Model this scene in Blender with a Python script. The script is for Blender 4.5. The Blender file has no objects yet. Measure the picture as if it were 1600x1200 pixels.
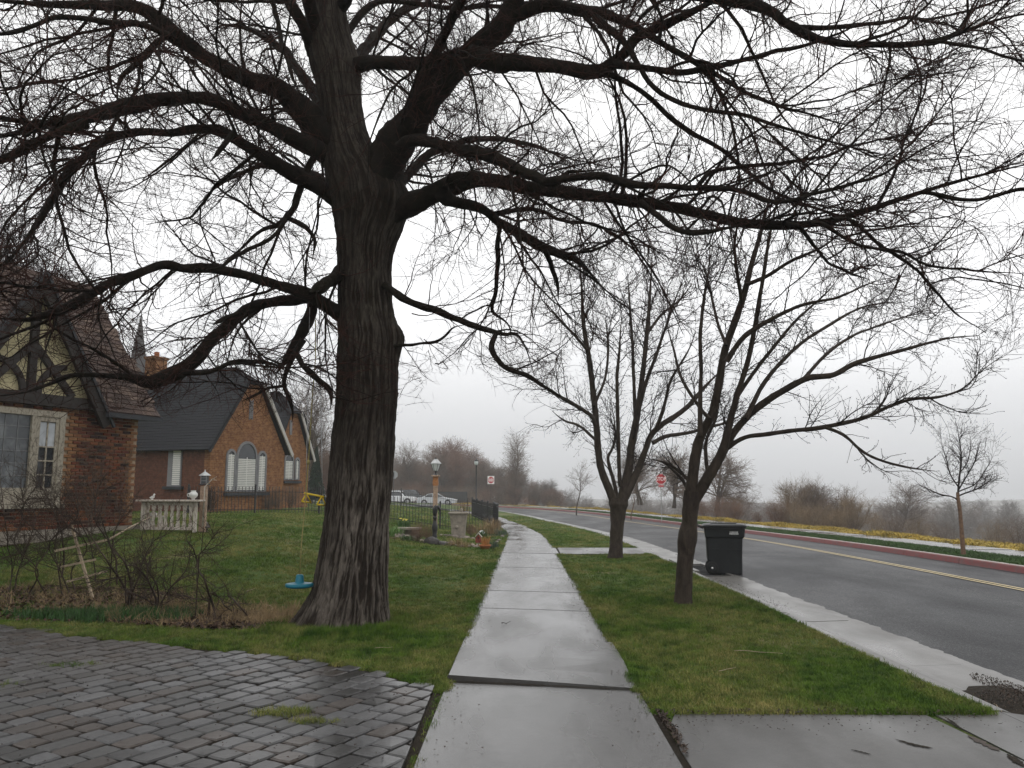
import bpy, math, random
import numpy as np
from mathutils import Vector, Matrix
random.seed(7); rng=np.random.default_rng(11)
scene=bpy.context.scene; COL=scene.collection
R=math.radians
# ---------------------------------------------------------------- camera
FPX=1250.0; CAMH=1.7; PITCH=math.atan(165/1250)
cd=bpy.data.cameras.new('camera'); cam=bpy.data.objects.new('camera',cd); COL.objects.link(cam)
cam.location=(0,0,CAMH); cam.rotation_euler=(R(90)+PITCH,0,0)
cd.sensor_width=36; cd.lens=36*FPX/1600; cd.clip_end=3000; cd.clip_start=0.05
scene.camera=cam
# ---------------------------------------------------------------- sky
W=bpy.data.worlds.new('World'); scene.world=W; W.use_nodes=True
nt=W.node_tree; nt.nodes.clear()
SUN_EL=52; SUN_AZ=180
wo=nt.nodes.new('ShaderNodeOutputWorld'); bg=nt.nodes.new('ShaderNodeBackground')
sky=nt.nodes.new('ShaderNodeTexSky'); sky.sky_type='NISHITA'; sky.sun_disc=False
sky.sun_elevation=R(SUN_EL); sky.sun_rotation=R(SUN_AZ); sky.dust_density=4
hsv=nt.nodes.new('ShaderNodeHueSaturation'); hsv.inputs['Saturation'].default_value=0.05
nt.links.new(sky.outputs[0],hsv.inputs['Color'])
# a closed cloud deck over it: an even grey-white layer, brighter overhead, that hides nearly all of the blue
tc=nt.nodes.new('ShaderNodeTexCoord'); sx=nt.nodes.new('ShaderNodeSeparateXYZ'); nt.links.new(tc.outputs['Generated'],sx.inputs[0])
cr=nt.nodes.new('ShaderNodeValToRGB'); nt.links.new(sx.outputs['Z'],cr.inputs[0])
els=cr.color_ramp.elements
els[0].position=0.0; els[0].color=(.43,.438,.45,1)
els[1].position=0.22; els[1].color=(.98,.985,1.0,1)
e=els.new(0.08); e.color=(.60,.61,.625,1)
e=els.new(0.5); e.color=(1.0,1.0,1.0,1)
nz=nt.nodes.new('ShaderNodeTexNoise'); nz.inputs['Scale'].default_value=2.2; nz.inputs['Detail'].default_value=5
nt.links.new(tc.outputs['Generated'],nz.inputs['Vector'])
mr=nt.nodes.new('ShaderNodeMapRange'); mr.inputs[1].default_value=.3; mr.inputs[2].default_value=.7; mr.inputs[3].default_value=.93; mr.inputs[4].default_value=1.05
nt.links.new(nz.outputs[0],mr.inputs[0])
mulc=nt.nodes.new('ShaderNodeMix'); mulc.data_type='RGBA'; mulc.blend_type='MULTIPLY'; mulc.inputs[0].default_value=1
nt.links.new(cr.outputs[0],mulc.inputs[6]); nt.links.new(mr.outputs[0],mulc.inputs[7])
scl=nt.nodes.new('ShaderNodeMix'); scl.data_type='RGBA'; scl.blend_type='MULTIPLY'; scl.inputs[0].default_value=1
nt.links.new(mulc.outputs[2],scl.inputs[6]); scl.inputs[7].default_value=(20,20,20,1)
mxs=nt.nodes.new('ShaderNodeMix'); mxs.data_type='RGBA'; mxs.inputs[0].default_value=.92
nt.links.new(hsv.outputs[0],mxs.inputs[6]); nt.links.new(scl.outputs[2],mxs.inputs[7])
nt.links.new(mxs.outputs[2],bg.inputs[0]); bg.inputs[1].default_value=0.10
nt.links.new(bg.outputs[0],wo.inputs[0])
# ---------------------------------------------------------------- sun behind cloud
sd=bpy.data.lights.new('sun','SUN'); sd.energy=0.5; sd.angle=R(35); sd.color=(1,.97,.94)
so=bpy.data.objects.new('sun',sd); COL.objects.link(so)
so.rotation_euler=(R(90-SUN_EL),0,R(180-SUN_AZ)); so.location=(0,0,60)
vs=scene.view_settings; scene.display_settings.display_device='sRGB'
vs.view_transform='Standard'; vs.look='None'; vs.exposure=-0.5; vs.gamma=1; vs.use_curve_mapping=False
scene.render.engine='CYCLES'
cy=scene.cycles; cy.max_bounces=6; cy.diffuse_bounces=3; cy.glossy_bounces=3; cy.transmission_bounces=4; cy.volume_bounces=2; cy.transparent_max_bounces=8
cy.caustics_reflective=False; cy.caustics_refractive=False; cy.use_denoising=True

# ================================================================ helpers
cp_,sp_=math.cos(PITCH),math.sin(PITCH)
def ray(px,py):
    u=(px-800)/FPX; v=(600-py)/FPX
    return (u, cp_-v*sp_, sp_+v*cp_)
def P(px,py,d):          # a point at ground distance d (metres in front of the viewer)
    x,y,z=ray(px,py); t=d/y
    return (x*t,d,CAMH+z*t)
def G(px,py,z=0.0):
    x,y,zz=ray(px,py); t=(z-CAMH)/zz
    return (x*t,y*t)
def GH(px,py):
    z=0.
    for i in range(40):
        x,y=G(px,py,min(z,CAMH-.3)); z=.5*z+.5*float(H(x,y))
    return (x,y,float(H(x,y)))
def sm(x,a,b):
    t=np.clip((np.asarray(x,float)-a)/(b-a),0,1); return t*t*(3-2*t)
def tag(o,label=None,cat=None,group=None,kind=None):
    if label: o['label']=label
    if cat: o['category']=cat
    if group: o['group']=group
    if kind: o['kind']=kind
    return o
def empty(name,loc,label,cat,group=None,rz=0):
    o=bpy.data.objects.new(name,None); o.empty_display_size=.2; COL.objects.link(o); o.location=loc; o.rotation_euler=(0,0,rz)
    return tag(o,label,cat,group)
WORLDP={}
def wempty(*k,**kw):      # an Empty at the thing's base whose children are given in world coordinates
    o=empty(*k,**kw); WORLDP[o.name]=Matrix.Translation(-o.location); return o
def link(name,me,parent=None,mat=None,loc=None,rot=None):
    o=bpy.data.objects.new(name,me); COL.objects.link(o)
    if parent is not None:
        o.parent=parent
        if parent.name in WORLDP: o.matrix_parent_inverse=WORLDP[parent.name]
    if mat is not None:
        me.materials.clear()
        for m in (mat if isinstance(mat,(list,tuple)) else [mat]): me.materials.append(m)
    if loc is not None: o.location=loc
    if rot is not None: o.rotation_euler=rot
    return o
def npmesh(name,V,F,smooth=True,mi=None):
    """V (N,3); F (M,3|4) array or a list of such arrays"""
    me=bpy.data.meshes.new(name); V=np.asarray(V,np.float32)
    Fs=F if isinstance(F,list) and getattr(F[0],"ndim",0)==2 else [np.asarray(F)]; Fs=[np.asarray(f,np.int32) for f in Fs if len(f)]
    me.vertices.add(len(V)); me.vertices.foreach_set('co',V.ravel())
    nl=sum(f.size for f in Fs); npoly=sum(len(f) for f in Fs)
    me.loops.add(nl); me.loops.foreach_set('vertex_index',np.concatenate([f.ravel() for f in Fs]))
    me.polygons.add(npoly)
    tot=np.concatenate([np.full(len(f),f.shape[1],np.int32) for f in Fs])
    st=np.concatenate([[0],np.cumsum(tot)[:-1]]).astype(np.int32)
    me.polygons.foreach_set('loop_start',st)
    try: me.polygons.foreach_set('loop_total',tot)
    except Exception: pass
    me.polygons.foreach_set('use_smooth',np.full(npoly,smooth,bool))
    if mi is not None: me.polygons.foreach_set('material_index',np.asarray(mi,np.int32))
    me.update(calc_edges=True); me.validate(clean_customdata=False)
    return me
class MB:
    def __init__(s): s.v=[]; s.f=[]; s.m=[]; s.mi=0; s.T=None
    def add(s,vs,fs,mi=None):
        o=len(s.v)
        if s.T is not None: vs=[tuple(s.T@Vector(v)) for v in vs]
        s.v+= [tuple(v) for v in vs]; s.f+=[tuple(i+o for i in f) for f in fs]; s.m+=[s.mi if mi is None else mi]*len(fs)
    def box(s,c,d,rz=0,mi=None,M=None):
        x,y,z=d[0]/2,d[1]/2,d[2]/2
        vs=[Vector((sx*x,sy*y,sz*z)) for sz in(-1,1) for sy in(-1,1) for sx in(-1,1)]
        if M is None: M=Matrix.Rotation(rz,3,'Z')
        vs=[tuple(M@v+Vector(c)) for v in vs]
        s.add(vs,[(0,2,3,1),(4,5,7,6),(0,1,5,4),(1,3,7,5),(3,2,6,7),(2,0,4,6)],mi)
    def cbox(s,c,d,ch,rz=0,mi=None):   # chamfered top box
        x,y,z=d[0]/2,d[1]/2,d[2]/2
        lv=[(x,y,-z),(x,y,z-ch),(x-ch,y-ch,z)]; vs=[]
        M=Matrix.Rotation(rz,3,'Z')
        for a,b,h in lv:
            for q in((-a,-b,h),(a,-b,h),(a,b,h),(-a,b,h)): vs.append(tuple(M@Vector(q)+Vector(c)))
        fs=[(3,2,1,0),(8,9,10,11)]
        for l in(0,4):
            for i in range(4): j=(i+1)%4; fs.append((l+i,l+j,l+4+j,l+4+i))
        s.add(vs,fs,mi)
    def tube(s,pts,r,n=8,mi=None,caps=True):
        pts=[Vector(p) for p in pts]; rr=r if isinstance(r,(list,tuple)) else [r]*len(pts)
        vs=[]; up=None
        for i,p in enumerate(pts):
            t=(pts[min(i+1,len(pts)-1)]-pts[max(i-1,0)]).normalized()
            if up is None: up=t.orthogonal().normalized()
            up=(up-t*up.dot(t)); up=up.normalized() if up.length>1e-6 else t.orthogonal().normalized()
            b=t.cross(up)
            for k in range(n):
                a=2*math.pi*k/n; vs.append(tuple(p+(up*math.cos(a)+b*math.sin(a))*rr[i]))
        fs=[]
        for i in range(len(pts)-1):
            for k in range(n):
                k2=(k+1)%n; fs.append((i*n+k,i*n+k2,(i+1)*n+k2,(i+1)*n+k))
        if caps: fs.append(tuple(range(n-1,-1,-1))); fs.append(tuple((len(pts)-1)*n+k for k in range(n)))
        s.add(vs,fs,mi)
    def lathe(s,c,prof,n=12,mi=None):
        vs=[];fs=[]
        for r,z in prof:
            for k in range(n):
                a=2*math.pi*k/n; vs.append((c[0]+r*math.cos(a),c[1]+r*math.sin(a),c[2]+z))
        for i in range(len(prof)-1):
            for k in range(n):
                k2=(k+1)%n; fs.append((i*n+k,i*n+k2,(i+1)*n+k2,(i+1)*n+k))
        fs.append(tuple(range(n-1,-1,-1))); fs.append(tuple((len(prof)-1)*n+k for k in range(n)))
        s.add(vs,fs,mi)
    def prism(s,poly,a,b,mi=None):   # poly: list of (u,w) ; a,b functions u,w->3d for the two faces
        n=len(poly); vs=[a(*q) for q in poly]+[b(*q) for q in poly]
        fs=[tuple(range(n)),tuple(range(2*n-1,n-1,-1))]+[(i,i+n,(i+1)%n+n,(i+1)%n) for i in range(n)]
        s.add(vs,fs,mi)
    def build(s,name,mat,parent=None,smooth=False,loc=None,rot=None,fix=True):
        me=bpy.data.meshes.new(name); me.from_pydata(s.v,[],s.f); 
        if fix:
            import bmesh
            bm=bmesh.new(); bm.from_mesh(me); bmesh.ops.recalc_face_normals(bm,faces=bm.faces); bm.to_mesh(me); bm.free()
        me.polygons.foreach_set('use_smooth',[smooth]*len(me.polygons))
        ms=mat if isinstance(mat,(list,tuple)) else [mat]
        for m in ms: me.materials.append(m)
        if len(ms)>1: me.polygons.foreach_set('material_index',s.m)
        me.update()
        return link(name,me,parent,None,loc,rot)
def copy_tree(o,parent=None):
    c=o.copy(); COL.objects.link(c)
    if parent is not None: c.parent=parent
    for ch in o.children: copy_tree(ch,c)
    return c
# value noise
def vnoise(p,seed=0):
    p=np.asarray(p,np.float64); i=np.floor(p).astype(np.int64); f=p-i; f=f*f*(3-2*f)
    def h(a,b,c):
        n=(a*374761393+b*668265263+c*2147483647+seed*974634777)&0xffffffff
        n=((n^(n>>13))*1274126177)&0xffffffff; n=(n^(n>>16)); return (n&0xffff)/65535.
    r=0
    for dx in(0,1):
        for dy in(0,1):
            for dz in(0,1):
                w=(f[...,0] if dx else 1-f[...,0])*(f[...,1] if dy else 1-f[...,1])*(f[...,2] if dz else 1-f[...,2])
                r=r+w*h(i[...,0]+dx,i[...,1]+dy,i[...,2]+dz)
    return r*2-1
def fbm(p,o=3,seed=0):
    r=0;a=1;t=0
    for k in range(o): r=r+a*vnoise(np.asarray(p)*2**k,seed+k); t+=a; a*=.5
    return r/t

# ================================================================ materials
class NT:
    def __init__(s,name):
        s.m=bpy.data.materials.new(name); s.m.use_nodes=True; s.t=s.m.node_tree; s.b=s.t.nodes['Principled BSDF']; s.pos=None
    def n(s,t,**k):
        o=s.t.nodes.new(t)
        for a,b in k.items(): setattr(o,a,b)
        return o
    def L(s,a,b): s.t.links.new(a,b)
    def coord(s,scale=(1,1,1),kind='pos'):
        if kind=='pos': o=s.n('ShaderNodeNewGeometry').outputs['Position']
        elif kind=='obj': o=s.n('ShaderNodeTexCoord').outputs['Object']
        else: o=s.n('ShaderNodeTexCoord').outputs[kind]
        m=s.n('ShaderNodeMapping'); m.inputs['Scale'].default_value=scale; s.L(o,m.inputs[0]); return m.outputs[0]
    def noise(s,scale=1,detail=4,rough=.55,vec=None,dist=0):
        o=s.n('ShaderNodeTexNoise'); o.inputs['Scale'].default_value=scale; o.inputs['Detail'].default_value=detail; o.inputs['Roughness'].default_value=rough; o.inputs['Distortion'].default_value=dist
        s.L(vec if vec is not None else s.coord(),o.inputs['Vector']); return o.outputs[0]
    def vor(s,scale=1,vec=None,feature='F1',out='Distance',rand=1):
        o=s.n('ShaderNodeTexVoronoi',feature=feature); o.inputs['Scale'].default_value=scale; o.inputs['Randomness'].default_value=rand
        s.L(vec if vec is not None else s.coord(),o.inputs['Vector']); return o.outputs[out]
    def rng(s,v,a,b,c=0,d=1):
        o=s.n('ShaderNodeMapRange'); s.L(v,o.inputs[0])
        for i,x in enumerate((a,b,c,d)): o.inputs[i+1].default_value=x
        return o.outputs[0]
    def mix(s,f,a,b,mode='MIX'):
        o=s.n('ShaderNodeMix',data_type='RGBA',blend_type=mode)
        for i,x in ((0,f),(6,a),(7,b)):
            if isinstance(x,(int,float)): o.inputs[i].default_value=x if i==0 else (x,x,x,1)
            elif isinstance(x,tuple): o.inputs[i].default_value=(*x,1)
            else: s.L(x,o.inputs[i])
        return o.outputs[2]
    def math(s,op,a,b=0):
        o=s.n('ShaderNodeMath',operation=op)
        for i,x in ((0,a),(1,b)):
            if isinstance(x,(int,float)): o.inputs[i].default_value=x
            else: s.L(x,o.inputs[i])
        return o.outputs[0]
    def rand(s): return s.n('ShaderNodeObjectInfo').outputs['Random']
    def attr(s,name): 
        o=s.n('ShaderNodeAttribute'); o.attribute_name=name; return o.outputs['Fac']
    def col(s,c):
        if isinstance(c,tuple): s.b.inputs['Base Color'].default_value=(*c,1)
        else: s.L(c,s.b.inputs['Base Color'])
    def rough(s,r):
        if isinstance(r,(int,float)): s.b.inputs['Roughness'].default_value=r
        else: s.L(r,s.b.inputs['Roughness'])
    def bump(s,h,strength=.5,dist=.01):
        o=s.n('ShaderNodeBump'); o.inputs['Strength'].default_value=strength; o.inputs['Distance'].default_value=dist
        s.L(h,o.inputs['Height']); s.L(o.outputs[0],s.b.inputs['Normal'])
    def spec(s,v): s.b.inputs['Specular IOR Level'].default_value=v
def simple(name,c,r=.6,var=.25,scale=8,bump=0,metal=0,kind='pos',spec=.22):
    m=NT(name); n=m.noise(scale,5,.6,m.coord(kind=kind))
    lo=tuple(x*(1-var) for x in c); hi=tuple(min(1,x*(1+var)) for x in c)
    m.col(m.mix(m.rng(n,.3,.7),lo,hi)); m.rough(r); m.b.inputs['Metallic'].default_value=metal; m.spec(spec)
    if bump: m.bump(n,bump,.01)
    return m.m
def randmat(name,cols,r=.8,noise_scale=30,bump=.4,spec=.3,nvar=.25):
    """colour picked per object from a ramp, with grain on top"""
    m=NT(name); cr=m.n('ShaderNodeValToRGB'); cr.color_ramp.interpolation='CONSTANT'; el=cr.color_ramp.elements
    k=len(cols)
    el[0].position=0; el[0].color=(*cols[0],1); el[1].position=1/k; el[1].color=(*cols[1],1)
    for i in range(2,k): e=el.new(i/k); e.color=(*cols[i],1)
    m.L(m.rand(),cr.inputs[0])
    n=m.noise(noise_scale,6,.65); n2=m.noise(1.3,3)
    c=m.mix(m.rng(n,.3,.7,1-nvar,1+nvar),(0,0,0),cr.outputs[0])
    mu=m.n('ShaderNodeMix',data_type='RGBA',blend_type='MULTIPLY'); mu.inputs[0].default_value=1; m.L(cr.outputs[0],mu.inputs[6]); m.L(m.rng(n,.3,.7,1-nvar,1+nvar),mu.inputs[7])
    mu2=m.n('ShaderNodeMix',data_type='RGBA',blend_type='MULTIPLY'); mu2.inputs[0].default_value=1; m.L(mu.outputs[2],mu2.inputs[6]); m.L(m.rng(n2,.3,.7,.75,1.15),mu2.inputs[7])
    m.col(mu2.outputs[2]); m.rough(r); m.spec(spec)
    if bump: m.bump(n,bump,.004)
    return m
M={}
def mk():
    # bark of the big tree: ridge attribute picks the pale ridge tops
    m=NT('bark'); v=m.coord((9,9,1.6)); n=m.noise(3,7,.7,v,.6); n2=m.noise(1.2,3,.6,m.coord((1,1,.5)))
    rg=m.attr('ridge'); 
    a=m.mix(m.rng(n,.3,.7),(.008,.006,.005),(.034,.025,.018))
    pal=m.mix(m.rng(n,.35,.7),(.065,.053,.043),(.27,.235,.20))
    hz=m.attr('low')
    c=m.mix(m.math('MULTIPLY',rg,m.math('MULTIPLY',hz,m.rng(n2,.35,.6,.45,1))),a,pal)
    moss=m.mix(m.rng(n2,.55,.72,0,.35),c,(.025,.028,.012)); m.col(moss)
    nf=m.noise(6,5,.7,m.coord((14,14,1.6)),.3); m.rough(m.rng(n,.3,.7,.65,.9)); m.spec(.10); m.bump(m.math('ADD',n,nf),.9,.025); M['bark']=m.m
    m=NT('limb_bark'); n=m.noise(9,7,.7,m.coord((1,1,1),'pos'),.4); n2=m.noise(1.5,3)
    c=m.mix(m.rng(n,.35,.7),(.006,.0045,.0035),(.022,.016,.012)); c=m.mix(m.rng(n2,.5,.7,0,.35),c,(.016,.016,.008)); m.col(c)
    m.rough(.75); m.spec(.08); m.bump(n,.9,.03); M['limb']=m.m
    m=NT('twig_bark'); n=m.noise(6,3); m.col(m.mix(m.rng(n,.35,.65),(.013,.007,.005),(.054,.022,.016))); m.rough(.7); m.spec(.08); M['twig']=m.m
    m=NT('street_tree_bark'); n=m.noise(14,7,.7,m.coord((1,1,.35)),.5); n2=m.noise(2,3)
    m.col(m.mix(m.rng(n,.3,.7),m.mix(m.rng(n2,.4,.6),(.012,.009,.008),(.022,.018,.011)),(.060,.045,.035))); m.rough(.75); m.spec(.12); m.bump(n,.9,.02); M['bark2']=m.m
    m=NT('street_twig'); n=m.noise(8,3); m.col(m.mix(m.rng(n,.35,.65),(.010,.008,.007),(.032,.022,.019))); m.rough(.7); m.spec(.08); M['twig2']=m.m
    M['bark_pale']=simple('pale_trunk_bark',(.13,.078,.048),.75,.4,14,.5)
    M['far_bark']=simple('far_bark',(.075,.06,.05),.85,.3,2)
    M['far_twig_red']=simple('reddish_twigs',(.155,.088,.060),.85,.35,.7)  # this and the next far twig colours are lightened to paint in distance mist
    M['far_twig_brown']=simple('brown_twigs',(.135,.100,.076),.85,.35,.7)
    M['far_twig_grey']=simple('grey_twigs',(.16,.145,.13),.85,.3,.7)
    M['far_twig_tan']=simple('tan_twigs',(.21,.155,.10),.85,.35,.7)
    M['conifer']=simple('conifer_needles',(.018,.034,.020),.8,.4,2)
    # ground
    m=NT('lawn_ground'); n=m.noise(.55,5,.6,m.coord((1,.6,1))); n2=m.noise(30,4,.7); 
    g=m.mix(m.rng(n2,.3,.7),(.026,.052,.008),(.070,.115,.018)); t=m.mix(m.rng(n2,.3,.7),(.09,.08,.030),(.21,.18,.08))
    m.col(m.mix(m.rng(n,.50,.66,0,.85),g,t)); m.rough(.9); m.spec(.15); m.bump(n2,.8,.03); M['lawn']=m.m
    m=NT('grass_blade'); n=m.noise(.8,6,.7,m.coord((1,.6,1))); n2=m.noise(5,4,.7); h=m.noise(60,2)
    g=m.mix(m.rng(n2,.38,.62),(.018,.056,.005),(.085,.155,.016)); t=m.mix(m.rng(h,.3,.7),(.17,.16,.04),(.38,.32,.13))
    f=m.math('MULTIPLY',m.rng(n,.42,.66,.04,.95),m.rng(m.rand(),0,1,.2,1.3)); m.col(m.mix(f,g,t)); m.rough(.6); m.spec(.12); M['grass']=m.m
    M['dry_grass']=simple('dry_grass_stalks',(.26,.185,.10),.8,.4,6)
    M['yellow_cover']=None
    m=NT('yellow_ground_cover'); n=m.noise(1.1,5,.6); n2=m.noise(14,3)
    c=m.mix(m.rng(n2,.3,.7),(.23,.16,.022),(.50,.36,.055)); m.col(m.mix(m.rng(n,.50,.66,0,.85),c,(.085,.09,.025))); m.rough(.8); M['yellow_cover']=m.m
    M['straw']=simple('yellow_straw',(.52,.36,.07),.75,.4,5)
    M['valley']=simple('mist_paled_valley',(.20,.198,.19),.9,.4,.05)  # pale grey ground colour with the valley fog painted into it
    m=NT('soil'); n=m.noise(25,6,.7); m.col(m.mix(m.rng(n,.3,.7),(.010,.008,.006),(.034,.026,.017))); m.spec(.1); m.rough(.8); m.bump(n,.8,.02); M['soil']=m.m
    # wet concrete
    def conc(name,lo,hi,dark,wr=(.16,.42),joint=False):
        m=NT(name); n=m.noise(1.1,6,.62); f=m.noise(90,5,.7); s=m.noise(.9,3,.5,m.coord((1.5,.6,1)),.2); sp=m.noise(260,2,.6)
        c=m.mix(m.rng(n,.3,.7),lo,hi); md=m.noise(14,5,.7); c=m.mix(m.rng(f,.3,.75,0,.65),c,tuple(x*.5 for x in lo)); c=m.mix(m.rng(md,.45,.7,0,.45),c,tuple(x*.62 for x in lo)); c=m.mix(m.rng(s,.48,.75,0,.65),c,dark)
        c=m.mix(m.rng(sp,.72,.78,0,.55),c,(.03,.026,.02))
        m.col(c); m.rough(m.rng(s,.35,.70,wr[1],wr[0])); m.spec(.5); m.bump(m.math('ADD',f,md),.25,.004); return m.m
    M['walk']=conc('wet_sidewalk_concrete',(.064,.061,.058),(.102,.099,.095),(.036,.032,.029),(.08,.34))
    M['drive']=conc('driveway_concrete',(.068,.065,.062),(.108,.105,.099),(.042,.039,.036),(.24,.55))
    M['gutter']=conc('gutter_concrete',(.125,.12,.112),(.195,.188,.176),(.07,.060,.050),(.22,.5))
    M['stone']=simple('weathered_cast_stone',(.24,.21,.175),.85,.3,7,.5)
    # asphalt
    m=NT('wet_asphalt'); v=m.coord(); n=m.vor(75,v); n3=m.vor(75,v,out='Color'); f=m.noise(40,4,.7,v); big=m.noise(.5,5,.6,m.coord((1.0,.5,1)),.4); g2=m.noise(7,4,.7,m.coord((1,.6,1)))
    c=m.mix(m.rng(f,.3,.75),(.006,.0065,.0075),(.028,.029,.033)); c=m.mix(m.rng(n3,.55,1,0,.8),c,(.11,.11,.115)); tr=m.noise(1.0,3,.5,m.coord((1.0,.02,1))); c=m.mix(m.rng(tr,.45,.62,0,.4),c,(.014,.014,.015)); m.col(c)
    r=m.math('ADD',m.rng(big,.35,.70,.46,.62),m.rng(n3,.2,.9,-.14,.10)); m.rough(r); m.spec(.10); m.bump(m.math('ADD',n,m.math('MULTIPLY',f,.7)),.4,.006); M['asphalt']=m.m
    m=NT('yellow_road_paint'); n=m.noise(30,4,.7); m.col(m.mix(m.rng(n,.42,.62,0,1),(.62,.46,.17),(.30,.24,.12))); m.rough(.4); m.bump(n,.3,.004); M['ypaint']=m.m
    m=NT('red_kerb_paint'); n=m.noise(5,6,.7); m.col(m.mix(m.rng(n,.45,.68,0,.8),(.17,.018,.018),(.10,.055,.05))); m.rough(.45); m.bump(n,.2,.005); M['redkerb']=m.m
    M['kerbtop']=simple('kerb_concrete',(.30,.26,.235),.5,.25,4)
    # pavers, bricks, shingles
    m=randmat('paver_stone',[(.034,.033,.033),(.048,.047,.046),(.074,.073,.074),(.040,.033,.029),(.060,.059,.060),(.026,.025,.024),(.050,.040,.034),(.070,.070,.072)],.5,28,.5,.5,.3)
    st=m.noise(.42,3,.6); dk=m.noise(.9,3,.5)
    m.rough(m.rng(st,.4,.6,.28,.55)); 
    src=m.b.inputs['Base Color'].links[0].from_socket
    m.col(m.mix(m.rng(m.noise(.28,2,.5,m.coord((1,1,1))),.5,.62,0,.55),src,(.034,.024,.017))); M['paver']=m.m
    M['brick']=randmat('red_brown_brick',[(.13,.040,.022),(.17,.052,.026),(.19,.070,.033),(.075,.027,.020),(.11,.035,.022),(.035,.018,.016),(.15,.045,.024),(.18,.08,.038)],.8,40,.4,.12).m
    M['brick_orange']=randmat('orange_brick',[(.22,.105,.045),(.25,.12,.05),(.19,.08,.034)],.8,40,.4).m
    M['mortar']=simple('brick_mortar',(.36,.27,.19),.9,.25,25,.4)
    M['shingle']=randmat('brown_roof_shingle',[(.072,.048,.040),(.092,.064,.052),(.058,.040,.034),(.080,.058,.050),(.11,.078,.062)],.75,30,.5,.12).m
    M['shingle_bed']=simple('roof_felt',(.05,.032,.03),.9)
    def brickwall(name,a,b,mo,dark):
        m=NT(name); t=m.n('ShaderNodeTexBrick'); t.offset=.5; m.L(m.n('ShaderNodeUVMap').outputs[0],t.inputs[0])
        t.inputs['Scale'].default_value=1; t.inputs['Brick Width'].default_value=.215; t.inputs['Row Height'].default_value=.075; t.inputs['Mortar Size'].default_value=.007
        t.inputs['Color1'].default_value=(*a,1); t.inputs['Color2'].default_value=(*b,1); t.inputs['Mortar'].default_value=(*mo,1); t.inputs['Bias'].default_value=-.1
        n=m.noise(1.2,4); n2=m.noise(7,5,.7)
        c=m.mix(m.rng(n2,.42,.62,0,.75),t.outputs[0],dark); c=m.mix(m.rng(n,.5,.7,0,.35),c,tuple(x*.5 for x in a)); m.col(c); m.rough(.85); m.spec(.2)
        m.bump(t.outputs[1],-.6,.01); return m.m
    M['brick2']=brickwall('far_brick_wall',(.27,.125,.045),(.15,.055,.020),(.26,.17,.10),(.10,.036,.016))
    M['brick3']=brickwall('side_brick_wall',(.13,.050,.028),(.10,.036,.022),(.11,.07,.045),(.055,.02,.013))
    m=NT('slate_roof'); n=m.noise(18,5,.7,m.coord((1,1,2))); n2=m.noise(.8,4); m.col(m.mix(m.rng(n,.35,.7),m.mix(n2,(.011,.012,.014),(.020,.021,.024)),(.034,.035,.040))); m.rough(.7); m.spec(.12); m.bump(n,.5,.02); M['slate']=m.m
    m=NT('cream_stucco'); n=m.noise(12,5); n2=m.noise(1.4,4); m.col(m.mix(m.rng(n2,.4,.65,0,.5),m.mix(n,(.46,.40,.23),(.58,.52,.33)),(.33,.28,.16))); m.rough(.9); m.bump(n,.4,.01); M['stucco']=m.m
    M['timber']=simple('dark_brown_timber',(.028,.023,.021),.7,.3,10,.3)
    m=NT('peeling_cream_paint'); n=m.noise(22,6,.75,m.coord((1,1,.5))); m.col(m.mix(m.rng(n,.50,.60),(.31,.275,.215),(.12,.095,.07))); m.rough(.6); m.bump(n,.4,.006); M['peel']=m.m
    m=NT('weathered_white_wood'); n=m.noise(16,6,.7,m.coord((1,1,.4))); m.col(m.mix(m.rng(n,.47,.64),(.52,.47,.41),(.20,.15,.11))); m.rough(.75); m.bump(n,.5,.006); M['weath']=m.m
    M['white']=simple('white_paint',(.68,.68,.66),.45,.08,6)
    M['blind']=simple('white_blinds',(.72,.71,.68),.5,.05,4)
    M['grey_trim']=simple('grey_trim_paint',(.175,.175,.18),.55,.15,6)
    M['pale_trim']=simple('pale_rake_paint',(.40,.38,.35),.5,.12,6)
    M['dark_trim']=simple('dark_sill',(.030,.032,.037),.5,.2,6)
    m=NT('window_glass'); m.col((.018,.022,.026)); m.rough(.06); m.spec(.8); M['glass']=m.m
    m=NT('leaded_glass'); n=m.noise(3,3); m.col(m.mix(m.rng(n,.45,.6),(.045,.052,.058),(.12,.13,.135))); m.rough(.12); m.spec(.8); m.bump(n,.1,.01); M['glass2']=m.m
    M['curtain']=simple('white_lace_curtain',(.42,.44,.47),.8,.25,5)
    M['iron']=simple('black_iron',(.012,.012,.013),.38,.3,10,.1,0,spec=.5)
    M['steel']=simple('galvanised_steel',(.33,.33,.32),.45,.15,10,0,.6)
    M['signback']=simple('dull_aluminium_sign_back',(.30,.31,.31),.5,.1,6,0,.3)
    M['signred']=simple('red_sign_face',(.42,.022,.03),.4,.1,3)
    M['signwhite']=simple('white_sign_face',(.78,.76,.73),.4,.05,3)
    m=NT('black_cart_plastic'); n=m.noise(120,3,.6,m.coord(kind='obj')); n2=m.noise(3,4,.6,m.coord(kind='obj')); m.col(m.mix(m.rng(n2,.35,.7),(.008,.009,.010),(.016,.018,.019))); m.rough(m.rng(n2,.35,.65,.36,.52)); m.spec(.25); m.bump(n,.15,.002); M['cart']=m.m
    M['rubber']=simple('black_rubber',(.012,.012,.012),.7,.2,10)
    M['teal']=simple('teal_plastic',(.008,.12,.17),.38,.12,8)
    M['yplastic']=simple('yellow_plastic',(.62,.44,.03),.4,.12,8)
    M['rope']=simple('yellow_rope',(.26,.22,.09),.85,.3,60)
    M['chain']=simple('grey_chain',(.35,.35,.35),.4,.2,30,0,.7)
    M['cedar']=simple('weathered_cedar_post',(.33,.235,.17),.75,.35,14,.3)
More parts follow.
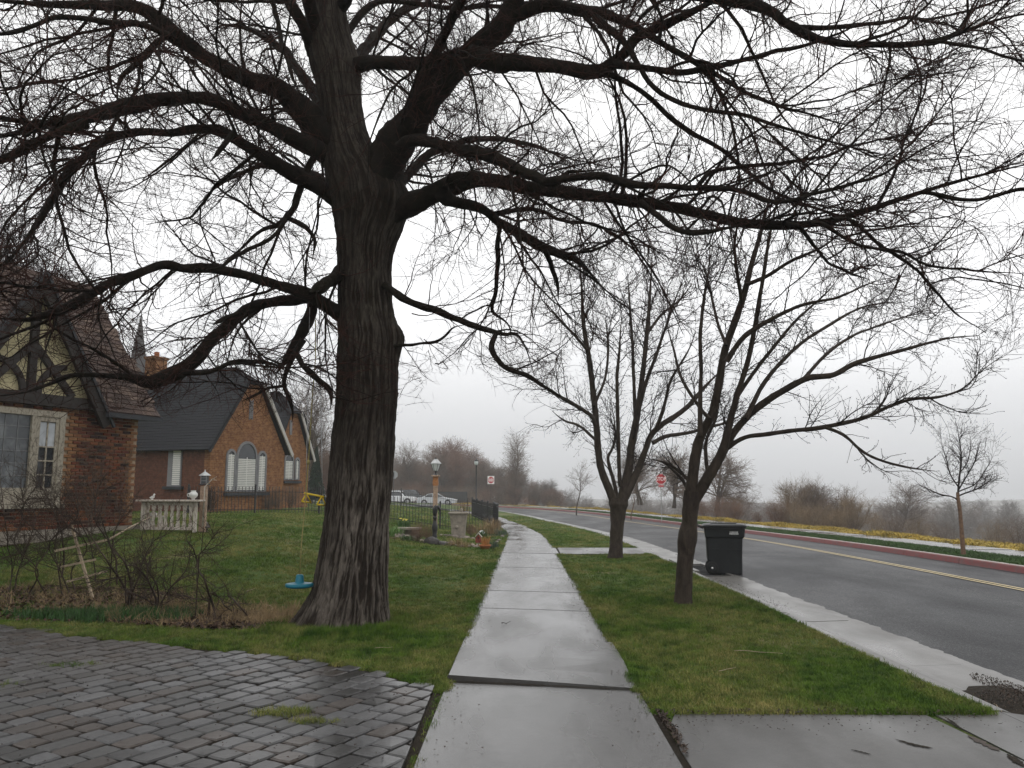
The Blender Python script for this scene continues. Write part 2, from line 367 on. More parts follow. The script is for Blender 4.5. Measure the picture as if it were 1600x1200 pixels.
    M['cedar2']=simple('orange_stained_wood',(.32,.14,.055),.6,.25,14,.2)
    M['lampmetal']=simple('pewter_lamp_metal',(.40,.41,.41),.35,.15,12,0,.5)
    m=NT('frosted_lamp_glass'); m.col((.55,.58,.58)); m.rough(.25); m.spec(.6); M['lampglass']=m.m
    M['terracotta']=simple('terracotta',(.36,.13,.055),.8,.2,10)
    M['rock']=randmat('garden_rock',[(.16,.13,.11),(.22,.18,.15),(.12,.10,.09),(.28,.24,.20)],.75,14,.6).m
    M['darkrock']=simple('dark_rock',(.045,.040,.038),.5,.35,12,.6)
    M['leaf_litter']=randmat('dead_leaf',[(.065,.034,.020),(.04,.022,.014),(.11,.068,.038)],.75,20,.2).m
    m=NT('dead_leaves'); n=m.noise(45,2); m.col(m.mix(m.rng(n,.35,.65),(.012,.008,.006),(.060,.036,.022))); m.rough(.7); M['dleaf']=m.m
    M['plantgreen']=simple('leaf_green',(.035,.085,.022),.55,.4,12)
    M['plantblue']=simple('bluish_leaf',(.055,.085,.065),.6,.3,12)
    M['petal']=simple('daffodil_petal',(.80,.70,.16),.6,.1,12)
    M['redwood']=simple('faded_red_paint',(.20,.045,.035),.7,.3,12)
    M['stick']=simple('pale_bare_wood',(.34,.27,.19),.8,.3,16,.3)
    m=NT('car_paint_white'); m.col((.66,.67,.68)); m.rough(.25); m.b.inputs['Coat Weight'].default_value=.5; M['carwhite']=m.m
    m=NT('car_paint_silver'); m.col((.52,.54,.56)); m.rough(.28); m.b.inputs['Coat Weight'].default_value=.5; M['carsilver']=m.m
    m=NT('car_paint_dark'); m.col((.030,.036,.040)); m.rough(.3); m.b.inputs['Coat Weight'].default_value=.5; M['cardark']=m.m
    M['carglass']=M['glass']; M['hub']=simple('wheel_rim',(.45,.45,.46),.35,.1,10,0,.5)
    M['tail']=simple('red_lamp_lens',(.35,.02,.02),.3,.1,3); M['head']=simple('clear_lamp_lens',(.7,.7,.68),.2,.1,3)
    M['charcoal']=simple('charcoal_wall_board',(.035,.036,.038),.7,.2,3)
    M['spire']=simple('grey_spire_shingle',(.075,.070,.070),.7,.2,6)
mk()
# ================================================================ road centreline and terrain
RC=np.array([(9.5,-40,0),(9.5,-5,0),(9.5,15,0),(9.53,25,-.04),(9.5,33,-.12),(8.95,43,-.22),(7.6,54,-.25),(6.1,66,-.25),(3.9,77,-.22),(.6,87,-.16),(-5,95,-.05),(-14,100.5,.06),(-28,104,.12),(-55,106,.15),(-140,108,.15)],float)
def catmull(Pn,per=12):
    Pn=np.asarray(Pn,float); Q=np.vstack([2*Pn[0]-Pn[1],Pn,2*Pn[-1]-Pn[-2]]); out=[]
    for i in range(1,len(Q)-2):
        t=np.linspace(0,1,per,endpoint=False)[:,None]; a,b,c,d=Q[i-1],Q[i],Q[i+1],Q[i+2]
        out.append(.5*((2*b)+(-a+c)*t+(2*a-5*b+4*c-d)*t**2+(-a+3*b-3*c+d)*t**3))
    out.append(Q[-2][None]); return np.vstack(out)
RCs=catmull(RC,20)
_t=np.gradient(RCs[:,:2],axis=0); _t/=np.linalg.norm(_t,axis=1)[:,None]; RN=np.c_[_t[:,1],-_t[:,0]]  # to the far (right) side
def road_off(x,y):
    x=np.asarray(x,float); y=np.asarray(y,float); sh=x.shape; p=np.c_[x.ravel(),y.ravel()]
    s=np.empty(len(p)); z=np.empty(len(p))
    A=RCs[:-1,:2]; B=RCs[1:,:2]; AB=B-A; L2=(AB**2).sum(1)
    for i0 in range(0,len(p),20000):
        q=p[i0:i0+20000]; ap=q[:,None,:]-A[None]; t=np.clip((ap*AB[None]).sum(2)/L2,0,1)
        d=ap-t[...,None]*AB[None]; dd=(d**2).sum(2); k=dd.argmin(1); r=np.arange(len(q))
        sg=np.sign(AB[k,1]*d[r,k,0]-AB[k,0]*d[r,k,1]); s[i0:i0+20000]=sg*np.sqrt(dd[r,k]); z[i0:i0+20000]=RCs[k,2]+(RCs[k+1,2]-RCs[k,2])*t[r,k]
    return s.reshape(sh),z.reshape(sh)
NEAR=-4.85; NEARK=-5.85; FARK=3.2
def zroad(s,z):  # carriageway surface height: near edge -.12, crown, far side .2 lower
    return z-.12+np.where(s>-1,-.20*sm(s,-1,FARK),0)
def H(x,y):
    x=np.asarray(x,float); y=np.asarray(y,float)
    s,z=road_off(x,y)
    rise=.78*sm(-x,.3,9)*sm(y,9.5,19)*(1-.75*sm(y,48,66))
    near=z*(1-sm(-x,0,7)*(1-sm(y,60,80)))+rise
    near=near+ 20*sm(y,150,330)*sm(-x,5,120) 
    road=zroad(s,z)-.05
    far=z-.17
    far=far-.35*sm(s,6.4,10.5)-5*sm(s,10,26)-8*sm(s,24,110)+ (9+1.5*np.sin(x*.021+1))*sm(s,150,380)
    far=far+ 20*sm(y,150,330)*sm(-x,5,120)
    left=sm(-x,8,24)*sm(y,95,112)     # no valley behind the parked cars
    far=far*(1-left)+(.12+20*sm(y,150,330)*sm(-x,5,120))*left
    h=np.where(s<NEARK+.1,near,0)
    a=sm(s,NEARK+.1,NEARK+.5); b=sm(s,FARK-.15,FARK+.05)
    h=near*(1-a)+road*a; h=h*(1-b)+far*b
    return h
# ================================================================ terrain sheets
def lin(a,b,st): return list(np.arange(a,b-1e-6,st))
gx=lin(-340,-60,14)+lin(-60,-14,1.5)+lin(-14,3.2,.22)+lin(3.2,5.2,.08)+lin(5.2,22,.3)+lin(22,60,2)+lin(60,341,14)
gy=lin(-45,3,4)+lin(3,48,.22)+lin(48,112,.8)+lin(112,450,6.5)
GX,GY=np.meshgrid(np.array(gx),np.array(gy)); GZ=H(GX,GY)
micro=fbm(np.stack([GX*.9,GY*.9,GX*0],-1),3,5)*.02
S0,Z0=road_off(GX,GY)
GZ=GZ+micro*((S0<NEARK-.1)&((GX<-.9)|(GX>1.5))&(GY<90))*sm(GY,8,12)
nx,ny=len(gx),len(gy)
ids=np.arange(nx*ny).reshape(ny,nx)
Q=np.stack([ids[:-1,:-1],ids[:-1,1:],ids[1:,1:],ids[1:,:-1]],-1).reshape(-1,4)
sc=.25*(S0[:-1,:-1]+S0[:-1,1:]+S0[1:,1:]+S0[1:,:-1]).ravel()
xc_=.25*(GX[:-1,:-1]+GX[:-1,1:]+GX[1:,1:]+GX[1:,:-1]).ravel(); yc_=.25*(GY[:-1,:-1]+GY[:-1,1:]+GY[1:,1:]+GY[1:,:-1]).ravel()
VV=np.stack([GX,GY,GZ],-1).reshape(-1,3)
def region(name,mask,mat,label=None):
    q=Q[mask]; u,inv=np.unique(q,return_inverse=True); me=npmesh(name,VV[u],inv.reshape(-1,4)); return tag(link(name,me,None,mat),label,kind='structure')
lawnm=(sc<NEARK+.3)&(yc_<125)
bed=(sc>=NEARK+.3)&(sc<FARK)
vg=(sc>=FARK)&(sc<4.75)&(yc_<125)&(xc_>-8)
yl=(sc>=4.75)&(sc<11)&(yc_<125)&(xc_>-8)
rest=~(lawnm|bed|vg|yl)
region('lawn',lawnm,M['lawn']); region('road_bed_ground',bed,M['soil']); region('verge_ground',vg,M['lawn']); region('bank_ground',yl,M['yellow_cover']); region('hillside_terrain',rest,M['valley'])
# arc-length tools on the road line
seg=np.linalg.norm(np.diff(RCs[:,:2],axis=0),axis=1); AL=np.r_[0,np.cumsum(seg)]
def at_road(l,off):
    l=np.asarray(l,float); x=np.interp(l,AL,RCs[:,0]); y=np.interp(l,AL,RCs[:,1]); z=np.interp(l,AL,RCs[:,2])
    nxx=np.interp(l,AL,RN[:,0]); nyy=np.interp(l,AL,RN[:,1]); return x+nxx*off,y+nyy*off,z
def sweep(l0,l1,step,prof,close=True):
    n=max(2,int(math.ceil((l1-l0)/step))+1); ls=np.linspace(l0,l1,n); k=len(prof); V=np.zeros((n,k,3))
    for j,(o,dz) in enumerate(prof):
        x,y,z=at_road(ls,o); V[:,j]=np.stack([x,y,z+dz],-1)
    I=np.arange(n*k).reshape(n,k); jj=np.arange(k); j2=(jj+1)%k if close else None
    F=[]
    if close:
        for a in range(k):
            b=(a+1)%k; F.append(np.stack([I[:-1,a],I[:-1,b],I[1:,b],I[1:,a]],-1))
        caps=[I[0][None,::-1],I[-1][None]]
        return V.reshape(-1,3),[np.vstack(F)]+caps
    for a in range(k-1): F.append(np.stack([I[:-1,a],I[:-1,a+1],I[1:,a+1],I[1:,a]],-1))
    return V.reshape(-1,3),[np.vstack(F)]
offs=np.linspace(NEAR,FARK+.02,16)
V,F=sweep(0,AL[-1],.8,[(o,float(zroad(np.array(o),0))) for o in offs],False)
V[:,2]+= fbm(V*[.35,.12,0],2,9)*.006
link('road',npmesh('road',V,F),None,M['asphalt'])['kind']='structure'
# double yellow line
def ribbon(name,l0,l1,o,w,lift,mat,parent=None):
    V,F=sweep(l0,l1,.8,[(q,float(zroad(np.array(q),0))+lift) for q in (o-w/2,o,o+w/2)],False); return link(name,npmesh(name,V,F),parent,mat)
rm=wempty('road_marking',(9.5,20,-.2),'double yellow centre line painted along the wet asphalt road','road line')
rm['kind']='structure'
lA=np.interp(3,RCs[:60,1],AL[:60])
for o in (-.11,.11): ribbon('yellow_line',5,AL[-1]-40,o,.10,.010,M['ypaint'],rm)
# near kerb and gutter in poured sections, far kerb painted red
kn=[(NEARK,.0),(NEARK+.14,.0),(NEARK+.20,-.02),(NEARK+.27,-.105),(NEARK+.5,-.125),(NEAR+.01,-.108),(NEAR+.01,-.3),(NEARK,-.3)]
kn=[(a,b+.012) for a,b in kn]
kerb=wempty('kerb_and_gutter',(4,20,0),'pale concrete kerb with wide gutter beside the mown verge','kerb'); kerb['kind']='structure'
lx=lambda y: float(np.interp(y,RCs[:200,1],AL[:200]))
l=lx(6.44); k=0
bounds=[lx(6.44)]+[lx(v) for v in (8.6,11.4,14.3,17.2)]
def ksec(a,b):
    V,F=sweep(a+.006,b-.006,.6,kn); V[:,2]+=random.uniform(-.004,.004)
    link('gutter_section',npmesh('gutter_section',V,F,False),kerb,M['gutter'])
for a,b in zip(bounds[:-1],bounds[1:]): ksec(a,b)
l=lx(20.1)
while l<lx(44): ksec(l,l+3.05); l+=3.05
V,F=sweep(l+.006,AL[-1]-5,.9,kn); link('gutter_section',npmesh('gutter_section',V,F,False),kerb,M['gutter'])
# worn gravel edge strip between gutter and asphalt
def edge_strip():
    pts=[];fs=[];n=900; ls=np.linspace(lx(4),lx(34),n); w=.09+.11*np.abs(fbm(np.stack([ls*3,ls*0,ls*0],-1),4,3))+.10*np.clip(1-(ls-ls[0])/10,0,1)
    x0,y0,z=at_road(ls,NEAR+.01); x1=x0+w; V=np.stack([np.stack([x0,y0,z-.112+.012],-1),np.stack([x1,y0,z-.112+.010],-1)],1).reshape(-1,3)
    I=np.arange(2*n).reshape(n,2); link('gutter_edge_strip',npmesh('gutter_edge_strip',V,np.stack([I[:-1,0],I[:-1,1],I[1:,1],I[1:,0]],-1)),kerb,M['gutter'])
edge_strip()
kf=[(FARK-.26,-.5),(FARK-.26,-.33),(FARK-.23,-.175),(FARK-.21,-.155),(FARK+.17,-.155),(FARK+.18,-.5)]
rk=wempty('red_kerb',(12.7,20,-.3),'red painted no-parking kerb along the far edge of the road','kerb'); rk['kind']='structure'
V,F=sweep(5,lx(20),.8,kf); V2=V
def farkerb(a,b):
    V,F=sweep(a+.008,b-.008,.8,kf[:4]+[(FARK-.21,-.5)]); link('kerb_face',npmesh('kerb_face',V,F,False),rk,M['redkerb'])
    V,F=sweep(a+.008,b-.008,.8,[(FARK-.208,-.5),(FARK-.208,-.150),(FARK-.02,-.150),(FARK-.02,-.5)]); link('kerb_top',npmesh('kerb_top',V,F,False),rk,M['kerbtop'])
l=lx(10)
while l<lx(50): farkerb(l,l+3.2); l+=3.2
farkerb(l,AL[-1]-80)
# far walkway slabs
fw=wempty('far_walkway',(15,30,-.2),'wet pale footpath on the far side of the road beyond the red kerb','footpath'); fw['kind']='structure'
l=lx(8); i=0
while l<AL[-1]-120:
    st=1.8 if l<lx(60) else 8
    V,F=sweep(l+.008,l+st-.008,.9,[(4.72,-.35),(4.72,-.150),(6.42,-.150),(6.42,-.35)]); V[:,2]+=random.uniform(-.006,.006)
    link('slab',npmesh('slab',V,F,False),fw,M['walk']); l+=st
# ---------------- near sidewalk
WC=np.array([(.22,1,0),(.22,5,0),(.28,9,0),(.36,15,0),(.44,22,0),(.53,31,0),(.34,37,0),(-.15,43,0),(-.95,50,0),(-1.7,55,0),(-3.3,61,0),(-6,67,0),(-11,73,0),(-20,78,0)],float)
WCs=catmull(WC,24); wseg=np.linalg.norm(np.diff(WCs[:,:2],axis=0),axis=1); WL=np.r_[0,np.cumsum(wseg)]
_t=np.gradient(WCs[:,:2],axis=0); _t/=np.linalg.norm(_t,axis=1)[:,None]; WN=np.c_[_t[:,1],-_t[:,0]]
def at_walk(l,off): 
    x=np.interp(l,WL,WCs[:,0]); y=np.interp(l,WL,WCs[:,1]); return x+np.interp(l,WL,WN[:,0])*off,y+np.interp(l,WL,WN[:,1])*off
def walk_off(x,y):   # signed distance to the sidewalk centre line
    sh=np.shape(x); p=np.c_[np.ravel(x),np.ravel(y)]; o=np.empty(len(p)); Wp=WCs[:,:2]
    for i0 in range(0,len(p),20000):
        q=p[i0:i0+20000]; d=((q[:,None]-Wp[None])**2).sum(2); k=d.argmin(1); v=q-Wp[k]; o[i0:i0+20000]=(v*WN[k]).sum(1)
    return o.reshape(sh)
HW=.83; SKEW=.34
sw=wempty('sidewalk',(.3,10,0),'wet grey concrete sidewalk running from the viewer past the big tree','sidewalk'); sw['kind']='structure'
joints=[2.1,4.2-.0]; ylist=[1.0,3.1,5.15-5.15+5.12,7.2,9.3,11.6,13.6,15.7,17.8,19.9,22.0,24.2,26.3,28.4,30.5]
ls=[float(np.interp(v,WCs[:,1],WL)) for v in ylist]
while ls[-1]<WL[-1]-3: ls.append(ls[-1]+2.1)
ls[2]=None; ls=[v for v in ls if v is not None]
def slab(a,b,idx):
    g=.011; n=4; lvs=np.linspace(a+g,b-g,n+1); dz=random.uniform(-.004,.004); ta=tb=0
    if idx==2: ta,tb=.036,.006
    vs=[];fs=[]
    hw=HW
    rows=[]
    for j,lv in enumerate(lvs):
        t=j/n; z0=float(H(*at_walk(lv,0)))
        top=z0+.022+dz+ta*(1-t)+tb*t
        for o,zz in((-hw,z0-.12),(-hw,top-.012),(-hw+.012,top),(0,top+.002),(hw-.012,top),(hw,top-.012),(hw,z0-.12)):
            zz=zz+(-.030*(o+hw)/(2*hw) if idx==2 and zz>z0 and j<n/2 else 0)
            sk=SKEW*o/(2*hw); wd=(-.05*(hw-o)/(2*hw) if (idx==1 and j==n) else 0); x,y=at_walk(max(lv-sk+wd,0),o); vs.append((x,y,zz))
    for j in range(n):
        for c in range(6): fs.append((j*7+c,j*7+c+1,(j+1)*7+c+1,(j+1)*7+c))
    fs.append(tuple(range(6,-1,-1))); fs.append(tuple(n*7+c for c in range(7)))
    me=bpy.data.meshes.new('slab'); me.from_pydata(vs,[],fs); link('slab',me,sw,M['walk'])
for i,(a,b) in enumerate(zip(ls[:-1],ls[1:])):
    slab(a+(.012 if i==2 else 0),b-(.012 if i==1 else 0),i)
# soil strip just under the slabs so that joints read dark
V=[];F=[]
lv=np.linspace(0,WL[-1],160)
for v in lv:
    for o in(-HW-.05,HW+.05): x,y=at_walk(v,o); V.append((x,y,float(H(x,y))+.006))
F=[(2*i,2*i+1,2*i+3,2*i+2) for i in range(159)]
link('joint_soil',npmesh('joint_soil',V,F),sw,M['soil'])
# ---------------- driveway on the right
dw=wempty('driveway',(2.3,5,0),'concrete driveway apron crossing the verge to the road','driveway'); dw['kind']='structure'
def flatslab(name,poly,top,mat,par,thick=.15,name2=None):
    mb=MB(); n=len(poly); tops=[(x,y,top(x,y)) for x,y in poly]; bots=[(x,y,top(x,y)-thick) for x,y in poly]
    mb.add(tops+bots,[tuple(range(n))]+[tuple(range(2*n-1,n-1,-1))]+[(i,i+n,(i+1)%n+n,(i+1)%n) for i in range(n)]); return mb.build(name,mat,par)
flatslab('slab',[(1.075,-3),(3.36,-3),(3.20,5.3),(3.12,6.30),(1.24,6.36),(1.16,6.1),(1.10,5.5)],lambda x,y:.016,M['drive'],dw)
flatslab('slab',[(3.385,-3),(3.735,-3),(3.735,6.40),(3.2,6.33),(3.225,5.3)],lambda x,y:.014,M['drive'],dw)
flatslab('apron',[(3.74,-3),(4.64,-3),(4.64,6.40),(3.74,6.40)],lambda x,y:.014-.118*(x-3.74)/.9,M['drive'],dw)
# leaf-filled joint and crack lines, thin soil sheets lying in hollows
def soil_patch(pts,w,name,par,mat,z=.021,seed=0):
    r=random.Random(seed); pts=[Vector((*p,0)) for p in pts]; V=[];F=[]; n=22
    for i in range(n+1):
        t=i/n*(len(pts)-1); k=min(int(t),len(pts)-2); p=pts[k].lerp(pts[k+1],t-k); d=(pts[k+1]-pts[k]).normalized(); q=Vector((-d.y,d.x,0))
        ww=w*math.sin(math.pi*min(max(i/n,.02),.98))**.6*(.5+r.random()*.8)
        V+= [tuple(p+q*ww+Vector((0,0,z))),tuple(p-q*ww*(.6+.5*r.random())+Vector((0,0,z)))]
    F=[(2*i,2*i+1,2*i+3,2*i+2) for i in range(n)]; link(name,npmesh(name,V,F),par,mat)
soil_patch([(-.60,7.335),(.25,7.165),(1.04,7.005)],.022,'joint_dirt',sw,M['soil'],.031,9)  # joint soil that also paints the shaded gap at the raised slab dark
soil_patch([G(1480,1126),G(1505,1145)],.012,'joint_dirt',dw,M['soil'],.0205,1)
soil_patch([G(1512,1153),G(1540,1168),G(1562,1178)],.035,'joint_dirt',dw,M['dleaf'],.0205,2)
soil_patch([G(1574,1183),G(1600,1203)],.03,'joint_dirt',dw,M['soil'],.0205,3)
soil_patch([G(1400,1160),G(1430,1169),G(1458,1174)],.022,'crack',dw,M['soil'],.0205,4)
soil_patch([G(1330,1176),G(1362,1184)],.012,'crack',dw,M['soil'],.0205,5)
# service strip of concrete crossing the verge
flatslab('crossing_slab',[(1.30,21.7),(3.66,21.7),(3.66,24.2),(1.35,24.2)],lambda x,y:float(H(1.35,y))+.024,M['drive'],dw,.1)
# ---------------- block-paved drive on the left
PB=[(-.70,3.0),(-.70,7.15),(-.95,7.45),(-1.24,7.78),(-1.91,8.23),(-2.67,8.64),(-3.72,9.05),(-5.07,9.62),(-6.44,10.37),(-8.2,11.2)]
pbx=np.array([-p[0] for p in PB[1:]]); pby=np.array([p[1] for p in PB[1:]])
def paved_limit(x): return np.interp(-x,pbx,pby)
pv=wempty('paved_drive',(-3,7,0),'block-paved drive of worn grey and brown stone pavers','driveway'); pv['kind']='structure'
V=[];F=[]; xs_=np.linspace(-8.2,-.60,40)
for x in xs_:
    V+=[(x,2.6,.004),(x,float(paved_limit(x))+.03,float(H(x,paved_limit(x)))+.006)]
link('bedding_soil',npmesh('bedding_soil',V,[(2*i,2*i+2,2*i+3,2*i+1) for i in range(39)]),pv,M['soil'])
def paver_mesh(L,Wd,seed,name='paver'):
    r=random.Random(seed); mb=MB(); l,w=L/2-.0065,Wd/2-.0065; vs=[]
    def ring(ix,z,j):
        pts=[(-l+ix,-w+ix),(0,-w+ix),(l-ix,-w+ix),(l-ix,0),(l-ix,w-ix),(0,w-ix),(-l+ix,w-ix),(-l+ix,0)]
        c=.007
        out=[]
        for k,(a,b) in enumerate(pts):
            if k%2==0: a*=1-c/abs(l); b*=1-c/abs(w)
            out.append((a+r.uniform(-j,j),b+r.uniform(-j,j),z+r.uniform(-j,j)*.4))
        return out
    vs=ring(0,-.02,.002)+ring(0,.018,.003)+ring(.010,.027,.003)+[(0,0,.029)]
    fs=[]
    for a in(0,8):
        for k in range(8): k2=(k+1)%8; fs.append((a+k,a+k2,a+8+k2,a+8+k))
    for k in range(8): fs.append((16+k,16+(k+1)%8,24))
    return vs,fs
PM={}
for li,L in enumerate((.185,.230,.295)):
    for v in range(3):
        vs,fs=paver_mesh(L,.188,li*7+v); me=bpy.data.meshes.new('paver'); me.from_pydata(vs,[],fs); me.materials.append(M['paver']); PM[(li,v)]=(me,vs,fs)
PA=R(61); ca,sa=math.cos(PA),math.sin(PA)
plist=[]; row=-60
for row in range(-60,80):
    w=row*.191; u=-12+random.uniform(0,.2)
    while u<16:
        li=random.choice((0,0,1,1,1,2)); L=(.185,.230,.295)[li]; uc=u+L/2; u+=L+.003
        x=uc*ca-w*sa-3; y=uc*sa+w*ca+6
        if x>-.56 or x<-8 or y<3.1 or y>paved_limit(x)-.06: continue
        # edge row cut short of the sidewalk
        plist.append((x,y,li,math.hypot(x,y)))
plist.sort(key=lambda t:t[3]+ (100 if (abs(t[0])>.68*t[1] or t[1]<4.9) else 0))
joined=MB()
for k,(x,y,li,d) in enumerate(plist):
    me,vs,fs=PM[(li,random.randrange(3))]; z=float(H(x,y))+random.uniform(-.004,.005)-.010*math.exp(-((x+2.2)**2+(y-6.6)**2)/1.2)
    rz=PA+random.uniform(-.02,.02)+ (math.pi if random.random()<.5 else 0); tx,ty=random.uniform(-.012,.012),random.uniform(-.012,.012)
    if k<300 and x<-.86: link('paver',me,pv,None,(x,y,z),(tx,ty,rz))
    else:
        Mx=Matrix.Translation((x,y,z))@Matrix.Rotation(rz,4,'Z')@Matrix.Rotation(tx,4,'X')@Matrix.Rotation(ty,4,'Y')
        joined.add([(min(q.x,-.668),q.y,q.z) for q in (Mx@Vector(v) for v in vs)],fs)
# the joined rest gets its per-stone colour from an island value
m=M['paver'].copy(); m.name='paver_stone_joined'
for nd in m.node_tree.nodes:
    if nd.type=='OBJECT_INFO':
        gi=m.node_tree.nodes.new('ShaderNodeNewGeometry')
        for lk in list(nd.outputs['Random'].links): m.node_tree.links.new(gi.outputs['Random Per Island'],lk.to_socket)
tag(joined.build('pavers_far',m,pv,fix=False),kind='stuff')
def island(mat):
    m=mat.copy(); m.name=mat.name+'_joined'
    for nd in list(m.node_tree.nodes):
        if nd.type=='OBJECT_INFO':
            gi=m.node_tree.nodes.new('ShaderNodeNewGeometry')
            for lk in list(nd.outputs['Random'].links): m.node_tree.links.new(gi.outputs['Random Per Island'],lk.to_socket)
    return m
for k in('brick','shingle','rock','leaf_litter','brick_orange'): M[k+'_j']=island(M[k])
# storm drain in the gutter
sdn=wempty('storm_drain',(4.2,18.6,-.1),'black storm drain inlet let into the gutter behind the slimmer street tree','storm drain')
mb=MB(); 
for bx in ((3.90,18.62,-.09,.10,2.82,.2),(4.66,18.62,-.14,.08,2.82,.1)): mb.box(bx[:3],bx[3:])
mb.box((3.71,18.62,-.10),(.12,2.86,.235)); mb.box((4.28,17.24,-.14),(.68,.06,.08)); mb.box((4.28,20.02,-.14),(.68,.06,.08)); mb.build('frame',M['gutter'],sdn)
mb=MB(); mb.box((4.28,18.62,-.175),(.68,2.7,.02)); mb.build('dark_void_plate',M['iron'],sdn)  # shallow black plate painted as the unlit void under the bars
for i in range(9): mb=MB(); mb.box((0,0,0),(.66,.035,.03)); mb.build('bar',M['iron'],sdn,loc=(4.28,17.45+i*.29,-.145))
# parking area beyond the far lane
tag(flatslab('parking_lot',[(-60,71),(-12,70),(-7.5,80),(-9,92),(-16,97),(-60,102)],lambda x,y:float(.16-.1*sm(x,-30,-8))+.12,M['asphalt'],None,.3),kind='structure')
bpy.data.objects['parking_lot'].location.z=-.06
# ================================================================ bare trees
def tubes(Pn,Rd,S):
    """Pn (N,K,3), Rd (N,K) -> verts, quads : N tapered tubes with S sides"""
    N,K,_=Pn.shape
    T=np.empty_like(Pn); T[:,1:-1]=Pn[:,2:]-Pn[:,:-2]; T[:,0]=Pn[:,1]-Pn[:,0]; T[:,-1]=Pn[:,-1]-Pn[:,-2]
    T/=np.linalg.norm(T,axis=2)[...,None]+1e-9
    ref=np.where(np.abs(T[:,:1,2:3])>.8,np.array([1.,0,0]),np.array([0,0,1.]))
    ref=np.repeat(ref,K,1)
    A=np.cross(T,ref); A/=np.linalg.norm(A,axis=2)[...,None]+1e-9
    # keep frames continuous
    for k in range(1,K):
        a=A[:,k-1]-(A[:,k-1]*T[:,k]).sum(1)[:,None]*T[:,k]; n=np.linalg.norm(a,axis=1)[:,None]; A[:,k]=np.where(n>1e-3,a/(n+1e-9),A[:,k])
    B=np.cross(T,A); an=np.linspace(0,2*math.pi,S,endpoint=False)
    V=Pn[:,:,None,:]+Rd[:,:,None,None]*(A[:,:,None,:]*np.cos(an)[None,None,:,None]+B[:,:,None,:]*np.sin(an)[None,None,:,None])
    I=np.arange(N*K*S).reshape(N,K,S); J=np.roll(I,-1,axis=2)
    F=np.stack([I[:,:-1],J[:,:-1],J[:,1:],I[:,1:]],-1).reshape(-1,4)
    return V.reshape(-1,3),F
def nrm(a): return a/(np.linalg.norm(a,axis=-1)[...,None]+1e-9)
def grow(Pn,Rd,n,t0,t1,l0,l1,a0,a1,K,wander,trop,r0,r1,rmax=.7,g=rng,len_by_t=0,bias=None,planar=None,updir=None):
    """n children on N parents: start anywhere in [t0,t1] of the parent, leave it at a0..a1 degrees, wander, lean by trop*z"""
    N,Kp,_=Pn.shape; L=np.linalg.norm(np.diff(Pn,axis=1),axis=2).sum(1); w=L/L.sum() if bias is None else L*bias/(L*bias).sum()
    par=g.choice(N,n,p=w); t=g.uniform(t0,t1,n)*(Kp-1); k=np.minimum(t.astype(int),Kp-2); f=(t-k)[:,None]
    p0=Pn[par,k]*(1-f)+Pn[par,k+1]*f; tan=nrm(Pn[par,k+1]-Pn[par,k]); pr=Rd[par,k]*(1-f[:,0])+Rd[par,k+1]*f[:,0]
    q=nrm(np.cross(tan,g.normal(size=(n,3)))); 
    if planar is not None: q=nrm(q*np.array(planar)); q=nrm(q-(q*tan).sum(1)[:,None]*tan)
    if updir is not None: q=nrm(q+np.array([0,0,updir])); q=nrm(q-(q*tan).sum(1)[:,None]*tan)
    a=np.radians(g.uniform(a0,a1,n))[:,None]; d=tan*np.cos(a)+q*np.sin(a)
    ln=g.uniform(l0,l1,n)*(1-len_by_t*(t/(Kp-1)-t0)/(t1-t0+1e-6)); st=ln/(K-1)
    out=np.empty((n,K,3)); out[:,0]=p0; cur=p0
    tr=np.broadcast_to(np.asarray(trop,float),(n,)) if np.ndim(trop)<=1 else trop
    cv=g.normal(size=(n,3))*wander*.35
    for j in range(1,K):
        d=nrm(d+g.normal(size=(n,3))*wander+cv+np.c_[np.zeros(n),np.zeros(n),tr]); cur=cur+d*st[:,None]; out[:,j]=cur
    rs=np.minimum(r0*ln/((l0+l1)/2),pr*rmax); rr=rs[:,None]*(1-np.linspace(0,1,K)[None,:])+np.minimum(r1,rs)[:,None]*np.linspace(0,1,K)[None,:]
    return out,rr
def resample(pts,n):
    pts=np.asarray(pts,float); c=catmull(pts,10); s=np.r_[0,np.cumsum(np.linalg.norm(np.diff(c[:,:3],axis=0),axis=1))]; t=np.linspace(0,s[-1],n)
    return np.stack([np.interp(t,s,c[:,i]) for i in range(c.shape[1])],-1)
def wob(P3,amp,freq,seed):
    P3=P3.copy(); o=np.stack([fbm(P3*freq+7*k+seed,2,k) for k in range(3)],-1); e=np.sin(np.linspace(0,math.pi,len(P3)))[:,None]; P3+=o*amp*e; return P3

# ---------------- the big tree
D0=10.35
bt=wempty('shade_tree',(*G(540,975),0),'huge bare shade tree with furrowed trunk beside the sidewalk','tree')
prof=[(1010,448,612),(985,463,607),(960,478,604),(930,490,603),(900,497,602),(850,505,603),(800,512,606),(700,521,612),(600,529,619),(560,530,619),(528,531,619),(500,530,615),(467,530,611),(400,528,613),(350,525,630),(310,517,640),(280,511,626),(255,507,604),(230,506,586),(200,505,573),(150,497,563),(100,484,562),(50,478,548),(0,478,538),(-80,480,530),(-200,487,518),(-330,495,513)]
def trunk_axis():
    out=[]
    for y,xl,xr in prof:
        x,yy,z=P((xl+xr)/2,y,D0); out.append((x,D0,z,(xr-xl)/2/FPX*D0*1.01))
    return np.array(out)
TA=trunk_axis(); TA=resample(TA,640)
nA=280; an=np.linspace(0,2*math.pi,nA,endpoint=False)
cx,sxn=np.cos(an),np.sin(an)
rad=np.repeat(TA[:,3:4],nA,1)
h=TA[:,2]
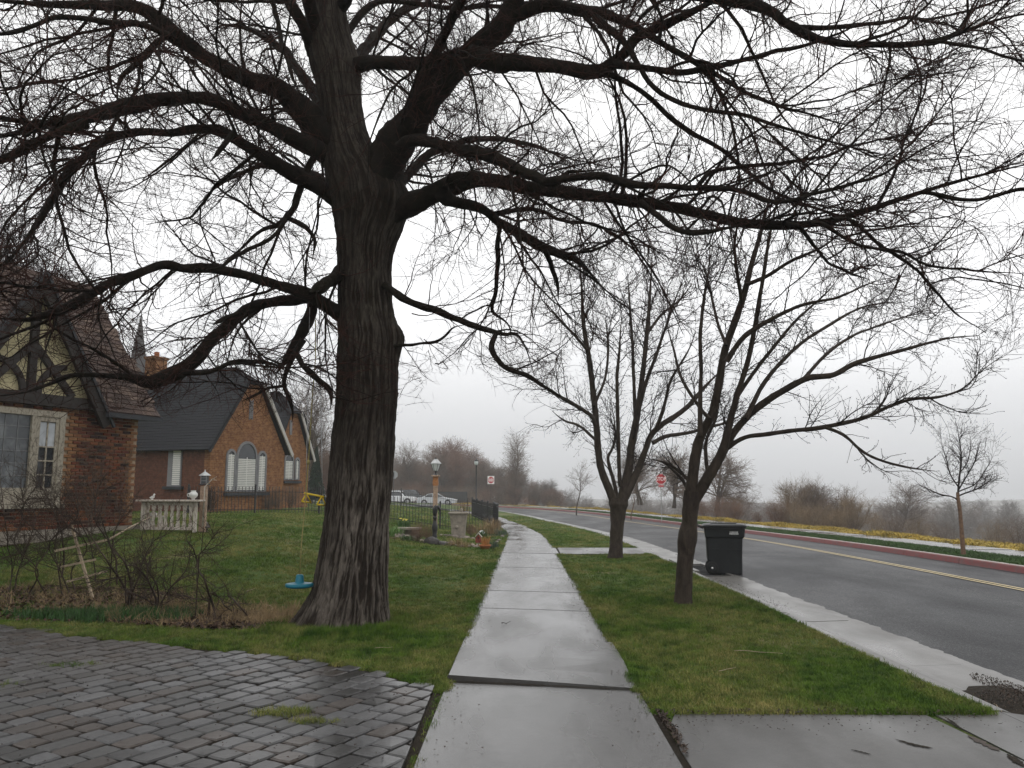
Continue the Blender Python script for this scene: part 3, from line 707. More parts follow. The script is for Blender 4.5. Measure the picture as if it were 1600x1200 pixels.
# root flare: buttresses swell the foot, one long root to the left
fl=np.clip(1-(h+.05)/.9,0,1)[:,None]**2.2
butt=.10*np.maximum(0,np.cos(3*(an+.4)))[None]+.34*np.exp(-((an-math.pi*1.02)/.30)**2)[None]+.12*np.exp(-((an-math.pi*1.62)/.3)**2)[None]+.07*np.exp(-((an-math.pi*1.33)/.16)**2)[None]
rad=rad*(1+fl*(butt-.05))
rad=np.where(np.arange(len(rad))[:,None]>=0,rad,rad)
burl_=.085*np.exp(-((an-.0+0*an+np.where(an>math.pi,-6.2832,0))/.42)**2)[None]*np.exp(-((h-P(0,528,D0)[2])/.17)**2)[:,None]
lump=burl_+fbm(np.stack([cx[None]*1.6+0*rad,sxn[None]*1.6+0*rad,h[:,None]*1.1+0*rad],-1),3,21)*.035
# bark: long interlacing ridges
U=(an[None]*TA[:,3:4]*0+an[None]*.36); Hh=h[:,None]+0*rad
warp=fbm(np.stack([cx[None]*3+0*Hh,sxn[None]*3+0*Hh,Hh*2.2],-1),3,31)
def ridg(sc_u,sc_h,seed,wa): 
    a=an[None]+wa*warp+ .0*Hh
    p=np.stack([np.cos(a)*sc_u,np.sin(a)*sc_u,Hh*sc_h],-1); return 1-np.abs(vnoise(p,seed))*2
r1=ridg(13.5,1.9,41,.16); r2=ridg(27,4.6,45,.14); r3=fbm(np.stack([cx[None]*30+0*Hh,sxn[None]*30+0*Hh,Hh*14],-1),2,49)
brk=.5+.5*fbm(np.stack([cx[None]*9+0*Hh,sxn[None]*9+0*Hh,Hh*5],-1),2,57); ridge=np.clip(.62*r1*(.6+.6*brk)+.36*r2+.26*r3,-.6,1)
amp=.030*np.clip(TA[:,3:4]/.4,.3,1.1)
rr_=rad+lump+ridge*amp
Vt=np.stack([TA[:,0:1]+rr_*cx[None],TA[:,1:2]+rr_*sxn[None],Hh],-1)
I=np.arange(Vt.shape[0]*nA).reshape(-1,nA); J=np.roll(I,-1,1)
F=np.stack([I[:-1],J[:-1],J[1:],I[1:]],-1).reshape(-1,4)
me=npmesh('trunk',Vt.reshape(-1,3),F)
at=me.attributes.new('ridge','FLOAT','POINT'); at.data.foreach_set('value',np.clip((ridge-.12)*2.4,0,1).astype(np.float32).ravel())
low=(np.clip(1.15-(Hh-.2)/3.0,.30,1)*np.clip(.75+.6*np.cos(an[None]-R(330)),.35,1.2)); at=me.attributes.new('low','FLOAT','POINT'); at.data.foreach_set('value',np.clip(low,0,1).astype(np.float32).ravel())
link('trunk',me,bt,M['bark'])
# traced limbs: (px,py,width px) with a depth run (start,end)
LB=[
('R1',9.9,8.6,[(585,330,70),(600,270,72),(625,215,65),(660,165,58),(700,115,52),(740,82,50),(775,50,42),(800,10,38),(830,-60,32),(860,-140,24)]),
('R1b',9.1,8.0,[(735,85,34),(770,96,34),(800,99,31),(860,106,29),(926,113,27),(965,92,22),(992,61,20),(1031,39,18),(1097,9,14),(1180,-40,9)]),
('R1c',8.2,7.4,[(960,100,18),(1000,106,15),(1060,112,13),(1097,106,12),(1150,97,10),(1206,83,8),(1290,60,6),(1380,20,4)]),
('R0',10.2,9.2,[(550,103,28),(580,98,28),(609,97,25),(667,98,24),(704,86,24),(742,62,20)]),
('R2',10.0,8.4,[(628,205,22),(650,145,22),(680,84,20),(704,30,18),(724,-5,18),(750,-80,12)]),
('R0b',10.4,12.,[(535,62,16),(552,38,14),(572,14,13),(600,3,10),(670,10,9),(704,12,8),(760,8,8),(822,7,9),(872,10,8),(920,30,6),(980,70,4)]),
('R3',9.7,8.0,[(625,232,26),(643,220,24),(670,222,22),(720,235,22),(744,238,25),(788,254,22),(830,276,18),(862,287,14),(883,270,9),(906,267,8),(960,262,6)]),
('R3b',8.2,6.6,[(850,283,15),(900,278,14),(944,276,15),(987,291,14),(1075,293,13),(1145,298,10),(1206,315,8),(1272,306,8),(1337,286,7),(1381,271,6),(1447,228,5),(1534,184,4)]),
('R5b',7.8,8.8,[(1090,291,9),(1119,267,8),(1206,258,7),(1280,245,6),(1360,225,4),(1416,210,3),(1480,180,2.5)]),
('R4',10.0,7.2,[(585,350,60),(619,330,50),(670,304,40),(714,285,40),(754,279,30),(805,290,26),(849,296,27),(900,303,23),(987,313,21),(1075,328,21),(1162,346,18),(1250,350,15),(1316,339,12),(1403,311,10),(1447,297,12),(1504,280,9),(1556,267,8),(1600,258,7),(1680,240,4)]),
('R4b',7.4,6.6,[(1440,300,8),(1469,303,8),(1534,308,8),(1600,295,7),(1690,290,4)]),
('R6',9.3,11.4,[(690,300,30),(707,313,26),(750,322,21),(777,343,18),(817,370,19),(860,390,18),(900,405,14),(926,433,9),(945,452,5)]),
('R6b',10.,10.8,[(783,350,9),(778,375,9),(777,400,9),(772,450,7),(770,487,6),(793,507,5),(800,530,4)]),
('R6c',10.,12.,[(777,335,10),(817,327,9),(847,330,8),(880,345,7),(930,352,6),(980,380,5),(1010,420,3)]),
('R6d',10.5,11.,[(850,388,11),(858,410,10),(868,440,8),(873,470,4)]),
('R7',10.1,9.2,[(600,445,14),(612,454,12),(633,467,12),(667,482,12),(707,497,12),(733,507,11),(767,518,10),(790,522,7),(807,522,5),(823,547,5),(835,587,4)]),
('R7b',9.4,9.0,[(775,521,9),(768,545,11),(783,573,9),(810,585,8),(827,590,8),(860,610,6),(890,625,4)]),
('R7c',10.2,9.8,[(615,541,7),(633,538,5),(683,530,5),(707,510,4),(730,507,3)]),
('R8',7.9,7.4,[(1000,315,13),(1027,337,11),(1066,363,12),(1106,365,10),(1140,356,7),(1175,350,4)]),
('R9',7.5,8.5,[(1225,349,9),(1250,356,8),(1281,394,6),(1320,424,6),(1359,437,5)]),
('R10',7.3,8.2,[(1265,349,9),(1285,349,8),(1337,376,7),(1403,394,6),(1460,416,5),(1600,428,4)]),
('R11',7.2,9.0,[(1300,343,8),(1333,346,7),(1381,389,7),(1434,429,6),(1480,480,4),(1540,520,3)]),
('TR1',8.3,7.0,[(850,-75,30),(930,-45,27),(1010,-15,25),(1080,-4,24),(1145,4,22),(1184,9,22),(1224,35,20),(1272,61,16),(1316,70,14),(1372,72,12),(1447,66,11),(1504,52,10),(1556,31,8),(1600,22,7),(1700,0,4)]),
('TR2',7.8,8.8,[(1235,42,12),(1294,44,10),(1359,37,7),(1416,24,6),(1469,28,5),(1556,4,5),(1640,-20,3)]),
('TR3',9.2,7.0,[(790,30,30),(850,8,24),(900,13,22),(950,25,18),(987,39,16),(1040,70,12),(1120,120,9),(1200,160,7),(1300,190,5),(1400,215,4)]),
('TR4',8.4,7.,[(930,28,14),(980,70,12),(1020,130,10),(1080,165,9),(1150,175,8),(1230,200,6),(1330,230,5),(1430,250,3)]),
('TR5',8.2,9.5,[(940,110,14),(1000,140,11),(1060,190,9),(1130,235,8),(1200,290,6),(1290,330,5),(1380,350,3)]),
('L1',10.2,7.6,[(520,235,60),(483,180,48),(439,140,40),(388,124,32),(337,101,30),(297,74,28),(263,47,34),(236,22,24),(202,11,20),(135,8,16),(67,5,14),(0,2,12),(-80,0,8)]),
('L1b',8.6,7.2,[(262,56,16),(250,50,12),(219,39,12),(169,37,11),(101,30,10),(51,41,9),(0,51,8),(-70,60,5)]),
('L1c',8.8,8.2,[(258,56,12),(229,81,10),(202,111,9),(186,130,7),(182,160,5)]),
('L1d',8.7,9.6,[(245,64,10),(220,88,8),(182,101,7),(118,125,6),(51,135,5),(0,142,4),(-60,140,3)]),
('L2',10.1,7.0,[(530,262,40),(506,240,32),(466,219,28),(422,196,26),(378,179,24),(337,162,24),(287,155,24),(236,159,29),(186,172,28),(135,186,25),(84,192,20),(34,206,18),(0,213,16),(-60,225,10)]),
('L2b',7.9,7.2,[(135,192,20),(111,202,19),(67,216,18),(27,236,16),(0,250,15),(-60,270,9)]),
('L3',10.1,7.3,[(535,318,34),(506,297,27),(472,280,25),(432,256,24),(388,233,22),(348,209,22),(321,202,18),(270,206,15),(219,206,14),(186,213,14),(152,225,16),(135,246,16),(111,267,16),(88,297,16),(67,327,14),(51,358,12),(27,391,9),(0,420,7),(-40,450,4)]),
('L3b',8.4,8.0,[(310,208,6),(304,216,5),(263,250,5),(222,281,4)]),
('L3s',8.8,8.6,[(364,209,12),(358,216,11),(342,236,9),(329,252,8)]),
('L3c',9.0,10.,[(400,238,6),(364,270,6),(337,290,6),(310,324,5),(283,341,4),(229,351,3)]),
('L4',10.2,9.8,[(505,235,14),(486,252,12),(469,294,12),(455,327,12),(435,348,11),(405,358,6),(364,398,5),(330,410,3)]),
('L4b',9.9,9.7,[(447,340,9),(470,350,9),(486,364,8),(491,385,6),(488,408,4)]),
('L4c',9.9,8.8,[(450,333,10),(427,367,8),(367,400,8),(347,417,8),(320,422,5)]),
('L5a',10.1,9.4,[(545,415,26),(527,428,24),(505,447,24),(483,460,20)]),
('L5',10.2,7.6,[(540,495,34),(523,485,28),(500,470,28),(470,455,24),(430,442,17),(393,432,18),(333,423,18),(283,417,18),(247,415,17),(217,430,16),(173,443,18),(133,463,18),(83,487,18),(33,500,14),(0,497,10),(-60,505,6)]),
('L6',9.9,8.4,[(490,464,24),(467,467,22),(433,470,19),(400,477,18),(380,490,20),(355,510,20),(333,533,22),(305,563,24),(270,588,26),(233,600,24),(200,590,14),(150,587,9),(100,593,9),(60,611,7),(10,618,6),(-50,620,4)]),
('L6b',9.0,8.8,[(372,490,9),(355,497,8),(333,507,8)]),
('L6c',9.1,9.9,[(285,582,12),(320,581,9),(360,563,9),(400,563,8),(435,572,8),(445,580,6)]),
('L7',9.9,10.4,[(490,468,24),(487,490,22),(477,517,20),(460,547,17),(437,577,10),(428,588,6)]),
('L7b',10.1,10.3,[(474,530,14),(463,553,11),(450,580,8),(446,600,8),(452,622,8),(457,645,6),(456,660,4)]),
('L7c',10.1,9.8,[(463,552,11),(475,575,10),(490,593,10),(513,607,11),(518,627,8),(516,640,4)]),
('L7e',10.2,10.5,[(447,602,6),(420,608,5),(400,617,5),(378,627,4)]),
('LT',10.3,9.0,[(490,85,24),(472,40,22),(455,5,20),(430,-50,15),(400,-120,10)]),
('LT2',9.6,9.2,[(425,-10,9),(429,20,9),(437,51,9),(446,84,8),(456,120,7),(470,150,5)]),
('LT3',9.6,9.0,[(460,2,9),(425,2,7),(370,3,6),(330,1,6),(280,-10,4)]),
# limbs that lean towards and away from the viewer, mostly above the frame
('F1',10.35,5.2,[(505,80,26),(470,-40,22),(430,-220,18),(380,-450,12),(330,-760,7)]),
('F2',10.35,5.5,[(530,20,24),(600,-120,22),(680,-300,16),(760,-560,10)]),
('B1',10.6,14.5,[(530,150,26),(560,90,22),(600,40,18),(640,10,14),(690,-20,9),(740,-30,5)]),
('B2',10.6,14.0,[(520,200,24),(480,130,18),(440,80,14),(400,50,10),(350,40,6),(310,60,4)]),
('B3',10.6,14.0,[(600,330,24),(640,270,18),(690,235,14),(760,215,11),(840,230,8),(900,260,5)]),
('B4',10.7,13.6,[(540,330,24),(500,280,18),(460,262,12),(400,262,9),(340,290,6),(300,330,4)]),
('U1',10.35,9.0,[(505,0,34),(470,-120,26),(420,-260,18),(340,-420,10)]),
('U2',10.4,11.5,[(512,-60,30),(570,-180,22),(650,-330,15),(720,-480,8)]),
('U3',10.4,12.5,[(508,40,26),(440,-70,20),(350,-160,15),(240,-240,9),(160,-270,5)]),
]
LB=[(nm,10.33 if (9.85<=d0<=10.25 and pts[0][2]>=24) else d0,d1,pts) for nm,d0,d1,pts in LB]
limb_P=[];limb_R=[];KL=40
for i,(nm,d0,d1,pts) in enumerate(LB):
    n=len(pts); a=np.array([p[:2] for p in pts],float); s=np.r_[0,np.cumsum(np.linalg.norm(np.diff(a,axis=0),axis=1))]; s/=s[-1]
    q=[]
    for (px,py,w),t in zip(pts,s):
        dd=d0+(d1-d0)*t; x,y,z=P(px,py,dd); q.append((x,y,z,w/2/FPX*dd*1.02))
    q=resample(q,KL); p3=wob(q[:,:3],.05,1.2,i*3.3); limb_P.append(p3); limb_R.append(np.maximum(q[:,3]*(1-.72*sm(np.linspace(0,1,KL),.72,1)),.005))
LP=np.array([wob(p,.030,3.6,9.1*i) for i,p in enumerate(limb_P)]); LR=np.array(limb_R)*.88
for i in range(len(LP)):
    big=LR[i].max()>.06; K2=KL*3 if big else KL; S=14 if big else 8
    q=np.c_[LP[i],LR[i]]; q=resample(q[::2],K2) if big else q
    Vv,Ff=tubes(q[None,:,:3],q[None,:,3],S); Vv=Vv.reshape(K2,S,3); c=q[:,None,:3]
    dn=fbm(np.concatenate([Vv*7],-1),3,61); kn_=fbm(Vv*2.1,2,66)
    Vv=c+(Vv-c)*(1+.24*dn+.24*kn_+.30*np.clip(fbm(Vv*3.3,2,70)-.35,0,1))[...,None]
    me=npmesh('limb',Vv.reshape(-1,3),Ff); link('limb',me,bt,M['limb'])
g2=np.random.default_rng(5)
w=np.clip(LR.max(1)/.1,.45,1.15); 
# wavy secondary boughs, then branchlets, then the net of fine twigs
w=w*np.where(np.array([l[0][0] in 'UF' for l in LB]),.35,1.0)*np.where(np.array([l[0] in ('TR3','TR4','R1c','R1b','TR5') for l in LB]),.55,1.0)
A,Ar=grow(LP,LR,450,.12,1,.9,2.6,24,68,12,.13,-.012,.017,.0045,.6,g2,bias=w)
A2,A2r=grow(LP,LR,260,.3,1,.5,1.2,25,80,8,.20,.03,.010,.003,.5,g2,bias=w)
B,Br=grow(A,Ar,5000,.08,1,.32,1.1,20,62,8,.19,.004,.0065,.0020,.75,g2)
Bb,Bbr=grow(LP,LR,2000,.1,1,.25,.9,35,85,8,.24,.01,.0058,.0019,.4,g2,bias=w)
B2=np.concatenate([B,Bb]); B2r=np.concatenate([Br,Bbr])
C,Cr=grow(B2,B2r,29000,.1,1,.12,.46,22,65,5,.24,0.01,.0030,.0013,.9,g2)
Dt,Dr=grow(C,Cr,54000,.1,1,.05,.18,25,70,3,.28,0.0,.0018,.0010,.9,g2)
def prune(Pq,Rq,zmin=2.62):
    x,y,z=Pq[...,0],Pq[...,1],Pq[...,2]
    # the skirt of the crown is lifted over lawn and walk, as pruned trees are
    lim=np.where(x>-.9,3.0+.0*x,2.55); lim=np.where(x>.7,3.35,lim)
    ok=(z>lim).all(1)&(y>1.6).all(1)
    # a thin spot in the crown where a bough has been taken out
    gap=P(268,300,8.9); dd=((Pq-np.array(gap))**2).sum(-1).min(1)**.5; ok&=(dd>.75)|(g2.uniform(size=len(dd))<.12); return Pq[ok],Rq[ok]
A,Ar=prune(A,Ar); B2,B2r=prune(B2,B2r); A2,A2r=prune(A2,A2r)
C,Cr=prune(C,Cr); Dt,Dr=prune(Dt,Dr)
def joinm(name,parts,mat,par):
    Vs=[];Fs=[];o=0
    for (p,r,S) in parts:
        v,f=tubes(p,r,S); Vs.append(v); Fs.append(f+o); o+=len(v)
    return link(name,npmesh(name,np.vstack(Vs),np.vstack(Fs)),par,mat)
tag(joinm('boughs',[(A,Ar,6),(A2,A2r,5)],M['limb'],bt),kind='stuff')
tag(joinm('twigs',[(B2,B2r,4),(C,Cr,3),(Dt,Dr,3)],M['twig'],bt),kind='stuff')

# ---------------- two street trees in the verge (vase shaped, twigs tipped with buds)
def traced_tree(name,label,base,d0,paths,nA_,nB,nC,seed,bark,twig,trunk_paths,zmin=1.9,trop=.05,lenA=(.5,1.3),sc=1.0):
    g=np.random.default_rng(seed); root=wempty(name,base,label,'tree')
    Ps=[];Rs=[]
    for j,(da,db,pts) in enumerate(paths):
        a=np.array([p[:2] for p in pts],float); s=np.r_[0,np.cumsum(np.linalg.norm(np.diff(a,axis=0),axis=1))]; s/=s[-1]; q=[]
        for (px,py,w),t in zip(pts,s):
            dd=d0+da+(db-da)*t; x,y,z=P(px,py,dd); q.append((x,y,z,w/2/FPX*dd*1.02))
        q=resample(q,26); q[:,3]*=(1-.7*sm(np.linspace(0,1,26),.65,1)) if j not in trunk_paths else 1; p3=wob(q[:,:3],.035,1.5,j*2.7+seed); 
        if j in trunk_paths: 
            p3=q[:,:3]
            K2=90; S=26; qq=resample(q[::2],K2); v,f=tubes(qq[None,:,:3],qq[None,:,3],S); v=v.reshape(K2,S,3); c=qq[:,None,:3]
            rel=(v-c); dn=fbm(v*[16,16,5],3,seed); hh=np.clip(1-(v[...,2:3]-v[0,0,2])/.25,0,1)
            v=c+rel*(1+.16*dn[...,None]+.30*hh**2); me=npmesh('trunk',v.reshape(-1,3),f); link('trunk',me,root,bark)
        else:
            big=q[0,3]>.03; K2=60 if big else 26; S=10 if big else 6; qq=resample(np.c_[p3,q[:,3]][::2],K2); v,f=tubes(qq[None,:,:3],qq[None,:,3],S); v=v.reshape(K2,S,3); c=qq[:,None,:3]
            v=c+(v-c)*(1+.16*fbm(v*11,2,seed+j))[...,None]; link('limb',npmesh('limb',v.reshape(-1,3),f),root,bark if name!='young_tree' else twig); 
        Ps.append(p3); Rs.append(np.maximum(q[:,3],.004))
    LPp=np.array([p for j,p in enumerate(Ps) if j not in trunk_paths]); LRr=np.array([r for j,r in enumerate(Rs) if j not in trunk_paths])
    a,ar=grow(LPp,LRr,nA_,.18,1,lenA[0]*sc,lenA[1]*sc,22,55,9,.13,trop,.011*sc,.0032,.6,g)
    b,br=grow(a,ar,nB,.1,1,.15*sc,.6*sc,25,60,6,.17,trop*.7,.0048*sc,.0022,.8,g)
    b0,b0r=grow(LPp,LRr,nB//2,.15,1,.12*sc,.5*sc,35,70,6,.17,trop,.0045*sc,.0022,.5,g)
    b=np.concatenate([b,b0]); br=np.concatenate([br,b0r])
    c,crr=grow(b,br,nC,.1,1,.04*sc,.14*sc,30,65,3,.18,.02,.0030,.0020,1,g)
    def pr(p,r): ok=(p[...,2]>zmin).all(1); return p[ok],r[ok]
    a,ar=pr(a,ar); b,br=pr(b,br); c,crr=pr(c,crr)
    # buds: short fat spindles at the twig ends
    tip=np.concatenate([b[:,-1],c[:,-1]]); dr=nrm(np.concatenate([b[:,-1]-b[:,-2],c[:,-1]-c[:,-2]])); ln=.022*sc
    bud=np.stack([tip,tip+dr*ln*.4,tip+dr*ln],1); bur=np.tile(np.array([.003,.0075,.002])*sc,(len(tip),1))
    tag(joinm('boughs',[(a,ar,5)],twig,root),kind='stuff'); tag(joinm('twigs',[(b,br,4),(c,crr,3),(bud,bur,4)],twig,root),kind='stuff')
    return root
pa=[
(0,0,[(961,886,27),(962,873,24),(963,850,20),(964,825,20),(966,800,23),(967,786,30),(968,774,26)]),
(0,-.4,[(966,800,14),(955,772,13),(944,752,12),(937,719,11),(931,662,10),(926,606,9),(920,557,8),(912,512,7),(909,456,6),(907,422,5),(903,380,3)]),
(0,.5,[(966,800,15),(974,770,15),(980,749,13),(987,692,12),(995,647,10),(1004,587,8),(1010,531,7),(1014,475,6),(1017,430,5),(1020,380,3)]),
(0,.2,[(968,795,14),(985,760,12),(999,730,11),(1010,700,9),(1025,670,9),(1062,645,8),(1092,614,7),(1119,587,5),(1150,560,3)]),
(-.2,-1.0,[(930,664,7),(925,651,6),(897,632,6),(864,614,5),(834,595,4),(800,580,3)]),
(.3,.9,[(993,655,6),(989,569,5),(984,475,4),(980,420,3)]),
(.3,-.6,[(998,640,7),(1010,595,6),(1025,557,5),(1040,512,4),(1052,475,4),(1070,430,3)]),
(.1,1.2,[(1020,692,7),(1040,682,6),(1062,679,6),(1085,674,5),(1130,662,4),(1170,640,3)]),
(0,-.8,[(969,760,6),(967,720,6),(965,662,6),(964,587,5),(969,531,4),(972,480,3)]),
(0,.8,[(966,788,6),(961,760,6),(950,719,5),(956,702,4),(961,680,4),(958,640,3)]),
(-.3,-1.4,[(918,548,5),(895,520,4),(875,500,4),(850,470,3)]),
(.5,1.4,[(1012,520,5),(1035,490,4),(1060,470,3),(1085,440,3)]),
(-.3,1.0,[(928,635,5),(945,590,4),(950,540,4),(945,490,3)]),
(.0,-1.2,[(1025,670,6),(1040,630,5),(1050,590,4),(1075,550,3),(1090,510,3)]),
(-.1,1.4,[(934,690,5),(905,665,4),(880,655,3),(860,640,2.5)]),
]
traced_tree('street_tree','slimmer bare street tree forking low into three stems beside the concrete crossing strip',(2.62,20.24,0),20.3,pa,150,1500,2600,3,M['bark2'],M['twig2'],{0},1.9,.045,(.6,1.5),1.15)
pb=[
(0,0,[(1066,962,29),(1067,948,27),(1069,905,25),(1071,870,24),(1073,850,28),(1074,838,30),(1077,820,22),(1079,795,24),(1081,775,26),(1083,760,23)]),
(0,-.2,[(1079,785,18),(1081,755,18),(1084,730,17),(1088,700,16),(1095,680,14),(1111,650,13),(1126,587,12),(1137,531,11),(1156,486,11),(1167,437,9),(1179,400,8),(1196,335,6),(1212,270,4),(1222,215,3)]),
(0,-.6,[(1080,790,16),(1092,768,16),(1107,745,17),(1126,715,14),(1137,677,12),(1149,625,9),(1167,569,8),(1179,512,7),(1190,437,6),(1206,350,5),(1225,270,3),(1240,220,2)]),
(0,-.5,[(1125,718,12),(1133,696,12),(1160,659,11),(1190,632,11),(1224,610,10),(1261,591,10),(1310,584,8),(1344,565,8),(1385,554,6),(1437,539,6),(1494,527,5),(1550,524,3)]),
(0,-1.2,[(1133,702,8),(1149,687,7),(1194,679,7),(1250,672,7),(1295,667,7),(1355,653,6),(1407,632,5),(1445,621,5),(1482,621,4),(1512,602,4),(1539,574,3),(1565,557,3),(1580,540,2)]),
(-.8,-1.3,[(1290,668,6),(1310,676,6),(1325,685,5),(1347,704,5),(1377,719,4),(1419,730,4),(1469,737,3)]),
(-.2,.6,[(1094,682,8),(1094,625,7),(1095,580,6),(1094,531,6),(1100,475,5),(1107,420,4),(1110,370,3)]),
(-.3,-1,[(1135,565,9),(1155,535,8),(1175,516,8),(1224,490,6),(1261,475,5),(1310,464,4),(1365,440,3),(1420,430,2)]),
(-.3,1.,[(1165,655,8),(1194,598,7),(1224,565,6),(1257,533,5),(1300,505,5),(1350,480,4),(1400,470,3)]),
(-.2,-1.2,[(1166,445,7),(1200,430,6),(1240,405,5),(1290,380,4),(1330,350,3)]),
(-.2,.9,[(1152,620,6),(1175,585,6),(1210,540,5),(1245,500,4),(1290,460,3),(1320,420,3)]),
(0,.4,[(1080,756,6),(1070,745,5),(1045,727,4),(1015,717,3)]),
(0,.6,[(1078,775,6),(1066,750,5),(1050,733,4),(1035,722,4),(1016,716,3)]),
(-.2,1.2,[(1110,655,6),(1095,640,5),(1070,600,5),(1055,560,4),(1040,500,3)]),
(-.2,1.2,[(1135,540,6),(1120,500,5),(1110,450,4),(1095,400,3)]),
(-.1,.8,[(1106,746,6),(1104,710,6),(1107,680,5),(1120,650,4),(1125,600,3)]),
(-.2,1.3,[(1255,593,6),(1290,555,5),(1340,520,4),(1400,500,3),(1450,480,2)]),
(-.2,-1.3,[(1160,480,6),(1150,420,5),(1150,370,4),(1165,310,3)]),
]
traced_tree('street_tree.001','wide-spreading bare street tree with a swollen burl, between sidewalk and black bin',(2.51,12.04,0),12.1,pb,135,1500,2800,4,M['bark2'],M['twig2'],{0},1.75,.05,(.35,1.0),.82)

# ---------------- generic bare trees for the distance, built once per kind
def bare_proto(kind,seed,Hh=8,spread=.5,stems=1,nA_=60,nB=500,nC=1500,up=.12,lowest=.25,r0=.12,ang=(25,60),twr=.012):
    g=np.random.default_rng(seed); K=14; st=[]
    for s_ in range(stems):
        d=np.array([g.normal()*.28,g.normal()*.28,1.0]) if stems>1 else np.array([0,0,1.]); p=np.array([g.normal()*.12*(stems>1),g.normal()*.12*(stems>1),0.]); q=[p.copy()]
        for k in range(K-1):
            d=d+g.normal(size=3)*.07*np.array([1,1,.3])+np.array([0,0,.06]); d/=np.linalg.norm(d); p=p+d*Hh*(1 if stems==1 else g.uniform(.6,.95))/(K-1)*.92; q.append(p.copy())
        st.append(q)
    st=np.array(st); st[:,0,2]-=.3
    sr=np.repeat((r0/stems**.5*np.linspace(1,.12,K))[None],len(st),0)
    a,ar=grow(st,sr,nA_,lowest,.97,Hh*spread*.55,Hh*spread,ang[0],ang[1],9,.12,up,r0*.3,r0*.06,.6,g,len_by_t=.55)
    b,br=grow(a,ar,nB,.15,1,Hh*.08,Hh*.2,20,55,6,.15,up*.6,twr*1.1,twr*.5,.7,g)
    c,crr=grow(b,br,nC,.15,1,Hh*.035,Hh*.1,20,55,4,.15,up*.4,twr*.7,twr*.4,.9,g)
    v,f=tubes(st,sr,7); tm=npmesh('trunk',v,f)
    Vs=[];Fs=[];o=0
    for (p,r,S) in((a,ar,4),(b,br,3),(c,crr,3)):
        v,f=tubes(p,r,S); Vs.append(v);Fs.append(f+o);o+=len(v)
    cm=npmesh('crown',np.vstack(Vs),np.vstack(Fs)); return tm,cm
def place(proto,name,loc,label,cat,group=None,sc=1,rz=None,tm=None,cm=None,sxy=1,gid=True):
    t,c=proto; r=empty(name,loc,label,cat,group,random.uniform(0,6.28) if rz is None else rz); r.scale=(sc*sxy,sc*sxy,sc)
    ot=link('trunk',t,r); oc=link('crown',c,r)
    for o,mm in((ot,tm),(oc,cm)):
        if len(o.data.materials)==0: o.data.materials.append(mm)
        o.material_slots[0].link='OBJECT'; o.material_slots[0].material=mm
    tag(oc,kind='stuff'); return r
PR={'round':[bare_proto('round',s,8,.42,1,70,900,2600,.05,.22,.14,(35,65),.013) for s in (1,2,3)],
 'broom':[bare_proto('broom',s,7,.38,5,90,900,2600,.10,.1,.13,(18,45),.013) for s in (11,12,13)],
 'tall':[bare_proto('tall',21,11,.22,1,90,700,1800,.08,.18,.15,(35,60),.016)],
 'young':[bare_proto('young',31,3.6,.40,1,26,150,380,.085,.40,.05,(35,62),.0065),bare_proto('young',32,3.6,.42,1,26,150,380,.06,.36,.05,(40,65),.0065)],
 'shrub':[bare_proto('shrub',s,2.0,.5,12,130,900,1800,.04,.02,.03,(15,55),.006) for s in(41,42)],
 'willow':[bare_proto('willow',s,6,.55,4,80,1100,2600,-.05,.15,.2,(40,80),.012) for s in(51,52)]}
def gpos(px,d,dz=0):
    x=(px-800)/FPX*d/1.0087; return (x,d,float(H(x,d))+dz)
FB=M['far_bark']
# young tree across the road: traced stem and low arms
yt=[(0,0,[(1506,872,7),(1505,863,6.5),(1503,835,6),(1500,800,5.5),(1497,780,5),(1496,765,4)]),
(0,.2,[(1497,782,5),(1488,776,4),(1468,772,4),(1450,765,3),(1437,758,2.5),(1428,748,2)]),
(0,-.2,[(1497,775,5),(1510,770,4),(1528,763,3.5),(1545,752,3),(1562,740,2)]),
(0,0,[(1497,770,5),(1499,745,5),(1502,720,4),(1500,695,3),(1496,670,2),(1492,655,1.5)]),
(0,.4,[(1498,765,4),(1512,742,3.5),(1524,720,3),(1530,700,2),(1532,685,1.5)]),
(0,-.4,[(1497,760,4),(1484,740,3.5),(1478,715,3),(1472,695,2),(1470,680,1.5)]),
(0,.5,[(1499,740,3),(1512,722,3),(1516,695,2),(1514,672,1.5)]),
(0,-.5,[(1498,768,4),(1525,755,3),(1542,730,2.5),(1555,705,1.5)])]
x=13.2; zz=float(H(13.2,23.8))
traced_tree('young_tree','young bare tree with orange-brown stem standing alone on the far verge',(13.2,23.8,zz),23.6,[(a_,b_,[(u_,v_,w_*(1 if k_==0 else .55)) for u_,v_,w_ in p_]) for k_,(a_,b_,p_) in enumerate(yt)],60,330,500,8,M['bark_pale'],M['twig2'],{0},.2,.05,(.25,.7),.9)
place(PR['young'][0],'young_tree.001',gpos(900,66),'small bare tree on the far bank, seen through the gap before the left fork','tree','young trees on the far bank',1.15,tm=FB,cm=M['far_twig_brown'],sxy=1.1)
place(PR['young'][1],'young_tree.002',gpos(985,60),'thin young tree stem half hidden behind the slimmer street tree','tree','young trees on the far bank',.95,tm=M['bark_pale'],cm=M['far_twig_brown'])
place(PR['tall'][0],'poplar_tree',gpos(811,112),'tall narrow bare tree rising above the reddish wood','tree',None,1.12,tm=FB,cm=M['far_twig_brown'],sxy=.95)
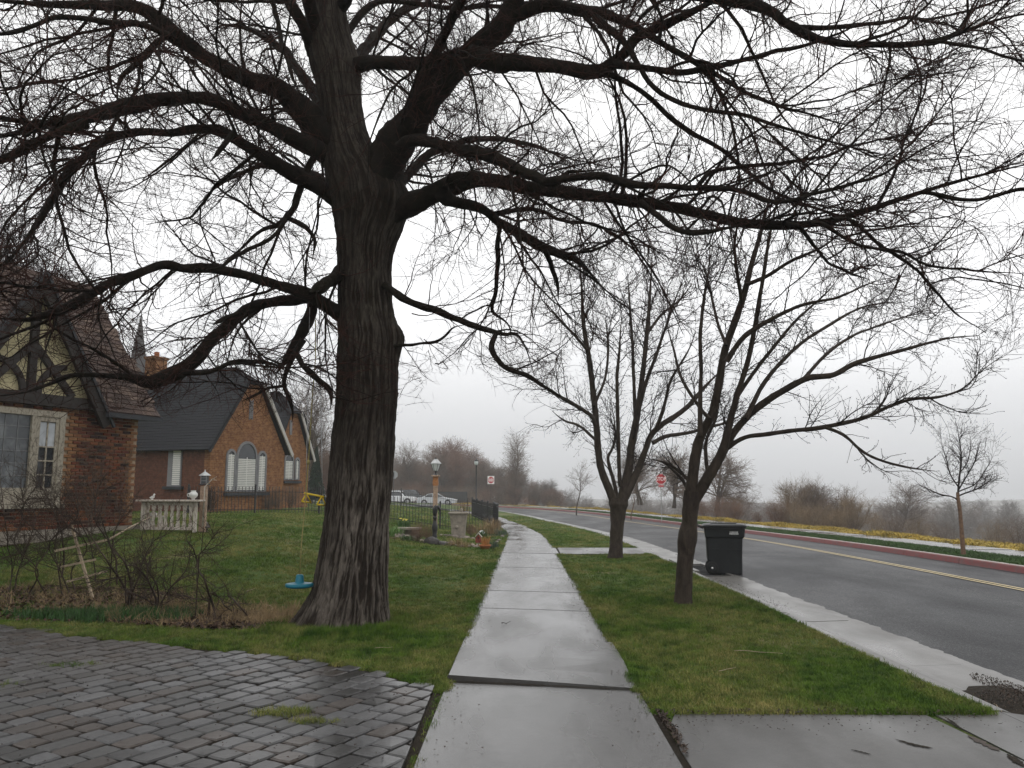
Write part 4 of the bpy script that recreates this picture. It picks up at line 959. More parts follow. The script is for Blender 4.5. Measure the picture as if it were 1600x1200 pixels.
for i,(px,d,s,w) in enumerate([(1000,78,1.0,1.0),(1052,74,1.12,1.0),(1118,70,1.0,1.1)]):
    o=place(PR['willow'][i%2],'willow_tree' if i==0 else 'willow_tree.%03d'%i,gpos(px,d,1.1),['gnarled bare tree behind the fork of the slimmer street tree','gnarled bare tree directly behind the stop sign','gnarled bare tree leaning out beyond the black bin'][i],'tree','gnarled trees on the far bank',s,tm=FB,cm=M['far_twig_brown'],sxy=w); o.location.z=max(o.location.z,-1.4)
def bank_pos(px,off):      # the place on the bank, off metres from the road centre, seen at column px
    ds=np.linspace(25,110,400); xs=(px-800)/FPX*ds/1.0087; s_,_=road_off(xs,ds); i=int(np.argmin(np.abs(s_-off))); return (float(xs[i]),float(ds[i]),float(H(xs[i],ds[i])))
k=0
for px,off,s,kd,mt in [(1232,13,.62,'broom','far_twig_tan'),(1262,14,.66,'broom','far_twig_brown'),(1296,14,.60,'broom','far_twig_brown'),(1326,14,.5,'broom','far_twig_tan')]:
    o=place(PR[kd][k%3],'thicket_tree' if k==0 else 'thicket_tree.%03d'%k,bank_pos(px,off),['first bare tree of the thicket, at its end nearest the black bin','taller bare tree just past the first in the thicket','bare tree in the middle of the thicket across the road','last low bare tree at the far end of the thicket'][k],'tree','trees in the thicket across the road',s,tm=FB,cm=M[mt],sxy=1.2); k+=1
k=0
for px,off,s,mt in [(1100,10.6,.95,'far_twig_red'),(1118,10.6,1.1,'far_twig_red'),(1138,10.6,1.0,'far_twig_red'),(1152,10.9,.9,'far_twig_red'),(1180,10.8,.55,'far_twig_red'),(1213,10.8,1.0,'far_twig_red'),(1228,11.5,.8,'far_twig_tan'),(1248,11.6,.95,'far_twig_tan'),(1268,11.4,.95,'far_twig_tan'),(1290,11.4,.95,'far_twig_tan'),(1310,11.5,.85,'far_twig_tan'),(1332,11.3,.65,'far_twig_brown'),(1362,12.5,.8,'far_twig_tan'),(1392,13,.8,'far_twig_brown'),(1425,13,.8,'far_twig_tan'),(1470,13.5,.8,'far_twig_brown'),(1545,13.5,.9,'far_twig_tan'),(1592,13,1.0,'far_twig_brown'),(820,10,.7,'far_twig_red'),(832,10,.6,'far_twig_red'),(858,10,.6,'far_twig_tan')]:
    o=place(PR['shrub'][k%2],'bank_shrub' if k==0 else 'bank_shrub.%03d'%k,bank_pos(px,off),'bare brown shrub on the bank beyond the far walkway','shrub','bare shrubs on the far bank',s*1.05,tm=FB,cm=M[mt],sxy=1.15); k+=1
# the wood behind the car park and the bend: reddish and brown trees
k=0; rr=random.Random(3)
for i in range(64):
    px=rr.uniform(600,868); d=rr.uniform(118,175) if px<800 else rr.uniform(112,150)
    hgt=9.5 if px<790 else 7.5-(px-790)*.045; s=hgt/8*rr.uniform(.8,1.12)*(d/135)
    kd=rr.choice(['broom','round','broom']); mt=rr.choice(['far_twig_red','far_twig_red','far_twig_brown','far_twig_brown','far_twig_grey'])
    x,y,z=gpos(px,d); z=max(z,-1.2)
    place(PR[kd][i%3],'woodland_tree' if k==0 else 'woodland_tree.%03d'%k,(x,y,z),'bare reddish-brown tree in the wood beyond the road bend','tree','bare trees of the wood beyond the bend',s,tm=FB,cm=M[mt],sxy=1.1); k+=1
for i in range(30):   # undergrowth in front of the wood
    px=rr.uniform(600,870); d=rr.uniform(108,122); x,y,z=gpos(px,d); z=max(z,-1)
    place(PR['shrub'][i%2],'wood_edge_shrub' if i==0 else 'wood_edge_shrub.%03d'%i,(x,y,z),'low bare shrub at the foot of the reddish wood','shrub','shrubs along the edge of the wood',rr.uniform(1.1,1.8),tm=FB,cm=M[rr.choice(['far_twig_red','far_twig_tan','far_twig_brown'])],sxy=1.4)
# valley trees fading in the fog: tops near eye level
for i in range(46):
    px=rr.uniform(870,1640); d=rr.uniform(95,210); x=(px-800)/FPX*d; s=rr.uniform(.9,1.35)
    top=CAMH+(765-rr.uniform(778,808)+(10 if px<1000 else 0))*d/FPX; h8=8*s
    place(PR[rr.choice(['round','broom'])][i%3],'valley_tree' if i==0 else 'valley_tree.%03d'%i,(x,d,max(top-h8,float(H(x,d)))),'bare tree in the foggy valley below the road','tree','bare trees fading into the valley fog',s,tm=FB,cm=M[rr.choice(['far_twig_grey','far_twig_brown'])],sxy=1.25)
# dark bare tree over the tudor house and behind the second house
for i,(px,d,s,kd,lab) in enumerate([(40,34,1.45,'round','dense dark bare tree rising behind the tudor house roof'),(125,37,1.3,'round','bare tree between the tudor roof and the grey spire'),(-70,33,1.5,'round','bare tree behind the tudor ridge at the picture edge')]):
    x,y,z=gpos(px,d); place(PR[kd][i],'bare_tree' if i==0 else 'bare_tree.%03d'%i,(x,y,z),lab,'tree',None,s*1.0,tm=M['limb'],cm=M['twig2'])
for i,(px,d,s,kd,lab) in enumerate([(488,58,1.05,'round','bare garden tree with forked trunk behind the farther gable'),(520,75,1.0,'broom','bare tree seen against the dark big trunk, behind the trapeze'),(465,70,1.0,'broom','reddish bare tree just beyond the farther gable roof')]):
    x,y,z=gpos(px,d); place(PR[kd][i],'garden_tree' if i==0 else 'garden_tree.%03d'%i,(x,y,z),lab,'tree',None,s,tm=FB,cm=M['far_twig_brown' if i==0 else 'far_twig_red'])
# stout pale trunk of the garden tree
# conifers
def conifer_mesh(Hh,seed,n=900):
    g=np.random.default_rng(seed); V=[];F=[]
    for i in range(n):
        t=g.uniform(0.08,1)**.8; z=Hh*t; r=(1-t)*Hh*.24+.08; a=g.uniform(0,6.283); rr0=r*g.uniform(.1,.35); c=np.array([math.cos(a),math.sin(a)]); q=np.array([-c[1],c[0]])
        w=.14+.3*(1-t); o=len(V); dr=-.25*r
        V+=[(c[0]*rr0,c[1]*rr0,z),(c[0]*r+q[0]*w,c[1]*r+q[1]*w,z+dr),(c[0]*r*1.15,c[1]*r*1.15,z+dr*1.3-.05),(c[0]*r-q[0]*w,c[1]*r-q[1]*w,z+dr)]; F.append((o,o+1,o+2,o+3))
    cm=npmesh('crown',V,np.array(F),False)
    v,f=tubes(np.array([[(0,0,-.3),(0,0,Hh*.5),(0,0,Hh*.97)]],float),np.array([[.16,.1,.02]]),6); return npmesh('trunk',v,f),cm
CM=[conifer_mesh(9,1),conifer_mesh(9,2)]
for i,(px,d,s) in enumerate([(619,250,1.0),(632,262,1.15),(648,270,1.0),(663,275,1.1),(676,285,1.05),(690,290,.9),(603,245,1.1),(640,235,.8),(560,240,1.1),(655,258,.8)]):
    x=(px-800)/FPX*d; place(CM[i%2],'hill_conifer' if i==0 else 'hill_conifer.%03d'%i,(x,d,float(H(x,d))-.2),'misty conifer on the hill above the wood','tree','misty conifers on the hill',s,tm=FB,cm=M['conifer'])
for i in range(16):
    px=rr.uniform(600,720); d=rr.uniform(200,280); x=(px-800)/FPX*d
    place(PR['round'][i%3],'hill_tree' if i==0 else 'hill_tree.%03d'%i,(x,d,float(H(x,d))-.2),'pale bare tree on the misty hillside','tree','bare trees on the misty hillside',rr.uniform(.9,1.2),tm=FB,cm=M['far_twig_grey'],sxy=1.2)
x,y,z=gpos(493,52); place(CM[1],'garden_conifer',(x,y,z),'slender dark green conifer beyond the farther gable','tree',None,.42,tm=FB,cm=M['conifer'],sxy=.8)
# ================================================================ houses
FX=np.array([.371,.9286]); YAW=math.atan2(.9286,.371)
class Frame:      # vertical wall frame: local x along the front, local y into the house
    def __init__(s,ox,oy,z,yaw=YAW): s.o=np.array([ox,oy]); s.z=z; s.yaw=yaw; s.X=np.array([math.cos(yaw),math.sin(yaw)]); s.Y=np.array([-s.X[1],s.X[0]])
    def on(s,px,py,y=0.):     # where the sight line meets the wall plane at local depth y
        r=ray(px,py); o=s.o+s.Y*y; den=r[0]*s.Y[0]+r[1]*s.Y[1]; t=(o@s.Y)/den; q=np.array([r[0]*t,r[1]*t])-o
        return float(q@s.X), float(CAMH+r[2]*t-s.z)
    def onx(s,px,py,x=0.):    # same for the side plane at local x
        r=ray(px,py); o=s.o+s.X*x; den=r[0]*s.X[0]+r[1]*s.X[1]; t=(o@s.X)/den; q=np.array([r[0]*t,r[1]*t])-o
        return float(q@s.Y), float(CAMH+r[2]*t-s.z)
def uvquad(me,scale=1):
    uv=me.uv_layers.new(name='UVMap'); 
    for p in me.polygons:
        n=p.normal
        for li in p.loop_indices:
            v=me.vertices[me.loops[li].vertex_index].co
            uv.data[li].uv=((v.x if abs(n.y)>=abs(n.x) else v.y)*scale, v.z*scale)
H1=Frame(-8.8,18.8,.76)
h1=empty('tudor_house',(-8.8,18.8,.76),'brown-roofed tudor house with cream half-timbered gable over a brick wall','house',None,YAW)
EZ=2.70
# body
mb=MB(); mb.box((-4.5,3.6,EZ/2-.15),(9,7.16,EZ+.3)); w=mb.build('wall',M['mortar'],h1)
mb=MB(); mb.box((-4.46,-.06,.0),(9.02,.16,.24)); mb.box((.03,3.5,0),(.14,7.3,.24)); mb.build('foundation',M['stone'],h1)
def brick_me():
    vs=[];r=random.Random(1); l,hh,d=.1025,.0325,.012
    mbk=MB(); mbk.cbox((0,0,0),(2*l,2*hh,2*d),.004); return mbk.v,mbk.f
bv,bf=brick_me()
bv=[(x*.955,-z,y*.90) for x,y,z in bv]
def bmesh_(mat):
    me=bpy.data.meshes.new('brick'); me.from_pydata(bv,[],bf); me.materials.append(mat); return me
BR=bmesh_(M['brick']); BO=bmesh_(M['brick_orange'])
# window unit limits from the sight lines
xr,_=H1.on(95,700); _,zt=H1.on(70,643); _,zb_=H1.on(60,793); xm,_=H1.on(47,700); xl=xm-1.75
nb=0; joinb=MB(); joino=MB()
for row in range(int((EZ-.14)/.0745)):
    z=.16+row*.0745; u=-.0 if row%2 else -.11
    x=-.1075 if row%2==0 else -.215
    while x>-8.8:
        inwin=(xl-.75<x<xr+.06) and (z<zt+.04)
        under=z<zb_-.02
        ok=not inwin or under
        if inwin and under: ok=True
        if ok:
            orange=(x>-.30) or (xr+.02<x<xr+.34 and z>.9)
            jx=x+random.uniform(-.002,.002)
            if nb<300 and x>xr+.03: 
                link('brick',BO if orange else BR,w,None,(jx,.0+random.uniform(-.004,.003),z)); nb+=1
            else: (joino if orange else joinb).add([(a+jx,b+.002*random.random(),c+z) for a,b,c in bv],bf)
        x-=.2155
tag(joinb.build('brickwork',M['brick_j'],w,fix=False),kind='stuff'); 
if joino.v: tag(joino.build('quoin_brickwork',M['brick_orange_j'],w,fix=False),kind='stuff')
# french window
wn=MB(); fr=.10; yF=-.03
zc0=zb_; 
wn.box((xr-.06,yF,(zt+zb_)/2),(.13,.12,zt-zb_)); wn.box(((xr+xl)/2-.35,yF,zt-.05),(xr-xl+.75,.125,.12)); wn.box((xm,yF,(zt+zb_)/2),(.12,.115,zt-zb_)); wn.box((xl,yF,(zt+zb_)/2),(.12,.115,zt-zb_)); wn.box((xl-.62,yF,(zt+zb_)/2),(.13,.12,zt-zb_)); wn.box(((xr+xl)/2-.35,yF-.02,zb_+.03),(xr-xl+.85,.2,.08))
wf=wn.build('window_frame',M['peel'],h1)
def casement(x0,x1,z0,z1,parent,cur=True):
    m=MB(); w_=.075
    for xx in (x0+w_/2,x1-w_/2): m.box((xx,-.045,(z0+z1)/2),(w_,.05,z1-z0))
    for zz,ww in ((z0+.16,.32),(z1-.05,.10)): m.box(((x0+x1)/2,-.046,zz),(x1-x0-.15,.048,ww))
    gx0,gx1,gz0,gz1=x0+w_,x1-w_,z0+.32,z1-.10
    rows=[0,.2,.41,.62,1.0]
    m.box(((gx0+gx1)/2,-.045,(gz0+gz1)/2),(.028,.035,gz1-gz0))
    for r_ in rows[1:-1]: m.box(((gx0+gx1)/2,-.047,gz0+(gz1-gz0)*r_),(gx1-gx0,.034,.03))
    c=m.build('window',M['peel'],parent)
    for i in range(4):
        za,zb2=gz0+(gz1-gz0)*rows[i]+.015,gz0+(gz1-gz0)*rows[i+1]-.015
        for xa,xb in((gx0,(gx0+gx1)/2-.014),((gx0+gx1)/2+.014,gx1)):
            p=MB(); p.box(((xa+xb)/2,-.036+random.uniform(-.002,.002),(za+zb2)/2),(xb-xa,.008,zb2-za)); p.build('pane',M['curtain'] if (i==3 and cur) else M['glass'],c)
casement(xm+.06,xr-.125,zb_+.07,zt-.11,h1); casement(xl-.555,xl-.06,zb_+.07,zt-.11,h1)
m=MB(); m.box(((xm+xl)/2,-.03,(zt+zb_)/2+.12),(xm-xl-.12,.01,zt-zb_-.48)); pn=m.build('picture_window',M['glass2'],h1)
m=MB(); m.box(((xm+xl)/2,-.032,zb_+.24),(xm-xl-.12,.05,.32)); m.build('lower_panel',M['peel'],pn)
for i in range(1,6): 
    m=MB(); m.box((xl+.06+(xm-xl-.12)*i/6,-.04,(zt+zb_)/2+.12),(.012,.012,zt-zb_-.5)); m.build('lead_bar',M['grey_trim'],pn)
for i in range(1,6): m=MB(); m.box(((xm+xl)/2,-.04,zb_+.4+(zt-zb_-.5)*i/6),(xm-xl-.12,.012,.012)); m.build('lead_bar',M['grey_trim'],pn)
# cross gable with timbers
gxc,_=H1.on(48,560); gf,_=H1.on(146,640); hw_=gf-gxc; 
_,gap=H1.on(46,432); GZ0=EZ+.02; GA=GZ0+hw_*1.52
m=MB(); m.add([(gxc-hw_,-.02,GZ0),(gxc+hw_,-.02,GZ0),(gxc,-.02,GA),(gxc-hw_,.3,GZ0),(gxc+hw_,.3,GZ0),(gxc,.3,GA)],[(0,1,2),(5,4,3),(0,3,4,1),(1,4,5,2),(2,5,3,0)]); st_=m.build('stucco_gable',M['stucco'],h1)
def beam(p,q,w_,y=-.06,th=.09,par=None,nm='timber',mat=None):
    a=Vector((p[0],0,p[1])); b=Vector((q[0],0,q[1])); d=(b-a).normalized(); nn=Vector((-d.z,0,d.x))*w_/2; m=MB()
    vs=[a+nn,b+nn,b-nn,a-nn]; m.add([(v.x,y-th/2,v.z) for v in vs]+[(v.x,y+th/2,v.z) for v in vs],[(0,1,2,3),(7,6,5,4),(0,4,5,1),(1,5,6,2),(2,6,7,3),(3,7,4,0)]); return m.build(nm,mat or M['timber'],par or st_)
beam((gxc-hw_-.15,GZ0+.06),(gxc+hw_+.05,GZ0+.06),.24,-.07,.13)
beam((gxc,GZ0+.18),(gxc,GA-.35),.16)
beam((gxc-hw_*.62,GZ0+.18),(gxc-.05,GZ0+1.15),.14,-.058); beam((gxc+hw_*.62,GZ0+.18),(gxc+.05,GZ0+1.15),.14,-.058)
for s_ in(-1,1):
    # curved braces made of short chords in one piece
    m=MB(); n=8
    for i in range(n):
        a0,a1=math.pi/2*i/n,math.pi/2*(i+1)/n; r0_,r1_=.55,.67; cx_,cz=gxc+s_*.78,GZ0+.18
        q=[(cx_-s_*r_*math.cos(a_),cz+r_*math.sin(a_)) for r_,a_ in((r0_,a0),(r1_,a0),(r1_,a1),(r0_,a1))]
        m.add([(x_,-.10,z_) for x_,z_ in q]+[(x_,-.03,z_) for x_,z_ in q],[(0,1,2,3),(7,6,5,4),(0,4,5,1),(1,5,6,2),(2,6,7,3),(3,7,4,0)])
    m.build('curved_brace',M['timber'],st_)
    beam((gxc+s_*(hw_+.22),GZ0-.36),(gxc,GA+.12),.30,-.22,.07,h1,'bargeboard')
    beam((gxc+s_*(hw_+.34),GZ0-.40),(gxc,GA+.30),.06,-.27,.05,h1,'bargeboard_trim',M['dark_trim'])
def lapped(fn,us,rows,w0,parent,limit=300,keep=None,name='shingle',mat='shingle',thick=.018,ex=.14,first=None):
    """fn(u,s)->(origin, along, up, normal)"""
    cand=[]
    for r_ in range(rows):
        s=r_*ex; u=us[0]+(.5*w0 if r_%2 else 0)
        while u<us[1]:
            ww=w0*random.uniform(.8,1.2)
            if keep is None or keep(u+ww/2,s): cand.append((u,s,ww))
            u+=ww+.008
    if first: cand.sort(key=first)
    J=MB(); n=0; shared={}
    for u,s,ww in cand:
        o,a,up,nn=fn(u+ww/2,s); h_=ex*1.25; l=thick*random.uniform(.8,1.5)
        key=(round(ww/w0,1),)
        if n<limit:
            k2=key[0]
            if k2 not in shared:
                q=k2*w0/2; me=bpy.data.meshes.new(name); me.from_pydata([(-q,0,.006),(q,0,.006),(q,h_,.002),(-q,h_,.002),(-q,0,.006+thick),(q,0,.006+thick),(q,h_,.004),(-q,h_,.004)],[],[(3,2,1,0),(4,5,6,7),(0,1,5,4),(1,2,6,5),(2,3,7,6),(3,0,4,7)]); me.materials.append(M[mat]); shared[k2]=me
            ob=link(name,shared[k2],parent); Mx=Matrix((tuple(a),tuple(up),tuple(nn))).transposed().to_4x4(); Mx.translation=Vector(o)+Vector(nn)*random.uniform(0,.006); ob.matrix_local=Mx; n+=1
        else:
            q=ww/2; a,up,nn,o=Vector(a),Vector(up),Vector(nn),Vector(o)
            J.add([tuple(o+a*x_+up*y_+nn*z_) for x_,y_,z_ in((-q,0,.006),(q,0,.006),(q,h_,.002),(-q,h_,.002),(-q,0,.006+l),(q,0,.006+l),(q,h_,.004),(-q,h_,.004))],[(4,5,6,7),(0,1,5,4),(1,2,6,5),(3,0,4,7)])
    if J.v: tag(J.build(name+'_courses',M[mat+'_j'] if mat+'_j' in M else M[mat],parent,fix=False),kind='stuff')
# main roof: eave at y=-.32, ridge at y=RW
RW=2.2; EE=.32; xE=.34; RZ=EZ+3.42; LEN=math.hypot(RW+EE,RZ-EZ+.02)
xa_,xb_=gxc-hw_-.22,gxc+hw_+.12; fz=lambda y:EZ-.05+(y+EE)/(RW+EE)*(RZ-.03-EZ+.05)
m=MB()
for x0_,x1_,y0_ in((-9.2,xa_,-EE),(xa_,xb_,.10),(xb_,xE,-EE)):
    m.add([(x0_,y0_,fz(y0_)),(x1_,y0_,fz(y0_)),(x1_,RW,RZ-.03),(x0_,RW,RZ-.03),(x0_,y0_,fz(y0_)-.07),(x1_,y0_,fz(y0_)-.07),(x1_,RW,RZ-.12),(x0_,RW,RZ-.12)],[(0,1,2,3),(7,6,5,4),(0,4,5,1),(1,5,6,2),(2,6,7,3),(3,7,4,0)])
m.add([(-9.2,-EE,EZ-.05),(xE,-EE,EZ-.05),(xE,RW,RZ-.03),(-9.2,RW,RZ-.03),(xE,2*RW+EE,EZ-.05),(-9.2,2*RW+EE,EZ-.05),(-9.2,-EE,EZ-.12),(xE,-EE,EZ-.12),(xE,RW,RZ-.12),(-9.2,RW,RZ-.12),(xE,2*RW+EE,EZ-.12),(-9.2,2*RW+EE,EZ-.12)],[(3,2,4,5),(2,8,10,4),(11,10,8,9),(4,10,11,5),(3,5,11,9)])
rf=m.build('roof',M['shingle_bed'],h1)
m=MB(); m.add([(-.005,0,EZ-.05),(-.005,2*RW,EZ-.05),(-.005,RW,RZ-.2),(-.3,0,EZ-.05),(-.3,2*RW,EZ-.05),(-.3,RW,RZ-.2)],[(0,1,2),(5,4,3),(0,2,5,3),(2,1,4,5)]); m.build('end_gable',M['brick3'],h1)
up=Vector((0,RW+EE,RZ-EZ+.02)).normalized(); nn=Vector((0,-up.z,up.y))
def gcut(u,s):
    y=-EE+s*up.y; z=EZ-.05+s*up.z
    # covered by the cross gable roof
    return not (abs(u-gxc)<max(0,(GA+.25-z)/1.52)-.02) and not (y<.12 and xa_<u<xb_+.1)
lapped(lambda u,s:((u,-EE+s*up.y,EZ-.05+s*up.z),(1,0,0),tuple(up),tuple(nn)),(-8.6,xE-.12),int(LEN/.14),.24,rf,300,gcut,first=lambda c:(-c[0]*1.0+c[1]*.25))
# cross gable roof slopes run back into the main roof
for s_ in(-1,1):
    a_=Vector((gxc+s_*(hw_+.25),-.22,GZ0-.35)); b_=Vector((gxc,-.22,GA+.22)); upg=(b_-a_).normalized(); ng=Vector((-upg.z*(-s_),0,upg.x*(-s_))); ng=Vector((s_*abs(upg.z),0,abs(upg.x))); Lg=(b_-a_).length
    m=MB(); m.add([tuple(a_),tuple(b_),tuple(b_+Vector((0,2.9,0))),tuple(a_+Vector((0,1.6,0))),tuple(a_-ng*.07),tuple(b_-ng*.07),tuple(b_-ng*.07+Vector((0,2.9,0))),tuple(a_-ng*.07+Vector((0,1.6,0)))],[(0,1,2,3),(7,6,5,4),(0,4,5,1),(1,5,6,2),(2,6,7,3),(3,7,4,0)])
    m.build('gable_roof',M['shingle_bed'],h1)
    lapped(lambda u,s,a_=a_,upg=upg,ng=ng:(tuple(a_+Vector((0,u,0))+upg*s),(0,1,0),tuple(upg),tuple(ng)),(0.,2.6),int(Lg/.14),.24,bpy.data.objects[rf.name],0,lambda u,s,Lg=Lg:u<1.2+1.5*s/Lg)
m=MB(); m.box((-.43,-EE-.03,EZ-.12),(1.52,.10,.10)); m.build('rain_gutter',M['dark_trim'],h1)
m=MB(); m.box(((xb_+xE)/2,-EE/2,EZ-.13),(xE-xb_,EE,.02)); m.build('eave_soffit',M['timber'],h1)
# climbing bare vine stems on the wall
g=np.random.default_rng(9)
st=np.array([[[ -0.95+.5*g.normal()*.35,-.05,.1+.0]]]*7); 
q=[]
for i in range(9):
    x0=-.9+g.normal()*.22; p=np.array([x0,-.035,.1]); path=[p.copy()]
    for k in range(13): p=p+np.array([g.normal()*.06,0,.14]); path.append(p.copy())
    q.append(path)
q=np.array(q); qr=np.repeat(np.linspace(.010,.004,14)[None],9,0)
a,ar=grow(q,qr,160,.1,1,.15,.5,25,70,7,.2,.03,.004,.0015,.8,g,planar=(1,.05,1)); a[...,1]=np.minimum(a[...,1],-.025); a[...,1]=np.maximum(a[...,1],-.12)
b,br_=grow(a,ar,700,.1,1,.05,.2,25,70,4,.2,.0,.003,.0015,.8,g,planar=(1,.05,1)); b[...,1]=np.clip(b[...,1],-.14,-.02)
wv=empty('wall_vine',(-8.8,18.8,.76),'leafless brown climber spread up the middle of the brick wall','plant',None,YAW)
tag(joinm('stems',[(q,qr,4),(a,ar,3),(b,br_,3)],M['far_twig_brown'],wv),kind='stuff')

# ---------------- second house
H2=Frame(-12.4,33.0,.72)
h2=empty('brick_cottage',(-12.4,33.0,.72),'orange brick cottage with dark clipped-gable roofs and arched windows','house',None,YAW)
E2=2.66; WX=4.8; xc2=2.4; RZ2=6.45; CUT=5.70
def wallpoly(poly,y0,th,mat,par,name='wall'):
    m=MB(); m.prism(poly,lambda u,w:(u,y0,w),lambda u,w:(u,y0+th,w)); o=m.build(name,mat,par); uvquad(o.data); return o
w2=wallpoly([(0,-.3),(WX,-.3),(WX,E2),(2.82,CUT-.1),(1.98,CUT-.1),(0,E2)],0,.3,M['brick2'],h2)
m=MB(); m.box((2.4,5.0,E2/2-.1),(4.7,9.4,E2+.2)); m.box((7.1,6.0,E2/2-.1),(4.6,7.4,E2+.2)); o=m.build('side_wall',M['brick3'],h2); uvquad(o.data)
# shift the body so that its side face stands flush behind the gable wall corner
o.location=(-.045,0,0)
def onF(px,py): return H2.on(px,py)
def arch(x0,x1,z0,zs,n=10):
    r_=(x1-x0)/2; c=(x0+x1)/2; return [(x0,z0),(x1,z0)]+[(c+r_*math.cos(a_),zs+r_*1.05*math.sin(a_)) for a_ in np.linspace(0,math.pi,n)]
def arched_window(x0,x1,z0,ztop,par,y=0.,head=True):
    r_=(x1-x0)/2; zs=ztop-r_*1.05
    m=MB(); o_=arch(x0-.05,x1+.05,z0,zs,12); i_=arch(x0+.05,x1-.05,z0+.04,zs,12); n=len(o_)
    for k in range(n):
        k2=(k+1)%n; m.add([(o_[k][0],y-.05,o_[k][1]),(o_[k2][0],y-.05,o_[k2][1]),(i_[k2][0],y-.05,i_[k2][1]),(i_[k][0],y-.05,i_[k][1]),(o_[k][0],y+.01,o_[k][1]),(o_[k2][0],y+.01,o_[k2][1]),(i_[k2][0],y+.02,i_[k2][1]),(i_[k][0],y+.02,i_[k][1])],[(0,1,2,3),(0,4,5,1),(2,6,7,3)])
    w=m.build('window',M['grey_trim'],par)
    m=MB(); m.prism(i_,lambda u,v:(u,y-.012,v),lambda u,v:(u,y-.004,v)); m.build('pane',M['glass'],w)
    zt2=zs+(.02 if head else r_*.5); m=MB(); nsl=int((zt2-z0-.08)/.075)
    for k in range(nsl):
        zz=z0+.07+k*.075; m.box(((x0+x1)/2,y-.026,zz+.03),(x1-x0-.12,.012,.06),M=Matrix.Rotation(.35,3,'X'))
    m.box(((x0+x1)/2,y-.030,(z0+zt2)/2),(.035,.014,zt2-z0-.06))
    tag(m.build('louvred_shutter',M['blind'],w),kind='stuff')
for (pl,pr_,pt,head) in ((352,367,703,False),(368,400,691,True),(401,415,706,False)):
    x0,_=onF(pl,740); x1,_=onF(pr_,740); _,zt_=onF((pl+pr_)/2,pt); _,z0=onF((pl+pr_)/2,768); arched_window(x0+.04,x1-.04,z0,zt_,h2,0,head)
x0,z0=onF(349,771); x1,_=onF(418,771); m=MB(); m.box(((x0+x1)/2,-.06,z0-.03),(x1-x0,.16,.13)); m.build('window_sill',M['dark_trim'],h2)
x0,zv=onF(392,640); m=MB(); 
for k in range(9): m.box((x0,-.02,zv-.36+k*.09),(.17,.03,.07),M=Matrix.Rotation(.4,3,'X'))
m.box((x0-.1,-.02,zv),(.03,.04,.9)); m.box((x0+.1,-.02,zv),(.03,.04,.9)); m.build('louvre_vent',M['grey_trim'],h2)
# side window with shutter
ya,_=H2.onx(284,740,-.0); yb,_=H2.onx(263,740,-.0); _,za=H2.onx(273,760,0); _,zb3=H2.onx(273,701,0)
sw_=MB(); sw_.box((-.03,(ya+yb)/2,(za+zb3)/2),(.06,yb-ya,zb3-za)); swn=sw_.build('window',M['grey_trim'],h2)
m=MB()
for k in range(int((zb3-za-.1)/.08)): m.box((-.066,ya+(yb-ya)*.34,za+.09+k*.08),(.012,(yb-ya)*.55,.062),M=Matrix.Rotation(-.3,3,'Y'))
tag(m.build('louvred_shutter',M['blind'],swn),kind='stuff')
m=MB(); m.box((-.08,(ya+yb)/2,za-.06),(.16,yb-ya+.3,.12)); m.build('window_sill',M['dark_trim'],h2)
def clipped_roof(xc,hwid,yfront,yback,ez,rz,cut,name,eo=.36):
    """gable roof whose front end is clipped; courses are lapped strips"""
    m=MB(); run=hwid+eo; L=math.hypot(run,rz-ez+.05); ex=.15; rows=int(L/ex)
    tb=.0
    for s_ in(-1,1):
        upv=Vector((-s_*run,0,rz-ez+.05)).normalized(); nv=Vector((s_*upv.z,0,abs(upv.x)))
        for r_ in range(rows+1):
            s0,s1=r_*ex,min(r_*ex+ex*1.12,L)
            def pt(s,y,lift): 
                p=Vector((xc+s_*run,y,ez-.05))+upv*s+nv*lift; return tuple(p)
            def yf(s):
                z=ez-.05+upv.z*s; t=max(0,(z-cut)/(rz-cut)); return yfront-.25+1.25*t**.75
            m.add([pt(s0,yf(s0),.03),pt(s0,yback,.03),pt(s1,yback,.008),pt(s1,yf(s1),.008),pt(s0,yf(s0),0.0),pt(s0,yback,0.0)],[(0,1,2,3),(4,5,1,0)])
        # underside
        m.add([pt(0,yfront-.25,-.05),pt(0,yback,-.05),pt(L,yback,-.05),pt(L,yfront+1,-.05),((xc+s_*run*(1-((cut-ez+.05)/upv.z)/L)),yfront-.25,cut-.05)],[(0,1,2,3,4)])
    # clipped front, rounded over
    upv=(rz-ez+.05)/L; sc_=(cut-ez+.05)/upv; xk=run*(1-sc_/L); n=7; prev=None
    for i in range(n+1):
        t=i/n; z=cut+(rz-cut)*t+.03; y=yfront-.25+1.25*t**.75; xx=xk*(1-t)+.0
        cur=[(xc-xx,y,z),(xc+xx,y,z)]
        if prev: m.add(prev+cur,[(0,1,3,2)])
        else: m.add([(xc-xx,y,z-.09),(xc+xx,y,z-.09)]+cur,[(0,1,3,2)])
        prev=cur
    return m.build(name,M['slate'],h2,fix=False)
clipped_roof(xc2,2.4,0,9.0,E2,RZ2,CUT,'roof')
def rake(xa,za,xb,zb4,y,w_,mat,nm='rake_board'): beam((xa,za),(xb,zb4),w_,y,.06,h2,nm,mat)
rake(WX+.30,E2-.12,2.90,CUT-.05,-.24,.17,M['pale_trim']); rake(-.32,E2-.14,1.90,CUT-.08,-.24,.10,M['slate'])
